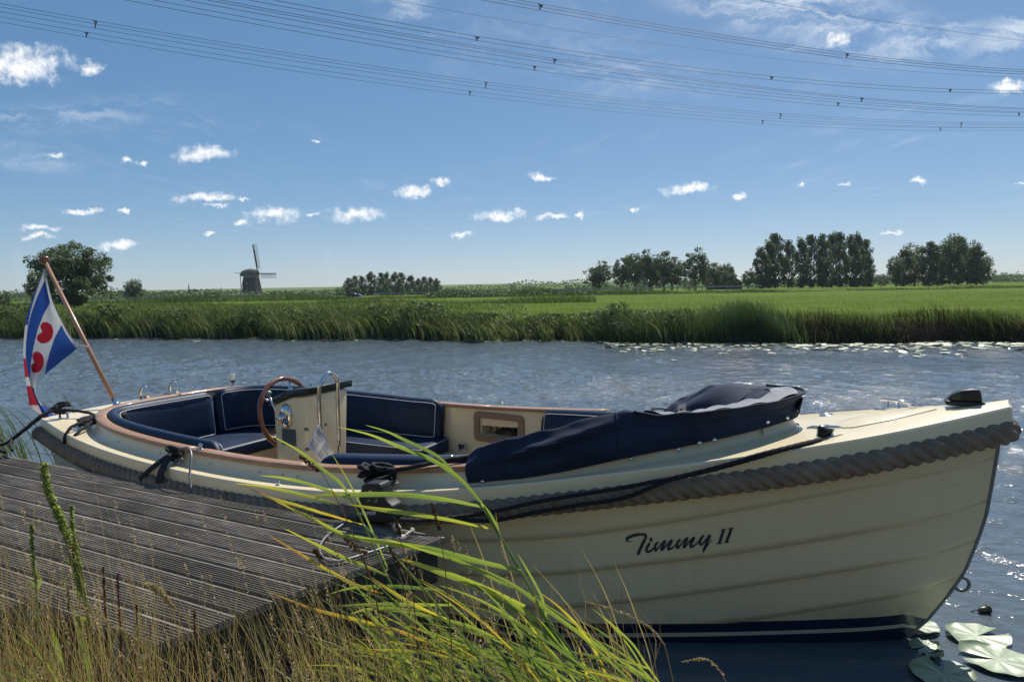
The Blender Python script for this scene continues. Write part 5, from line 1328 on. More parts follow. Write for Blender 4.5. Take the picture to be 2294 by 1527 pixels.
    ob('frame_knuckle', *tube(cr([lb(4.06, -.50, .862), lb(4.0, -.52, .858), lb(3.96, -.53, .850)], 3), .008, 8), STEELD, hood)
canopy()

# ------------------------------------------------------------------ deck fittings
def cleat(u, v, along=0., scale=1., name='cleat'):
    z = float(deck_z(u, v)); c = empty(name, lb(u, v, z)); c.parent = boat; c.rotation_euler = (0, 0, along); c.scale = (scale,)*3
    ob('cleat_bar', *tube(np.array([(-.085, 0, .040), (-.06, 0, .046), (0, 0, .047), (.06, 0, .046), (.085, 0, .040)]), [.006, .009, .010, .009, .006], 10), CHROME, c)
    for x in (-.03, .03): ob('cleat_leg', *lathe([(.016, 0), (.009, .006), (.008, .045)], 10, (x, 0, 0)), CHROME, c)
    return c
def fittings():
    cleat(4.96, .285, R_(22), .85); cleat(5.21, -.235, R_(-25), .8); cleat(1.72, .972, R_(-3), .8); cleat(3.14, .925, R_(10), .9); cleat(.13, .68, R_(35), .85)
    # bow light
    z = float(deck_z(5.49, 0)); b = empty('bow_light', lb(5.465, -.01, z-.004)); b.parent = boat
    V, F = join(box(-.065, .075, -.045, .045, 0, .020)); bevel(ob('light_base', V, F, BLACKP, b), .006)
    sec = [(-.06, .02), (-.045, .042), (-.012, .062), (.03, .071), (.058, .068), (.066, .02)]; n = len(sec)
    V = [(x, -.036*(1-.2*(zz/.07)), zz) for x, zz in sec]+[(x, .036*(1-.2*(zz/.07)), zz) for x, zz in sec]
    bevel(ob('light_housing', V, [tuple(range(n)), tuple(range(2*n-1, n-1, -1))]+[(i, i+n, (i+1) % n+n, (i+1) % n) for i in range(n)], BLACKP, b), .006, 3)
    ob('light_window', [(-.045, -.0385, .024), (-.012, -.0385, .024), (-.012, -.034, .055), (-.040, -.0355, .042)], [(0, 1, 2, 3)], pm('green_lens', (.02, .05, .035), .08), b, False)
    # anchor locker lid: shallow raised panel with two hinges
    lid = [(4.93, .14), (5.02, .0), (5.12, -.10), (5.22, -.14), (5.36, -.10), (5.37, .02), (5.20, .13), (5.06, .19)]
    V = [lb(u, v, float(deck_z(u, v))+.005) for u, v in lid]+[lb(u, v, float(deck_z(u, v))-.01) for u, v in lid]; n = len(lid)
    o = ob('locker_lid', V, [tuple(range(n)), tuple(range(2*n-1, n-1, -1))]+[(i, (i+1) % n, (i+1) % n+n, i+n) for i in range(n)], CREAM, boat)
    bm = bmesh.new(); bm.from_mesh(o.data); bmesh.ops.recalc_face_normals(bm, faces=bm.faces); bm.to_mesh(o.data); bm.free(); bevel(o, .003, 2)
    for u, v in ((5.155, -.125), (5.30, -.10)):
        hz = float(deck_z(u, v))+.006; h = ob('hinge', *box(u-.035, u+.035, -v-.012, -v+.012, hz, hz+.004), CHROME, boat, False); ob('hinge_pin', *tube(np.array([(u-.022, -v, hz+.006), (u+.022, -v, hz+.006)]), .006, 8), CHROME, h)
    u, v = 4.925, -.245; ob('filler_cap', *lathe([(.036, 0), (.036, .004), (.028, .007), (.026, .004)], 24, lb(u, v, float(deck_z(u, v)))), CHROME, boat)
    # towing ring under the stem
    rg_ = empty('towing_ring', lb(5.462, 0, .302)); rg_.parent = boat; rg_.rotation_euler = (0, R_(28), 0)
    th = np.linspace(0, 2*math.pi, 24, endpoint=False); ob('ring', *tube(np.c_[.022+.026*np.cos(th), 0*th, .030*np.sin(th)], .0075, 8, True), STEELD, rg_)
    # swim ladder hoops on the transom
    ld = empty('swim_ladder', lb(-.03, 0, 0)); ld.parent = boat
    for v in (-.03, -.29):
        P = cr([(-.045, -v, .70), (-.045, -v, .78), (-.03, -v, .825), (0, -v, .842), (.03, -v, .825), (.045, -v, .78), (.045, -v, .72)], 5); ob('hoop', *tube(P, .0125, 10), CHROME, ld)
    ob('ladder_tread', *box(-.05, .03, .06, .27, .735, .752), STEELD, ld, False)
    # all-round stern light on the far quarter
    sl = empty('stern_light', lb(.20, -.70, float(deck_z(.2, .7)))); sl.parent = boat
    ob('lamp_stem', *lathe([(.016, 0), (.012, .01), (.009, .075)], 12), CHROME, sl); ob('lamp_collar', *lathe([(.010, .07), (.020, .078), (.020, .09), (.012, .095)], 14), BLACKP, sl)
    ob('lamp_lens', *lathe([(.016, .094), (.018, .13), (.015, .148), (.004, .153)], 16), GLASS, sl); ob('lamp_core', *lathe([(.008, .095), (.008, .135)], 10), WHITEP, sl)
    # rail end fitting and rowlock sockets on the cap rail
    for u in (1.86,):
        v = .918; zz = float(deck_z(u, v))+.083; so = empty('oarlock_socket', lb(u, v, zz)); so.parent = boat
        ob('socket_plate', *lathe([(.022, 0), (.022, .004)], 16), CHROME, so)
        for dx in (-.007, .007): ob('socket_post', *lathe([(.006, .004), (.006, .032)], 10, (dx, 0, 0)), CHROME, so)
    u, v = 2.17, -.93; ob('far_fitting', *lathe([(.012, 0), (.009, .03)], 10, lb(u, v, float(deck_z(u, v))+.09)), CHROME, boat)
    ob('drain_cap', *lathe([(.013, 0), (.013, .014), (.008, .018)], 12, lb(2.55, 1.015, float(deck_z(2.55, 1.0)))), CHROME, boat)
fittings()

def boat_name():
    S0 = 300/2294
    strokes = [
        [(200, 462, 22), (196, 425, 50), (225, 398, 56), (290, 370, 56), (370, 352, 52), (450, 346, 46), (505, 352, 42)],
        [(192, 466, 14), (240, 468, 13), (285, 467, 9)],
        [(500, 345, 44), (522, 380, 44), (500, 440, 48), (455, 530, 52), (420, 610, 52), (396, 668, 46)],
        [(585, 495, 40), (555, 545, 46), (535, 595, 46), (550, 632, 44), (595, 625, 36), (640, 590, 26), (680, 548, 22)],
        [(608, 418, 46), (612, 446, 46)],
        [(725, 480, 34), (690, 520, 42), (680, 575, 44), (692, 612, 40), (735, 570, 26), (790, 500, 24), (850, 448, 34), (838, 490, 42), (808, 545, 46), (798, 598, 44), (845, 560, 26), (905, 490, 26), (968, 438, 34), (950, 490, 42), (920, 540, 46), (915, 590, 42), (965, 572, 30), (1010, 545, 22), (1060, 500, 20)],
        [(1108, 430, 34), (1070, 475, 42), (1058, 530, 44), (1072, 566, 40), (1115, 520, 26), (1170, 450, 24), (1235, 398, 34), (1222, 440, 42), (1190, 500, 46), (1178, 555, 44), (1225, 515, 26), (1290, 440, 26), (1352, 388, 34), (1330, 440, 42), (1300, 495, 46), (1298, 545, 42), (1345, 530, 30), (1395, 490, 22), (1440, 445, 20)],
        [(1512, 360, 34), (1470, 410, 46), (1448, 465, 46), (1466, 508, 36), (1510, 480, 26), (1565, 415, 26), (1622, 350, 38), (1600, 410, 42), (1560, 500, 42), (1525, 590, 40), (1515, 620, 28)],
        [(1535, 590, 18), (1580, 525, 18), (1625, 460, 14), (1665, 420, 8)],
        [(1858, 255, 48), (1830, 345, 48), (1785, 486, 48)], [(1806, 264, 14), (1903, 244, 14)], [(1734, 494, 13), (1826, 480, 13)],
        [(1985, 236, 48), (1955, 330, 48), (1905, 468, 48)], [(1934, 243, 14), (2028, 224, 14)], [(1856, 476, 13), (1948, 461, 13)]]
    # corners of the lettered panel on the hull (u, height)
    def uz(x, y):
        best = (9, 0, 0)
        for z in np.linspace(.30, .75, 181):
            p = atz(x, y, z); w = p[:2]-BO; u = w@AX; v = w@NV; e_ = abs(v-float(hullv(u, z)))
            if e_ < best[0]: best = (e_, u, z)
        return best[1:]
    cs = {(i, j): uz(1380+300*i, 1150+120*j) for i in (0, 1) for j in (0, 1)}; mid = uz(1530, 1210)
    def P(x, y):
        i = x*S0/300; j = y*S0/120
        q = [(1-i)*(1-j)*cs[0, 0][k]+i*(1-j)*cs[1, 0][k]+(1-i)*j*cs[0, 1][k]+i*j*cs[1, 1][k] for k in (0, 1)]
        bulge = 4*i*(1-i)*4*j*(1-j); mm = [(cs[0, 0][k]+cs[1, 0][k]+cs[0, 1][k]+cs[1, 1][k])/4 for k in (0, 1)]
        u, z = q[0]+(mid[0]-mm[0])*4*i*(1-i), q[1]+(mid[1]-mm[1])*4*i*(1-i)
        za, zb = float(line_z(1, np.array([u]))[0]), float(line_z(2, np.array([u]))[0]); f = (z-zb)/(za-zb)
        return lb(u, float(hullv(u, z))+.016*(1-f)+.0025, z)
    parts = []
    for n_, st in enumerate(strokes):
        a = cr([(x, y, w) for x, y, w in st], 7) if len(st) > 2 else np.array(st, float)
        d = np.gradient(a[:, :2], axis=0); d /= np.linalg.norm(d, axis=1)[:, None]+1e-9
        straight = n_ >= 9
        Lp = []; Rp = []
        for (x, y, w), t in zip(a, d):
            nx, ny = (1, 0) if (straight and w > 30) else (0, 1) if straight else (-t[1], t[0])
            Lp.append(P(x+nx*w/2, y+ny*w/2)); Rp.append(P(x-nx*w/2, y-ny*w/2))
        V = []; 
        for l, r in zip(Lp, Rp): V += [l, r]
        F = [(2*i, 2*i+1, 2*i+3, 2*i+2) for i in range(len(a)-1)]
        if not straight:                                     # round brush ends
            for (x, y, w), t, idx, sg in ((a[0], d[0], 0, -1), (a[-1], d[-1], len(a)-1, 1)):
                if w < 16: continue
                b = len(V); ang = math.atan2(t[1]*sg, t[0]*sg); m = 8
                V.append(P(x, y))
                for k in range(m+1):
                    q = ang-math.pi/2+math.pi*k/m; V.append(P(x+math.cos(q)*w/2, y+math.sin(q)*w/2))
                F += [(b, b+1+k, b+2+k) for k in range(m)]
        parts.append((V, F))
    # separate layers by a hair so crossing strokes never share a plane
    for i, (V, F) in enumerate(parts): parts[i] = ([(x, y-.00012*i, z) for x, y, z in V], F)
    V, F = join(*parts)
    ob('name_lettering', V, F, pm('navy_lettering', (.006, .016, .04), .35), boat, False)
boat_name()

# ================================================================== JETTY
def atv(x, y, v):                                        # sight line meets the upright plane v = const of the boat
    d = ray(x, y); t = (v-(CC[:2]-BO)@NV)/(d[:2]@NV); return CC+d*t
DZ = .55
jetty = empty('jetty', tuple(bw3(2.0, 1.7, 0)), YAW); tag(jetty, 'weathered grey wooden jetty of ribbed planks beside the boat', 'jetty')
def jl(u, v, z): return (u-2.0, -(v-1.7), z)
SHADEW = pm('shade_dark_timber', (.050, .045, .034), .8, col2=(.026, .030, .020), vscale=7, stretch=(1, 1, 6), bump=.4, bscale=30)  # darker copy of the jetty wood, shade below the planks put into its colour
def build_jetty():
    w, gap, n = .107, .020, 9
    def ridged(w):
        nr = 8; p = w/nr; pts = [(-w/2, -.026), (w/2, -.026), (w/2, -.004)]
        for i in range(nr):
            x1 = w/2-i*p; a = p*.40
            pts += [(x1-a*.4, 0), (x1-p+a*1.6, 0), (x1-p+a*1.1, -.012), (x1-p+a*.3, -.012)] if i < nr-1 else [(x1-a*.4, 0), (x1-p+a*.4, 0), (-w/2, -.004)]
        return pts
    pr = ridged(w); k = len(pr)
    for i in range(12):
        v = 1.075+w/2+i*(w+gap); ue = (3.565-.235*(v-1.1) if i < 9 else 2.62)+random.uniform(-.006, .006); us = np.linspace(-1.9, ue, 8)
        dz = random.uniform(-.003, .003); wob = random.uniform(-.0015, .0015)
        V = []
        for j, u in enumerate(us):
            for a, b in pr: V.append(jl(u-.235*0 if j < 7 else ue-.235*a, v+a+wob*math.sin(j), DZ+b+dz+.0015*math.sin(j*1.3+i)))
        F = [(j*k+q, j*k+(q+1) % k, (j+1)*k+(q+1) % k, (j+1)*k+q) for j in range(7) for q in range(k)]
        F += [tuple(range(k))[::-1], tuple(7*k+q for q in range(k))]
        o = ob('plank', V, F, DECKW, jetty, False)
        bm = bmesh.new(); bm.from_mesh(o.data); bmesh.ops.recalc_face_normals(bm, faces=bm.faces); bm.to_mesh(o.data); bm.free()
        for u in (ue-.10, ue-.9, ue-1.7, ue-2.5, ue-3.3):
            for s in (-.035, .035): ob('deck_screw', *lathe([(.004, 0), (.003, .002)], 6, jl(u, v+s, DZ+dz-.0005)), BARK, o)
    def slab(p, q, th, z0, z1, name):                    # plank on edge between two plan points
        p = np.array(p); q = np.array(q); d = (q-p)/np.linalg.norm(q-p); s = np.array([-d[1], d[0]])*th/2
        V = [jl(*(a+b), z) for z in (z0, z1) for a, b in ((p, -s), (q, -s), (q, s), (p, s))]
        o = ob(name, V, [(3, 2, 1, 0), (4, 5, 6, 7), (0, 1, 5, 4), (1, 2, 6, 5), (2, 3, 7, 6), (3, 0, 4, 7)], SHADEW, jetty, False); return bevel(o, .004, 1)
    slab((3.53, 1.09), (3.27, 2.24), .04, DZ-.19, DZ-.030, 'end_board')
    slab((-1.9, 2.53), (2.6, 2.53), .04, DZ-.19, DZ-.030, 'side_board'); slab((-1.9, 1.10), (3.46, 1.10), .05, DZ-.18, DZ-.031, 'side_board')
    for u in (2.2, .9, -.4): slab((u, 1.12), (u, 2.5), .06, DZ-.17, DZ-.031, 'joist')
    for u, v in ((3.38, 1.2), (3.12, 2.15), (1.2, 1.2), (1.2, 2.42), (-1, 1.2)):
        ob('pile', *lathe([(.065, -.6), (.062, DZ-.032)], 14, jl(u, v, 0)), DECKW, jetty)
    e = ob('mooring_ring', *tube(np.array([np.array(jl(*q, DZ+.03)) for q in ((.05, 1.13), (.08, 1.13))]), .02, 10), STEELD, jetty)
build_jetty()

# ------------------------------------------------------------------ flag staff and flag
def flag_and_staff():
    base = bw3(.20, .33, float(deck_z(.2, .33)))
    tip = atv(99, 582, .33)
    st = empty('flag_staff', tuple(base)); tag(st, 'varnished wooden flag staff slanting from the stern deck', 'flag staff')
    b0 = np.zeros(3); t0 = tip-base
    ob('pole', *tube(np.array([b0, t0*.5, t0]), [.0165, .016, .0135], 12), POLEW, st)
    d = t0/np.linalg.norm(t0)
    ob('pole_knob', *lathe([(.012, -.028), (.036, -.012), (.039, 0), (.034, .014), (.014, .026), (.003, .028)], 18, tuple(t0), tuple(d)), MAHOG, st)
    so = ob('pole_socket', *tube(np.array([-d*.02, d*.085]), [.024, .022], 14), CHROME, st); ob('socket_base', *lathe([(.04, -.004), (.04, .004)], 18, (0, 0, 0)), CHROME, so); ob('socket_pin', *tube(np.array([d*.05+[.02, -.02, .005], d*.05+[.06, -.02, 0]]), .004, 6), CHROME, so)
    def Yat(y):                                            # depth of the staff at that picture height
        f = (912-y)/(912-582); return base[1]+(tip[1]-base[1])*f
    K = 250/954
    zp = lambda X, Yy: (40+K*X, 560+K*Yy)
    Lz = [(226, 160), (160, 350), (105, 540), (75, 740), (67, 900), (85, 1040), (106, 1130), (140, 1225), (190, 1345), (235, 1450)]
    Rz = [(232, 160), (305, 455), (440, 715), (512, 820), (372, 950), (235, 1062), (166, 1150), (153, 1225), (205, 1315), (345, 1418)]
    Bz = [(226, 160), (135, 385), (70, 600), (45, 840), (50, 960), (58, 1050), (72, 1160), (92, 1275), (110, 1345), (215, 1412)]
    nr, nc = 250, 140
    La, Ra, Ba = [cr(q, 17)[:, :2] for q in (Lz, Rz, Bz)]
    def rs(a): i = np.linspace(0, len(a)-1, nr); return np.stack([np.interp(i, np.arange(len(a)), a[:, k]) for k in (0, 1)], 1)
    La, Ra, Ba = rs(La), rs(Ra), rs(Ba)
    def inside(poly, x, y):
        c = False; n = len(poly); j = n-1
        for i in range(n):
            xi, yi = poly[i]; xj, yj = poly[j]
            if (yi > y) != (yj > y) and x < (xj-xi)*(y-yi)/(yj-yi)+xi: c = not c
            j = i
        return c
    h1 = cr([(206, 700), (192, 655), (204, 624), (243, 614), (284, 638), (302, 690), (292, 750), (252, 790), (205, 796), (170, 776), (163, 742), (185, 712)], 4, True)[:, :2]
    h2 = cr([(142, 960), (125, 925), (130, 885), (160, 867), (200, 884), (222, 930), (216, 990), (186, 1035), (146, 1050), (118, 1030), (114, 990), (130, 968)], 4, True)[:, :2]
    c1 = np.array([(160, 1500), (222, 270), (165, 400), (115, 540), (85, 660), (70, 780), (60, 900)])[1:]
    c2 = np.array([(275, 452), (215, 560), (170, 680), (135, 820), (112, 960), (103, 1080), (104, 1140), (120, 1200)])
    c3 = np.array([(372, 635), (310, 760), (270, 880), (245, 980), (232, 1065)])
    WH, BLU, RED = (.62, .62, .62), (.022, .075, .30), (.42, .012, .03)
    def xon(c, y): return np.interp(y, c[:, 1], c[:, 0]) if c[0, 1] <= y <= c[-1, 1] else None
    def colour(x, y, f):
        if inside(h1, x, y) or inside(h2, x, y): return RED
        if y > 1178:                                       # twisted lower end
            t = (y-1178)/270
            if f > .62 and t < .55: return WH if not (.25 < t < .40 and f < .80) else RED
            return (.09, .13, .52) if f > .45 else BLU
        hx = np.interp(y, [160, 460, 720, 820], [232, 305, 440, 512])
        if y < 830 and x > hx-26: return WH
        a3 = xon(c3, y); a2 = xon(c2, y); a1 = xon(c1, y)
        if a3 is not None and x > a3: return BLU
        if a2 is not None:
            if x > a2: return WH
        if a1 is not None: return BLU if x > a1 else WH
        if y < 270: return WH
        return BLU if (a2 is not None and x < a2) else WH
    def P3(x, y, dy): px, py = zp(x, y); return at(px, py, Yat(py)+dy)
    V = []; A = []
    o_ = P3(226, 160, 0)
    for r in range(nr):
        t = r/(nr-1)
        for c in range(nc):
            f = c/(nc-1); p = La[r]*(1-f)+Ra[r]*f
            fold = .035*math.sin(math.pi*f)*math.sin(math.pi*min(1, t*1.1))-.03*math.sin(2*math.pi*f+2.2*t)*t+.012*math.sin(9*f+6*t)
            V.append(P3(p[0], p[1], -.02+fold+.10*(1-f)*math.sin(math.pi*t))-o_); A.append(colour(p[0], p[1], f))
    base_n = len(V); nb = 26
    for r in range(nr):                                    # the cloth turns round behind the front fold
        t = r/(nr-1)
        for c in range(nb):
            f = c/(nb-1); p = La[r]*(1-f)+Ba[r]*f; q = P3(p[0], p[1], -.02+.10*math.sin(math.pi*t)+.10*math.sin(f*math.pi/2)*(.3+t))
            V.append(q-o_)
            y = p[1]
            A.append(BLU if y < 640 else WH if y < 925 else RED if y < 1085 else WH if y < 1160 else RED if y < 1325 else (.62, .50, .50))
    F = [(r*nc+c, r*nc+c+1, (r+1)*nc+c+1, (r+1)*nc+c) for r in range(nr-1) for c in range(nc-1)]
    F += [(base_n+r*nb+c, base_n+(r+1)*nb+c, base_n+(r+1)*nb+c+1, base_n+r*nb+c+1) for r in range(nr-1) for c in range(nb-1)]
    fl = empty('flag', tuple(o_)); tag(fl, 'blue and white striped flag with red leaf shapes hanging from the staff', 'flag')
    FM = pm('flag_cloth', (.5, .5, .5), .75, attr='col', trans=.32, bump=.1, bscale=300, dist=.001, ttint=(1.1, 1.1, 1.1))
    # keep the flag's own colours when light shines through it
    ob('flag_cloth', V, F, FM, fl, attrs={'col': np.array(A)})
    top = tip+d*-.03-o_
    ob('halyard', *tube(cr([top, top+[-.012, 0, -.02], (0, 0, .0)], 4), .003, 6), BLKROPE, fl)
    k0 = P3(516, 815, -.03)-o_; k1 = at(195, 776, Yat(776)-.02)-o_
    ob('halyard', *tube(cr([k0, (k0+k1)/2+[0, 0, .004], k1], 4), .003, 6), PIPING, fl); ob('halyard', *tube(cr([k1, k1+[.004, 0, -.05], k1+[-.012, 0, -.085]], 4), .0022, 6), PIPING, fl)
flag_and_staff()

# ------------------------------------------------------------------ mooring lines, cable, fender
def line_thing(name, label, paths, r, mat, cat, pitch=.035, twist=True):
    o0 = np.array(paths[0][0]); e = empty(name, tuple(o0)); tag(e, label, cat)
    for p in paths:
        p = np.array([np.array(q) for q in p])-o0; P = cr(p, 8)
        V, F = twist_rope(P, r, pitch, 12, r*.9, 1, .42) if twist else tube(P, r, 8)
        ob('rope_length', V, F, mat, e)
    return e
def knot(c, r, rope_r, seed, turns=5, squash=(1, 1, .8)):
    rg = random.Random(seed); P = []
    for i in range(turns*10+1):
        a = 2*math.pi*i/10; b = i/(turns*10)
        P.append((c[0]+squash[0]*r*math.cos(a)*(.7+.3*math.sin(3.1*b*6+seed)), c[1]+squash[1]*r*math.sin(a*1.03+seed)*(.65+.35*math.cos(5*b*6)), c[2]+squash[2]*r*(math.sin(a*.53+seed)*.8+(b-.5)*.6)))
    return P
def moorings():
    # stern line to the jetty
    c = bw3(.13, .70, .79); ring = atz(10, 1012, .585)
    line_thing('mooring_line', 'black stern mooring line from the quarter cleat to the jetty ring', [
        knot(c, .045, .011, 1, 6), [c, bw3(.10, .80, .765), bw3(.06, .90, .68), bw3(.02, 1.0, .60), bw3(0.0, 1.06, .592), ring, ring+[-.05, .03, 0], ring+[-.3, .15, .0]],
        [c+[0, 0, .01], bw3(.12, .79, .77), bw3(.08, .89, .69), bw3(.045, .98, .612), ring+[.05, 0, .01]]], .011, BLKROPE, 'rope')
    d0 = [bw3(.15, .66, .775), bw3(.22, .62, .765), bw3(.30, .60, .755), bw3(.38, .62, .752), bw3(.46, .64, .755)]
    coil = []
    for i in range(44):
        t = i/43; u = .52+.09*math.sin(i*1.35)*(1-.3*t); v = .50+.30*((i % 9)/9)+.03*math.sin(i*2.2)
        coil.append(bw3(u, v, float(deck_z(u, v))+.022+.03*abs(math.sin(i*.9))))
    coil2 = [bw3(.50, .70, .755), bw3(.54, .80, .745), bw3(.56, .88, .725), bw3(.57, .925, .67), bw3(.585, .935, .60), bw3(.62, .935, .585), bw3(.655, .93, .62), bw3(.66, .91, .69), bw3(.64, .84, .725), bw3(.60, .76, .745)]
    line_thing('mooring_line', 'spare black rope bundled on the aft side deck with a loop over the edge', [d0, coil, coil2], .011, BLKROPE, 'rope')
    # midships tie: webbing strips dropping to the jetty
    c = bw3(1.72, .975, .70)
    e = line_thing('mooring_line', 'black strap tied round the middle side cleat above the jetty', [knot(c, .045, .010, 3, 6)], .011, BLKROPE, 'rope')
    for a, b in (((1.71, 1.0, .69), (1.58, 1.10, .565)), ((1.725, 1.01, .69), (1.735, 1.105, .565)), ((1.74, 1.01, .69), (1.77, 1.105, .57))):
        p = bw3(*a)-np.array(e.location); q = bw3(*b)-np.array(e.location); m_ = (p+q)/2+NV.tolist()[0]*0
        P = np.array([p, (p*.6+q*.4)+np.array([NV[0], NV[1], 0])*.02, q]); ob('strap', *sweep(cr(P, 5), [(-.016, -.002), (.016, -.002), (.016, .002), (-.016, .002)], True, up=(NV[0], NV[1], .3)), BLKROPE, e)
    P = [bw3(1.75, .985, .715), bw3(1.80, .99, .735), bw3(1.87, 1.0, .745), bw3(1.93, 1.03, .715), bw3(1.97, 1.075, .64), bw3(2.02, 1.11, .57)]
    line_thing('steel_cable', 'thin grey steel cable looping from the middle side cleat to the jetty', [P], .006, STEELD, 'cable', twist=False)
    # spring cleat knot and line led inboard over the rail
    c = bw3(3.14, .945, .735)
    line_thing('mooring_line', 'black rope lashed on the fore side cleat and led over the teak rail', [
        knot(c, .06, .011, 5, 9, (1.2, 1, .7)), knot(c+[-.07, .0, .02], .035, .01, 6, 4),
        [c+[.02, 0, .02], bw3(3.22, .90, .755), bw3(3.32, .84, .775), bw3(3.40, .78, .79), bw3(3.50, .70, .80), bw3(3.62, .62, .78)],
        [c+[.03, 0, .02], bw3(3.23, .91, .76), bw3(3.33, .85, .78), bw3(3.42, .77, .795), bw3(3.52, .69, .80)],
        [c+[.03, 0, -.01], bw3(3.20, 1.02, .67), bw3(3.235, 1.045, .62), bw3(3.27, 1.07, .57)],
        [c+[.0, 0, -.01], bw3(3.13, 1.01, .69), bw3(3.12, 1.045, .62), bw3(3.12, 1.06, .57)]], .011, BLKROPE, 'rope')
    # long bow line lying along the rope fender
    z5 = [(1840, 984, .34), (1800, 993, .40), (1760, 1003, .455), (1700, 1018, .50), (1600, 1046, .565), (1500, 1070, .63), (1400, 1091, .70), (1300, 1107, .77), (1200, 1124, .85), (1100, 1146, .94), (1000, 1160, 1.02), (930, 1164, 1.07), (880, 1160, 1.09)]
    A = [atv(x, y, v) for x, y, v in z5]; B = [atv(x, y+(5 if 1100 < x < 1750 else 2)+(18 if 1050 < x < 1500 else 0), v+.004) for x, y, v in z5]
    c = bw3(4.96, .285, float(deck_z(4.96, .285))+.02)
    line_thing('mooring_line', 'long black bow line running along the rope fender to the jetty corner', [knot(c, .028, .009, 8, 6, (1.3, 1, .7)), A, B], .0095, BLKROPE, 'rope')
    # cable on the jetty corner with swivel ends
    P = [atz(x, y, DZ+.012) for x, y in ((790, 1158), (765, 1176), (742, 1192), (722, 1212), (716, 1232), (726, 1250), (748, 1257), (785, 1250), (830, 1236), (872, 1222), (893, 1210))]
    e = line_thing('steel_cable', 'grey mooring cable curled on the jetty corner with pale swivel ends', [P], .0055, STEELD, 'cable', twist=False)
    o0 = np.array(e.location); PALE = pm('pale_swivel', (.36, .34, .30), .6, var=.2, vscale=60)
    for a, b, r in (((868, 1166), (884, 1170), .014), ((884, 1172), (892, 1186), .017), ((893, 1210), (906, 1200), .013), ((906, 1200), (922, 1188), .006), ((922, 1188), (926, 1186), .012)):
        p = atz(*a, DZ+.02)-o0; q = atz(*b, DZ+.025)-o0; ob('swivel', *tube(np.array([p, p*.8+q*.2, p*.2+q*.8, q]), [r*.6, r, r, r*.6], 10), PALE, e)
    # slack black hose from swivel to the fender
    P = [atz(x, y, DZ+.02) for x, y in ((705, 1152), (740, 1158), (775, 1160), (815, 1166), (868, 1167))]
    line_thing('shore_hose', 'black corrugated hose lying at the jetty edge beside the fender', [P], .010, RUBBER, 'hose', pitch=.02)
moorings()
def fender_bag():
    px = [(809, 1088), (816, 1083), (848, 1083), (853, 1089), (857, 1108), (866, 1124), (878, 1134), (884, 1164), (868, 1172), (800, 1170), (796, 1150), (799, 1128), (806, 1106)]
    P = np.array([atv(x, y, 1.125) for x, y in px]); c = P.mean(0); c[2] = P[:, 2].min()
    e = empty('boat_fender', tuple(c)); tag(e, 'black moulded fender hung over the side with white lettering', 'fender')
    n = len(P); T = np.array([*(NV*-.075), 0]); F_ = P-c; Bk = F_+T
    o = ob('fender_body', list(F_)+list(Bk), [tuple(range(n)), tuple(range(2*n-1, n-1, -1))]+[(i, i+n, (i+1) % n+n, (i+1) % n) for i in range(n)], RUBBER, e)
    bm = bmesh.new(); bm.from_mesh(o.data); bmesh.ops.recalc_face_normals(bm, faces=bm.faces); bm.to_mesh(o.data); bm.free(); bevel(o, .012, 3)
    # handle slot and cleat window showing the pale deck behind
    S = [atv(x, y, 1.1275)-c for x, y in ((826, 1098), (829, 1097), (831, 1100), (835, 1099), (831, 1105), (827, 1105))]; ob('handle_slot', S, [tuple(range(6))], CREAM, e, False)
    for tri in (((823, 1118), (833, 1119), (823, 1124)), ((836, 1124), (845, 1113), (846, 1125))):
        S = [atv(x, y, 1.1275)-c for x, y in tri]; ob('slot', S, [(0, 1, 2)], GREYPLATE, e, False)
    cv = bpy.data.curves.new('lettering', 'FONT'); cv.body = 'WATERSPOOR'; cv.size = 1; cv.offset = .02; cv.align_x = 'LEFT'
    to = bpy.data.objects.new('lettering_tmp', cv); COL.objects.link(to); bpy.context.view_layer.update()
    m = bpy.data.meshes.new_from_object(to.evaluated_get(bpy.context.evaluated_depsgraph_get())); bpy.data.objects.remove(to)
    co = np.array([v.co[:] for v in m.vertices]); mn, mx = co.min(0), co.max(0); 
    a = atv(799, 1155, 1.128)-c; b = atv(842, 1152, 1.128)-c; h = atv(799, 1147, 1.128)-atv(799, 1155, 1.128)
    V = [a+(b-a)*(p[0]-mn[0])/(mx[0]-mn[0])+h*(p[1]-mn[1])/(mx[1]-mn[1]) for p in co]
    ob('lettering', V, [tuple(p.vertices) for p in m.polygons], WHITEP, e, False)
fender_bag()

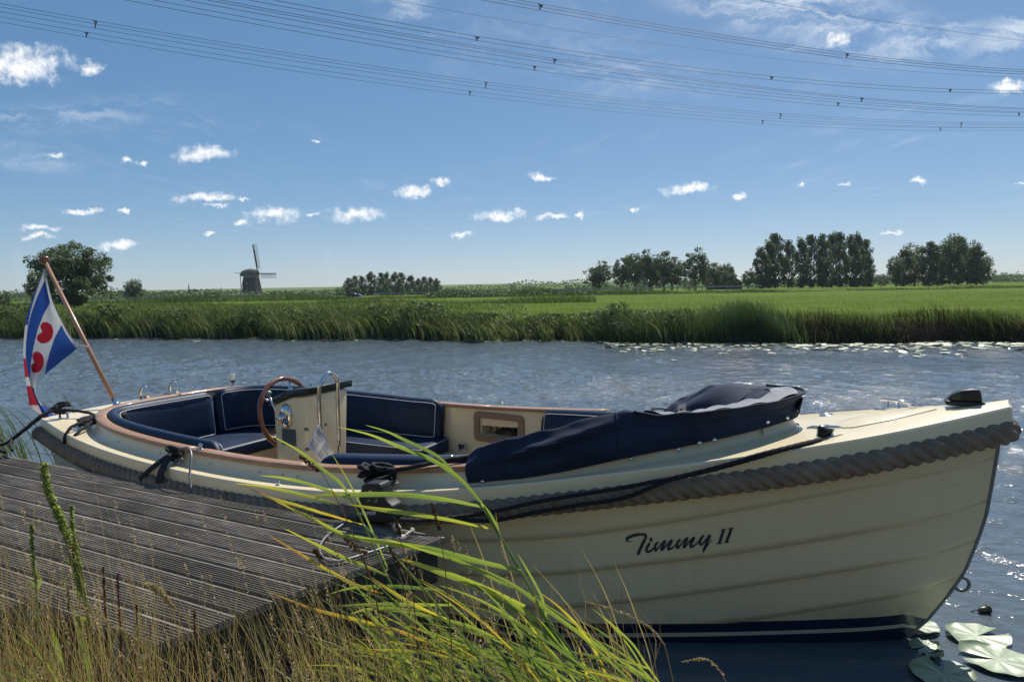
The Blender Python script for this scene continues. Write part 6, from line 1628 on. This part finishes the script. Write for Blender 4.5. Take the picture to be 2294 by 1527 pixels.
# ------------------------------------------------------------------ water lilies
def lilies():
    LM = pm('lily_pad', (.27, .33, .20), .42, col2=(.18, .24, .13), vscale=14, bump=.3, bscale=30, dist=.006, spec=.9)
    def pad_mesh(seed, r):
        rg = random.Random(seed); V = [(0, 0, .006)]; n = 40; a0 = R_(14)
        for ring, f in enumerate((.35, .7, .93, 1.0)):
            for k in range(n+1):
                a = a0+(2*math.pi-2*a0)*k/n; rr = r*f*(1+.03*math.sin(3*a+seed)+.015*math.sin(7*a))
                z = .004+.010*f*f*max(0, math.sin(2*a+seed))**2+(.012 if ring == 3 else 0)*max(0, math.sin(a*1.5+seed*2))+.003*math.sin(9*a)*f
                V.append((rr*math.cos(a), rr*math.sin(a)*.93, z))
        F = [(0, 1+k, 2+k) for k in range(n)]
        for j in range(3): F += [(1+j*(n+1)+k, 1+(j+1)*(n+1)+k, 2+(j+1)*(n+1)+k, 2+j*(n+1)+k) for k in range(n)]
        return V, F
    for i, (x, y, r, rot, lab) in enumerate([
            (2050, 1404, .105, 40, 'pale lily pad half hidden behind the bow'), (2190, 1428, .128, 10, 'folded green lily pad alone off the bow'),
            (2234, 1482, .138, 160, 'large veined lily pad at the lower corner of the water'), (2112, 1514, .125, 70, 'dark lily pad shaded by the bow'),
            (2072, 1452, .062, 200, 'tattered lily pad touching the waterline at the stem'), (2090, 1470, .040, 300, 'small torn strip of lily pad below the stem')]):
        p = atz(x, y, 0.006); V, F = pad_mesh(i+1, r); o = ob('lily_pad', V, F, LM); o.location = (p[0], p[1], .012 if i < 6 else .004); o.rotation_euler = (R_(random.uniform(-2, 2)), R_(random.uniform(-2, 2)), R_(rot)); tag(o, lab, 'lily pad', 'lily pads near the bow')
    p = atz(2204, 1368, .01); e = empty('lily_bud', tuple(p)); tag(e, 'dark floating seed pod of a water lily off the bow', 'lily bud')
    ob('pod', *lathe([(.004, -.03), (.012, -.022), (.015, 0), (.013, .014), (.020, .018), (.021, .026), (.012, .028)], 14, (0, 0, .008), (1, .1, .12)), pm('pod', (.05, .06, .03), .35), e)
    ob('pod_stalk', *tube(cr([(-.03, 0, .006), (-.05, .005, 0), (-.08, .01, -.03)], 4), .003, 6), pm('pod_stalk', (.05, .05, .02), .6), e)
    # mats of pads along the far shore: uncountable
    parts = []; n = 900
    X = np.concatenate([rng.uniform(px_x_on_shore(1330), XR+3, int(n*.8)), rng.uniform(XL, px_x_on_shore(1330), n-int(n*.8))])
    d = np.where(X > px_x_on_shore(1330), -rng.gamma(2, .45, n)-.1, -rng.gamma(2, .15, n)-.05); Y = shore(X)+d; V = []; F = []
    for i in range(n):
        r = rng.uniform(.04, .11); a0 = rng.uniform(0, 6.28); b = len(V); tilt = rng.normal(0, .08, 2)
        for k in range(9):
            a = a0+k*2*math.pi/9; x = r*math.cos(a); y = r*math.sin(a); V.append((X[i]+x, Y[i]+y, .014+.008*rng.random()+tilt[0]*x+tilt[1]*y))
        F.append(tuple(b+k for k in range(9)))
    tag(ob('lily_mat', V, F, LM, smooth=False), 'mats of floating lily leaves along the far shore', 'lily pads', kind='stuff')
lilies()

# ------------------------------------------------------------------ reeds behind the stern
def stern_reeds():
    n = 130; X = rng.uniform(-5.6, -3.75, n); Y = rng.uniform(5.5, 6.6, n); h = rng.uniform(.7, 1.15, n)
    parts = [blades(np.c_[X, Y, np.full(n, -.05)], h, np.c_[-rng.uniform(.15, .9, n), rng.normal(0, .15, n)], rng.uniform(.007, .013, n), 8, rng.uniform(.15, .45, n), 1.7, side=np.c_[np.ones(n), rng.normal(0, .3, n)], rnd=np.clip(rng.normal(.45, .2, n), 0, .9))]
    n = 26; X = rng.uniform(-4.9, -4.0, n); parts.append(blades(np.c_[X, rng.uniform(5.3, 5.8, n), np.full(n, -.05)], rng.uniform(.5, .95, n), np.c_[rng.uniform(-.45, .5, n), rng.normal(0, .1, n)], rng.uniform(.008, .013, n), 8, rng.uniform(.1, .5, n), 2, side=np.c_[np.ones(n), rng.normal(0, .3, n)], rnd=np.clip(rng.normal(.4, .2, n), 0, .9)))
    stuff('stern_reeds', parts, REEDM, 'thin reeds growing in the water behind the stern and flag', 'reeds')
stern_reeds()

# ================================================================== FOREGROUND PLANTS
def leaf_ribbon(px, Y, wpx, tip0=True, fold=.25, twist=0., n=10):
    """leaf along a sighted curve at depth Y (from tip to base); width in photo pixels at its broadest"""
    Ys = np.linspace(Y[0], Y[1], len(px)) if isinstance(Y, tuple) else np.full(len(px), Y)
    P = cr([at(x, y, q) for (x, y), q in zip(px, Ys)], n); m = len(P)
    T = np.gradient(P, axis=0); T /= np.linalg.norm(T, axis=1)[:, None]
    V = []; k = 3
    for i in range(m):
        t = i/(m-1); w = .84*wpx*P[i, 1]/F_PX*(min(1, (t/.35))**.75*(.98 if t < .7 else 1-.45*(t-.7)/.3)+.02)
        view = P[i]-CC; view /= np.linalg.norm(view); s = np.cross(T[i], view); s /= np.linalg.norm(s)+1e-9
        a = twist*(t-.5)+.35; s2 = s*math.cos(a)+np.cross(T[i], s)*math.sin(a); nn = np.cross(T[i], s2)
        V += [P[i]-s2*w/2+nn*w*fold*.5, P[i], P[i]+s2*w/2+nn*w*fold*.5]
    F = [(i*3+j, i*3+j+1, i*3+4+j, i*3+3+j) for i in range(m-1) for j in (0, 1)]
    return V, F, P
def plant(name, label, leaves, cat, group=None):
    base = at(*leaves[0][0][-1], leaves[0][1][1] if isinstance(leaves[0][1], tuple) else leaves[0][1]); e = empty(name, (float(base[0]), float(base[1]), .3)); tag(e, label, cat, group)
    o0 = np.array(e.location)
    for L_ in leaves:
        px, Y, w, hue = L_[:4]; tw = L_[4] if len(L_) > 4 else random.uniform(-1.2, 1.2); kind = L_[5] if len(L_) > 5 else 'leaf'
        if kind == 'stem':
            P = cr([at(x, y, Y[0]+(Y[1]-Y[0])*i/(len(px)-1)) for i, (x, y) in enumerate(px)], 6)-o0
            V, F = tube(P, np.linspace(w*.6, w, len(P))*2.1/F_PX/2, 6); ob('stem', V, F, FRONTLEAF, e, attrs={'rnd': np.full(len(V), hue)})
        else:
            V, F, P = leaf_ribbon(px, Y, w, twist=tw); V = np.array(V)-o0
            t = np.repeat(np.linspace(1, 0, len(V)//3), 3); ob('leaf', V, F, FRONTLEAF, e, attrs={'rnd': np.clip(hue+.22*t**4+.06*np.sin(t*9), 0, 1)})
    return e
def z6(*a): return [(600+.3487*x, 1050+.3487*y) for x, y in a]
def z2(*a): return [(500+.262*x, 780+.262*y) for x, y in a]
def front_reeds():
    D0 = (2.02, 2.12)
    plant('reed_plant', 'tallest green reed crossing the spray hood with two long arching leaves', [
        (z2((980, 670), (1250, 735), (1500, 835), (1750, 935), (1900, 1020), (2060, 1150), (2200, 1315)), D0, 12, .38),
        (z2((1218, 655), (1400, 710), (1560, 785), (1720, 860), (1850, 935), (1960, 1045)), D0, 9, .30),
        ([(1076, 1123), (1113, 1190), (1130, 1217), (1175, 1290), (1222, 1385), (1300, 1500), (1350, 1580)], (2.12, 2.15), 9, .22, 0, 'stem'),
        (z2((2200, 1310), (2290, 1440), (2350, 1560)), (2.1, 2.12), 13, .33)], 'reed', 'green reeds before the boat')
    plant('reed_plant', 'slim green reed whose leaf tip points at the console', [
        (z2((390, 735), (640, 870), (880, 1055), (1000, 1150), (1080, 1260)), (1.98, 2.05), 9, .40),
        ([(783, 1110), (815, 1175), (846, 1245), (880, 1315), (930, 1420), (985, 1560)], (2.05, 2.1), 6, .3, 0, 'stem'),
        ([(740, 1010), (790, 1095), (830, 1180), (868, 1270)], (2.05, 2.1), 5, .45)], 'reed', 'green reeds before the boat')
    plant('reed_plant', 'reed with level pale leaf in front of the black fender', [
        (z2((700, 1265), (1000, 1252), (1500, 1248), (1900, 1290), (2230, 1355)), D0, 14, .36, .8),
        ([(1084, 1135), (1120, 1200), (1185, 1310), (1260, 1440), (1330, 1570)], (2.1, 2.16), 8, .25, 0, 'stem'),
        (z2((1050, 1330), (1300, 1370), (1600, 1410), (1900, 1455), (2300, 1540)), (2.0, 2.1), 13, .62, .8)], 'reed', 'green reeds before the boat')
    plant('reed_plant', 'reed with long yellow green leaves reaching over the jetty', [
        (z2((310, 1085), (500, 1105), (700, 1150), (900, 1215), (1085, 1290)), (1.95, 2.05), 9, .55),
        (z2((95, 1152), (350, 1180), (600, 1230), (800, 1285), (975, 1330)), (1.95, 2.05), 9, .62),
        (z2((180, 1175), (400, 1275), (650, 1345), (900, 1420), (1195, 1505)), (1.95, 2.05), 8, .84),
        (z6((0, 180), (250, 300), (470, 415), (600, 445), (800, 480), (1000, 505)), (1.98, 2.06), 13, .60),
        ([(812, 1173), (900, 1262), (1000, 1380), (1090, 1500), (1130, 1570)], (2.05, 2.12), 7, .35, 0, 'stem')], 'reed', 'green reeds before the boat')
    plant('reed_plant', 'reed with the broadest drooping leaf over the jetty corner', [
        (z6((560, 445), (800, 480), (1050, 515), (1350, 590), (1620, 650)), D0, 17, .34, .6),
        (z6((740, 440), (1000, 520), (1250, 600), (1480, 720), (1750, 830)), D0, 9, .45),
        (z6((850, 575), (1050, 640), (1250, 710), (1450, 790), (1650, 880)), D0, 19, .58, .5),
        (z6((870, 590), (1200, 690), (1600, 880), (1850, 1080), (2020, 1300)), (2.05, 2.15), 14, .48, .6),
        ([(1165, 1276), (1215, 1370), (1280, 1480), (1330, 1580)], (2.1, 2.15), 8, .3, 0, 'stem')], 'reed', 'green reeds before the boat')
    plant('reed_plant', 'reed with withered orange leaves low across the jetty end', [
        (z6((0, 785), (300, 900), (600, 975), (870, 1050), (1050, 1130)), (1.92, 2.0), 10, .90),
        (z6((30, 340), (250, 450), (480, 565), (640, 630), (765, 685)), (1.95, 2.05), 10, .66),
        (z6((0, 420), (200, 540), (380, 645), (560, 740), (740, 800)), (1.95, 2.05), 9, .92),
        (z6((640, 680), (800, 790), (960, 880), (1150, 960)), (2.0, 2.05), 10, .80),
        ([(900, 1416), (960, 1470), (1020, 1570)], (2.0, 2.05), 6, .6, 0, 'stem')], 'reed', 'green reeds before the boat')
    plant('reed_plant', 'reed with level leaves at the dark gap under the jetty', [
        (z6((430, 880), (620, 872), (800, 868), (1000, 870), (1180, 872)), D0, 11, .5),
        (z6((700, 905), (900, 920), (1100, 960), (1300, 1010), (1500, 1100)), D0, 10, .45),
        (z6((400, 800), (560, 760), (800, 752), (1000, 768), (1130, 785)), D0, 10, .3),
        (z6((620, 1155), (800, 1165), (1000, 1175), (1200, 1220)), (1.9, 2.0), 10, .7),
        (z6((530, 930), (640, 900), (780, 895), (980, 910)), (2.0, 2.05), 9, .55),
        ([(1100, 1430), (1140, 1490), (1180, 1570)], (2.0, 2.05), 7, .3, 0, 'stem')], 'reed', 'green reeds before the boat')
    plant('reed_plant', 'outer reed bending towards the boat name with thin leaves', [
        ([(1160, 1240), (1195, 1300), (1215, 1340), (1225, 1385)], D0, 7, .35),
        ([(1050, 1262), (1150, 1310), (1260, 1390), (1370, 1465), (1465, 1525)], D0, 12, .4, .8),
        ([(1355, 1382), (1385, 1410), (1420, 1445), (1450, 1490), (1500, 1560)], D0, 6, .5),
        ([(1300, 1475), (1370, 1473), (1420, 1485), (1455, 1497)], D0, 8, .55),
        ([(1297, 1445), (1305, 1475), (1315, 1510), (1320, 1560)], D0, 8, .86),
        ([(1290, 1478), (1320, 1500), (1365, 1520), (1400, 1550)], D0, 8, .83),
        ([(1225, 1385), (1275, 1450), (1340, 1560)], D0, 7, .3, 0, 'stem')], 'reed', 'green reeds before the boat')
    # the rest of the clump: too many to count
    rg = np.random.default_rng(21); parts = []
    for i in range(135):
        bx = rg.uniform(880, 1480); by = 1590; L = rg.uniform(160, 520)*(1.0 if bx > 1050 else .7); ang = R_(rg.uniform(122, 172)); bend = R_(rg.uniform(5, 45))
        Yd = rg.uniform(1.95, 2.35); pts = []; x, y = bx, by+rg.uniform(-60, 0); a = ang-bend*.6
        for k in range(7):
            pts.append((x, y)); x += math.cos(a)*L/6; y -= math.sin(a)*L/6; a += bend/6
        if x < 560 or y < 1230 or x > 1330: continue
        V, F, P = leaf_ribbon(pts[::-1], (Yd-.08, Yd), rg.uniform(3, 9.5), twist=rg.uniform(-1, 1), n=4)
        hue = rg.choice([rg.uniform(.02, .42), rg.uniform(.25, .62), rg.uniform(.66, .98)], p=[.55, .33, .12])
        F = np.array(F); parts.append((np.array(V), F, np.full(len(V), hue)))
    stuff('reed_clump', parts, FRONTLEAF, 'dense clump of lower green and yellow reed leaves at the bank', 'reeds')
    # short bright leaves at the bottom corner
    plant('grass_tuft', 'broad bright green grass leaves at the lower corner before the jetty', [
        ([(-20, 1470), (30, 1487), (70, 1508), (105, 1535), (140, 1570)], (1.6, 1.65), 12, .35), ([(-30, 1496), (20, 1510), (70, 1530), (120, 1570)], (1.55, 1.6), 12, .45),
        ([(113, 1400), (122, 1428), (132, 1460), (140, 1495), (148, 1550)], (1.65, 1.7), 13, .4), ([(167, 1367), (176, 1405), (186, 1445), (198, 1490), (210, 1560)], (1.65, 1.7), 12, .22),
        ([(21, 1404), (55, 1432), (85, 1462), (112, 1495), (140, 1550)], (1.65, 1.7), 8, .5), ([(84, 1458), (105, 1480), (130, 1500), (165, 1560)], (1.65, 1.7), 8, .3)], 'grass tuft')
front_reeds()

def spikelets(P, r, n, size, rg, taper=True):
    """little scales set around a stalk path"""
    P = np.asarray(P); m = len(P); t = rg.random(n); i = np.clip((t*(m-1)).astype(int), 0, m-2); f = t*(m-1)-i
    c = P[i]*(1-f)[:, None]+P[i+1]*f[:, None]; rr = r*(np.sin(np.clip(t, .03, .97)*math.pi)**.5 if taper else 1)
    a = rg.normal(size=(n, 3)); a /= np.linalg.norm(a, axis=1)[:, None]
    return c+a*(rr*rg.random(n)**.5)[:, None], np.full(n, size)*rg.uniform(.6, 1.4, n)
def seed_plants():
    rg = np.random.default_rng(5)
    def ear(name, label, stalk, head, Y, r_px, n, mat, cat, stem_hue=.55, size=None, group=None):
        S = cr([at(x, y, Y) for x, y in stalk], 6); H = cr([at(x, y, Y) for x, y in head], 8); e = empty(name, (float(S[-1][0]), float(S[-1][1]), .35)); tag(e, label, cat, group); o0 = np.array(e.location)
        V, F = tube(S-o0, np.linspace(.0010, .0020, len(S)), 5); ob('stalk', V, F, DRYGRASS, e, attrs={'rnd': np.full(len(V), stem_hue)})
        C, s = spikelets(H-o0, r_px*Y/F_PX, n, size or .0035, rg); V, F, A = leaf_quads(C, s, rg.random(n), .45); ob('seed_head', V, F, mat, e, attrs={'rnd': A}, smooth=False)
    ear('seed_grass', 'fluffy tan grass ear drooping over the jetty planks', [(385, 1352), (420, 1390), (455, 1440), (490, 1560)], [(322, 1311), (335, 1311), (355, 1322), (373, 1340), (386, 1360)], 1.75, 8, 900, SEED, 'grass ear', size=.0042)
    ear('seed_grass', 'upright tan grass ear standing under the jetty end', [(683, 1418), (695, 1460), (700, 1560)], [(653, 1358), (662, 1378), (672, 1398), (683, 1420)], 1.9, 6, 480, SEED, 'grass ear')
    ear('seed_grass', 'arching dry grass ear over dark water under the boat name', [(1600, 1488), (1620, 1515), (1640, 1560)], [(1528, 1482), (1555, 1477), (1580, 1476), (1600, 1488), (1622, 1512)], 2.2, 4, 150, SEED, 'grass ear', size=.0045)
    ear('seed_grass', 'dry grass ear curving across the boot stripe', [(1440, 1392), (1485, 1440), (1500, 1490), (1515, 1560)], [(1313, 1347), (1350, 1357), (1395, 1372), (1430, 1388), (1465, 1412), (1490, 1445)], 2.2, 3.5, 220, SEED, 'grass ear', size=.0042)
    ear('seed_grass', 'long dry grass ear sloping over the lower planks', [(320, 1440), (360, 1475), (420, 1510), (470, 1560)], [(165, 1357), (195, 1364), (240, 1390), (280, 1415), (320, 1440)], 1.7, 4.5, 620, SEED, 'grass ear')
    for i, (st, hd, lab) in enumerate([
            ([(718, 1052), (745, 1100), (770, 1150), (800, 1220), (840, 1330), (870, 1560)], [(672, 1022), (685, 1032), (700, 1043), (713, 1055)], 'dark sedge head just under the paper sheet'),
            ([(805, 1240), (840, 1330), (880, 1560)], [(772, 1205), (785, 1215), (797, 1230), (822, 1238)], 'big dark sedge head over the jetty end'),
            ([(892, 1195), (920, 1300), (950, 1560)], [(886, 1162), (890, 1175), (893, 1188), (897, 1200)], 'dark sedge head in front of the pale swivel'),
            ([(890, 1265), (925, 1400), (960, 1560)], [(872, 1226), (880, 1240), (888, 1255), (896, 1268)], 'dark sedge head beside the cable on the jetty corner'),
            ([(985, 1190), (1000, 1300), (1020, 1560)], [(965, 1126), (972, 1140), (976, 1155), (982, 1178), (985, 1185)], 'thin dark sedge head against the rope fender'),
            ([(725, 1255), (760, 1330), (800, 1560)], [(703, 1232), (712, 1240), (722, 1250)], 'small brown sedge head by the cable loop')]):
        ear('sedge', lab, st, hd, 2.0, 9 if i == 1 else 6, 190, SEEDDK, 'sedge', .3, .0045, 'dark sedge heads on thin stalks')
    # sorrel: tall green spike at the left
    def spike(name, label, path, Y, r, n, mat, cat, size, leaves=(), group=None):
        P = cr([at(x, y, Y) for x, y in path], 8); e = empty(name, (float(P[-1][0]), float(P[-1][1]), .35)); tag(e, label, cat, group); o0 = np.array(e.location)
        V, F = tube(P-o0, np.linspace(.0012, .003, len(P)), 6); ob('stem', V, F, mat, e, attrs={'rnd': np.full(len(V), .4)})
        k = int(len(P)*.72); C, s = spikelets(P[:k]-o0, r*Y/F_PX, n, size, rg, False); V, F, A = leaf_quads(C, s, rg.random(n), .8); ob('flower_spike', V, F, mat, e, attrs={'rnd': A}, smooth=False)
        for px, w in leaves:
            V, F, _ = leaf_ribbon(px, Y, w, n=5); ob('leaf', np.array(V)-o0, F, SORREL, e, attrs={'rnd': np.full(len(V), .5)})
    spike('sorrel_plant', 'tall green flowering sorrel spike in front of the jetty', [(98, 1042), (106, 1090), (125, 1140), (147, 1190), (165, 1250), (182, 1320), (197, 1400), (210, 1560)], 1.75, 10, 1900, SORREL, 'sorrel', .0038, (([(150, 1255), (160, 1258), (172, 1264)], 14), ([(165, 1325), (175, 1328), (186, 1335)], 16), ([(178, 1385), (192, 1388), (204, 1400)], 14)))
    spike('sorrel_plant', 'side spike of the green sorrel leaning right of it', [(160, 1133), (163, 1180), (172, 1230), (184, 1290), (200, 1400)], 1.75, 5, 420, SORREL, 'sorrel', .0035)
    spike('sorrel_plant', 'small green sorrel spike at the jetty edge corner', [(70, 1177), (72, 1220), (77, 1270), (82, 1330), (90, 1560)], 1.7, 5, 420, SORREL, 'sorrel', .0035, (([(60, 1300), (72, 1308), (82, 1318)], 9), ([(95, 1290), (90, 1305), (84, 1320)], 8)))
    for i, (x, y) in enumerate([(232, 1270), (264, 1285), (306, 1352), (152, 1320), (435, 1365)]):
        spike('dock_spike', f'{ORD[i]} rusty red seed spike counted from the sorrel outward' if 0 else ['rusty red seed spike tallest beside the sorrel', 'rusty red seed spike on the clear planks', 'short rusty seed spike over the lower planks', 'rusty red seed spike left of the sorrel stem', 'rusty red seed spike at the jetty end board'][i], [(x, y), (x+1, y+40), (x+3, y+80), (x+6, y+130), (x+10, y+260)], 1.72, 2.4, 110, RUST, 'seed spike', .0036, group='rusty seed spikes')
seed_plants()

def dry_grass():
    rg = np.random.default_rng(11); parts = []
    def ok(X, Y):
        w = np.c_[X-BO[0], Y-BO[1]]; v = w@NV; u = w@AX; return (v > 2.60) | ((u > 2.75) & (v > 2.30)) | ((u > 3.62) & (v > 1.35))
    def bed(n, px, yr, hr, leanx, wmm, droop, hue, segs=5):
        Y = rg.uniform(*yr, n); X = (rg.uniform(*px, n)-PW/2)/F_PX*Y; k = ok(X, Y); X, Y = X[k], Y[k]; m = len(X)
        h = rg.uniform(*hr, m); ln = np.c_[rg.normal(leanx[0], leanx[1], m)*h, rg.normal(0, .12, m)*h]
        b = np.c_[X, Y, np.full(m, .34)]; a = rg.normal(0, .5, m)
        parts.append(blades(b, h, ln, rg.uniform(*wmm, m)/1000, segs, rg.uniform(*droop, m), 1.8, side=np.c_[np.cos(a), np.sin(a)], rnd=np.clip(rg.normal(hue[0], hue[1], m), 0, 1), curl=np.c_[rg.normal(0, .03, m), rg.normal(0, .03, m)]))
    bed(520, (-120, 420), (1.25, 1.95), (.40, .74), (-.10, .22), (1.2, 2.6), (.0, .25), (.45, .27), 6)
    bed(260, (-120, 300), (1.25, 1.9), (.60, .86), (-.12, .15), (1.2, 2.2), (.0, .15), (.5, .22), 6)
    bed(400, (250, 1000), (1.4, 2.2), (.24, .54), (-.18, .22), (1.2, 2.6), (.0, .25), (.5, .27), 6)
    bed(260, (380, 820), (1.5, 2.1), (.40, .60), (-.2, .15), (1.1, 2.0), (.0, .2), (.6, .18), 6)
    bed(230, (850, 1480), (1.8, 2.4), (.22, .50), (-.3, .2), (1.2, 2.4), (.05, .3), (.5, .25))
    bed(420, (-100, 1100), (1.3, 2.2), (.20, .42), (-.1, .5), (2.5, 5.0), (.2, .6), (.93, .06))
    bed(420, (-100, 900), (1.3, 2.2), (.26, .54), (0, .8), (.9, 1.6), (.5, 1.0), (.12, .15), 7)
    stuff('dry_grass', parts, DRYGRASS, 'tangle of dry tan grass stems on the near bank', 'grass')
    # feathery heads scattered on the dry stems
    P = []; S = []
    for i in range(230):
        Y = rg.uniform(1.3, 2.2); X = (rg.uniform(-80, 1150)-PW/2)/F_PX*Y
        if not ok(np.array([X]), np.array([Y]))[0]: continue
        h = rg.uniform(.40, .72) if X < -.6 else rg.uniform(.34, .52); dx = rg.normal(-.12, .1)*h; L = rg.uniform(.04, .10)
        q = np.array([[X+dx, Y, .34+h], [X+dx+.15*L, Y, .34+h-L]]); c, s = spikelets(q, .006, 30, .0034, rg); P.append(c); S.append(s)
    P = np.concatenate(P); S = np.concatenate(S); V, F, A = leaf_quads(P, S, rg.random(len(P)), .4)
    tag(ob('grass_heads', V, F, SEED, attrs={'rnd': A}, smooth=False), 'small feathery seed heads among the dry grass', 'grass', kind='stuff')
    # thin lone stalks rising in front of the hull
    parts.clear()
    L_ = [[(1190, 1262), (1235, 1310), (1270, 1352), (1300, 1400), (1335, 1470), (1360, 1560)], [(1300, 1225), (1338, 1292), (1365, 1350), (1385, 1410), (1405, 1480), (1425, 1560)], [(1375, 1258), (1405, 1325), (1425, 1380), (1450, 1450), (1475, 1560)], [(1268, 1346), (1300, 1385), (1330, 1440), (1350, 1500), (1365, 1560)], [(1335, 1352), (1358, 1390), (1370, 1440), (1385, 1500), (1392, 1560)], [(1295, 1432), (1315, 1462), (1330, 1500), (1340, 1560)], [(1110, 1145), (1120, 1200), (1150, 1300), (1180, 1400), (1220, 1560)], [(1050, 1170), (1075, 1230), (1110, 1330), (1150, 1450), (1180, 1560)]]
    for px in L_:
        V, F, _ = leaf_ribbon(px, 2.2, 3.0, n=6); parts.append((np.array(V), np.array(F), np.full(len(V), .62)))
    stuff('thin_stalks', parts, DRYGRASS, 'thin pale grass stalks rising before the hull planks', 'grass')
dry_grass()
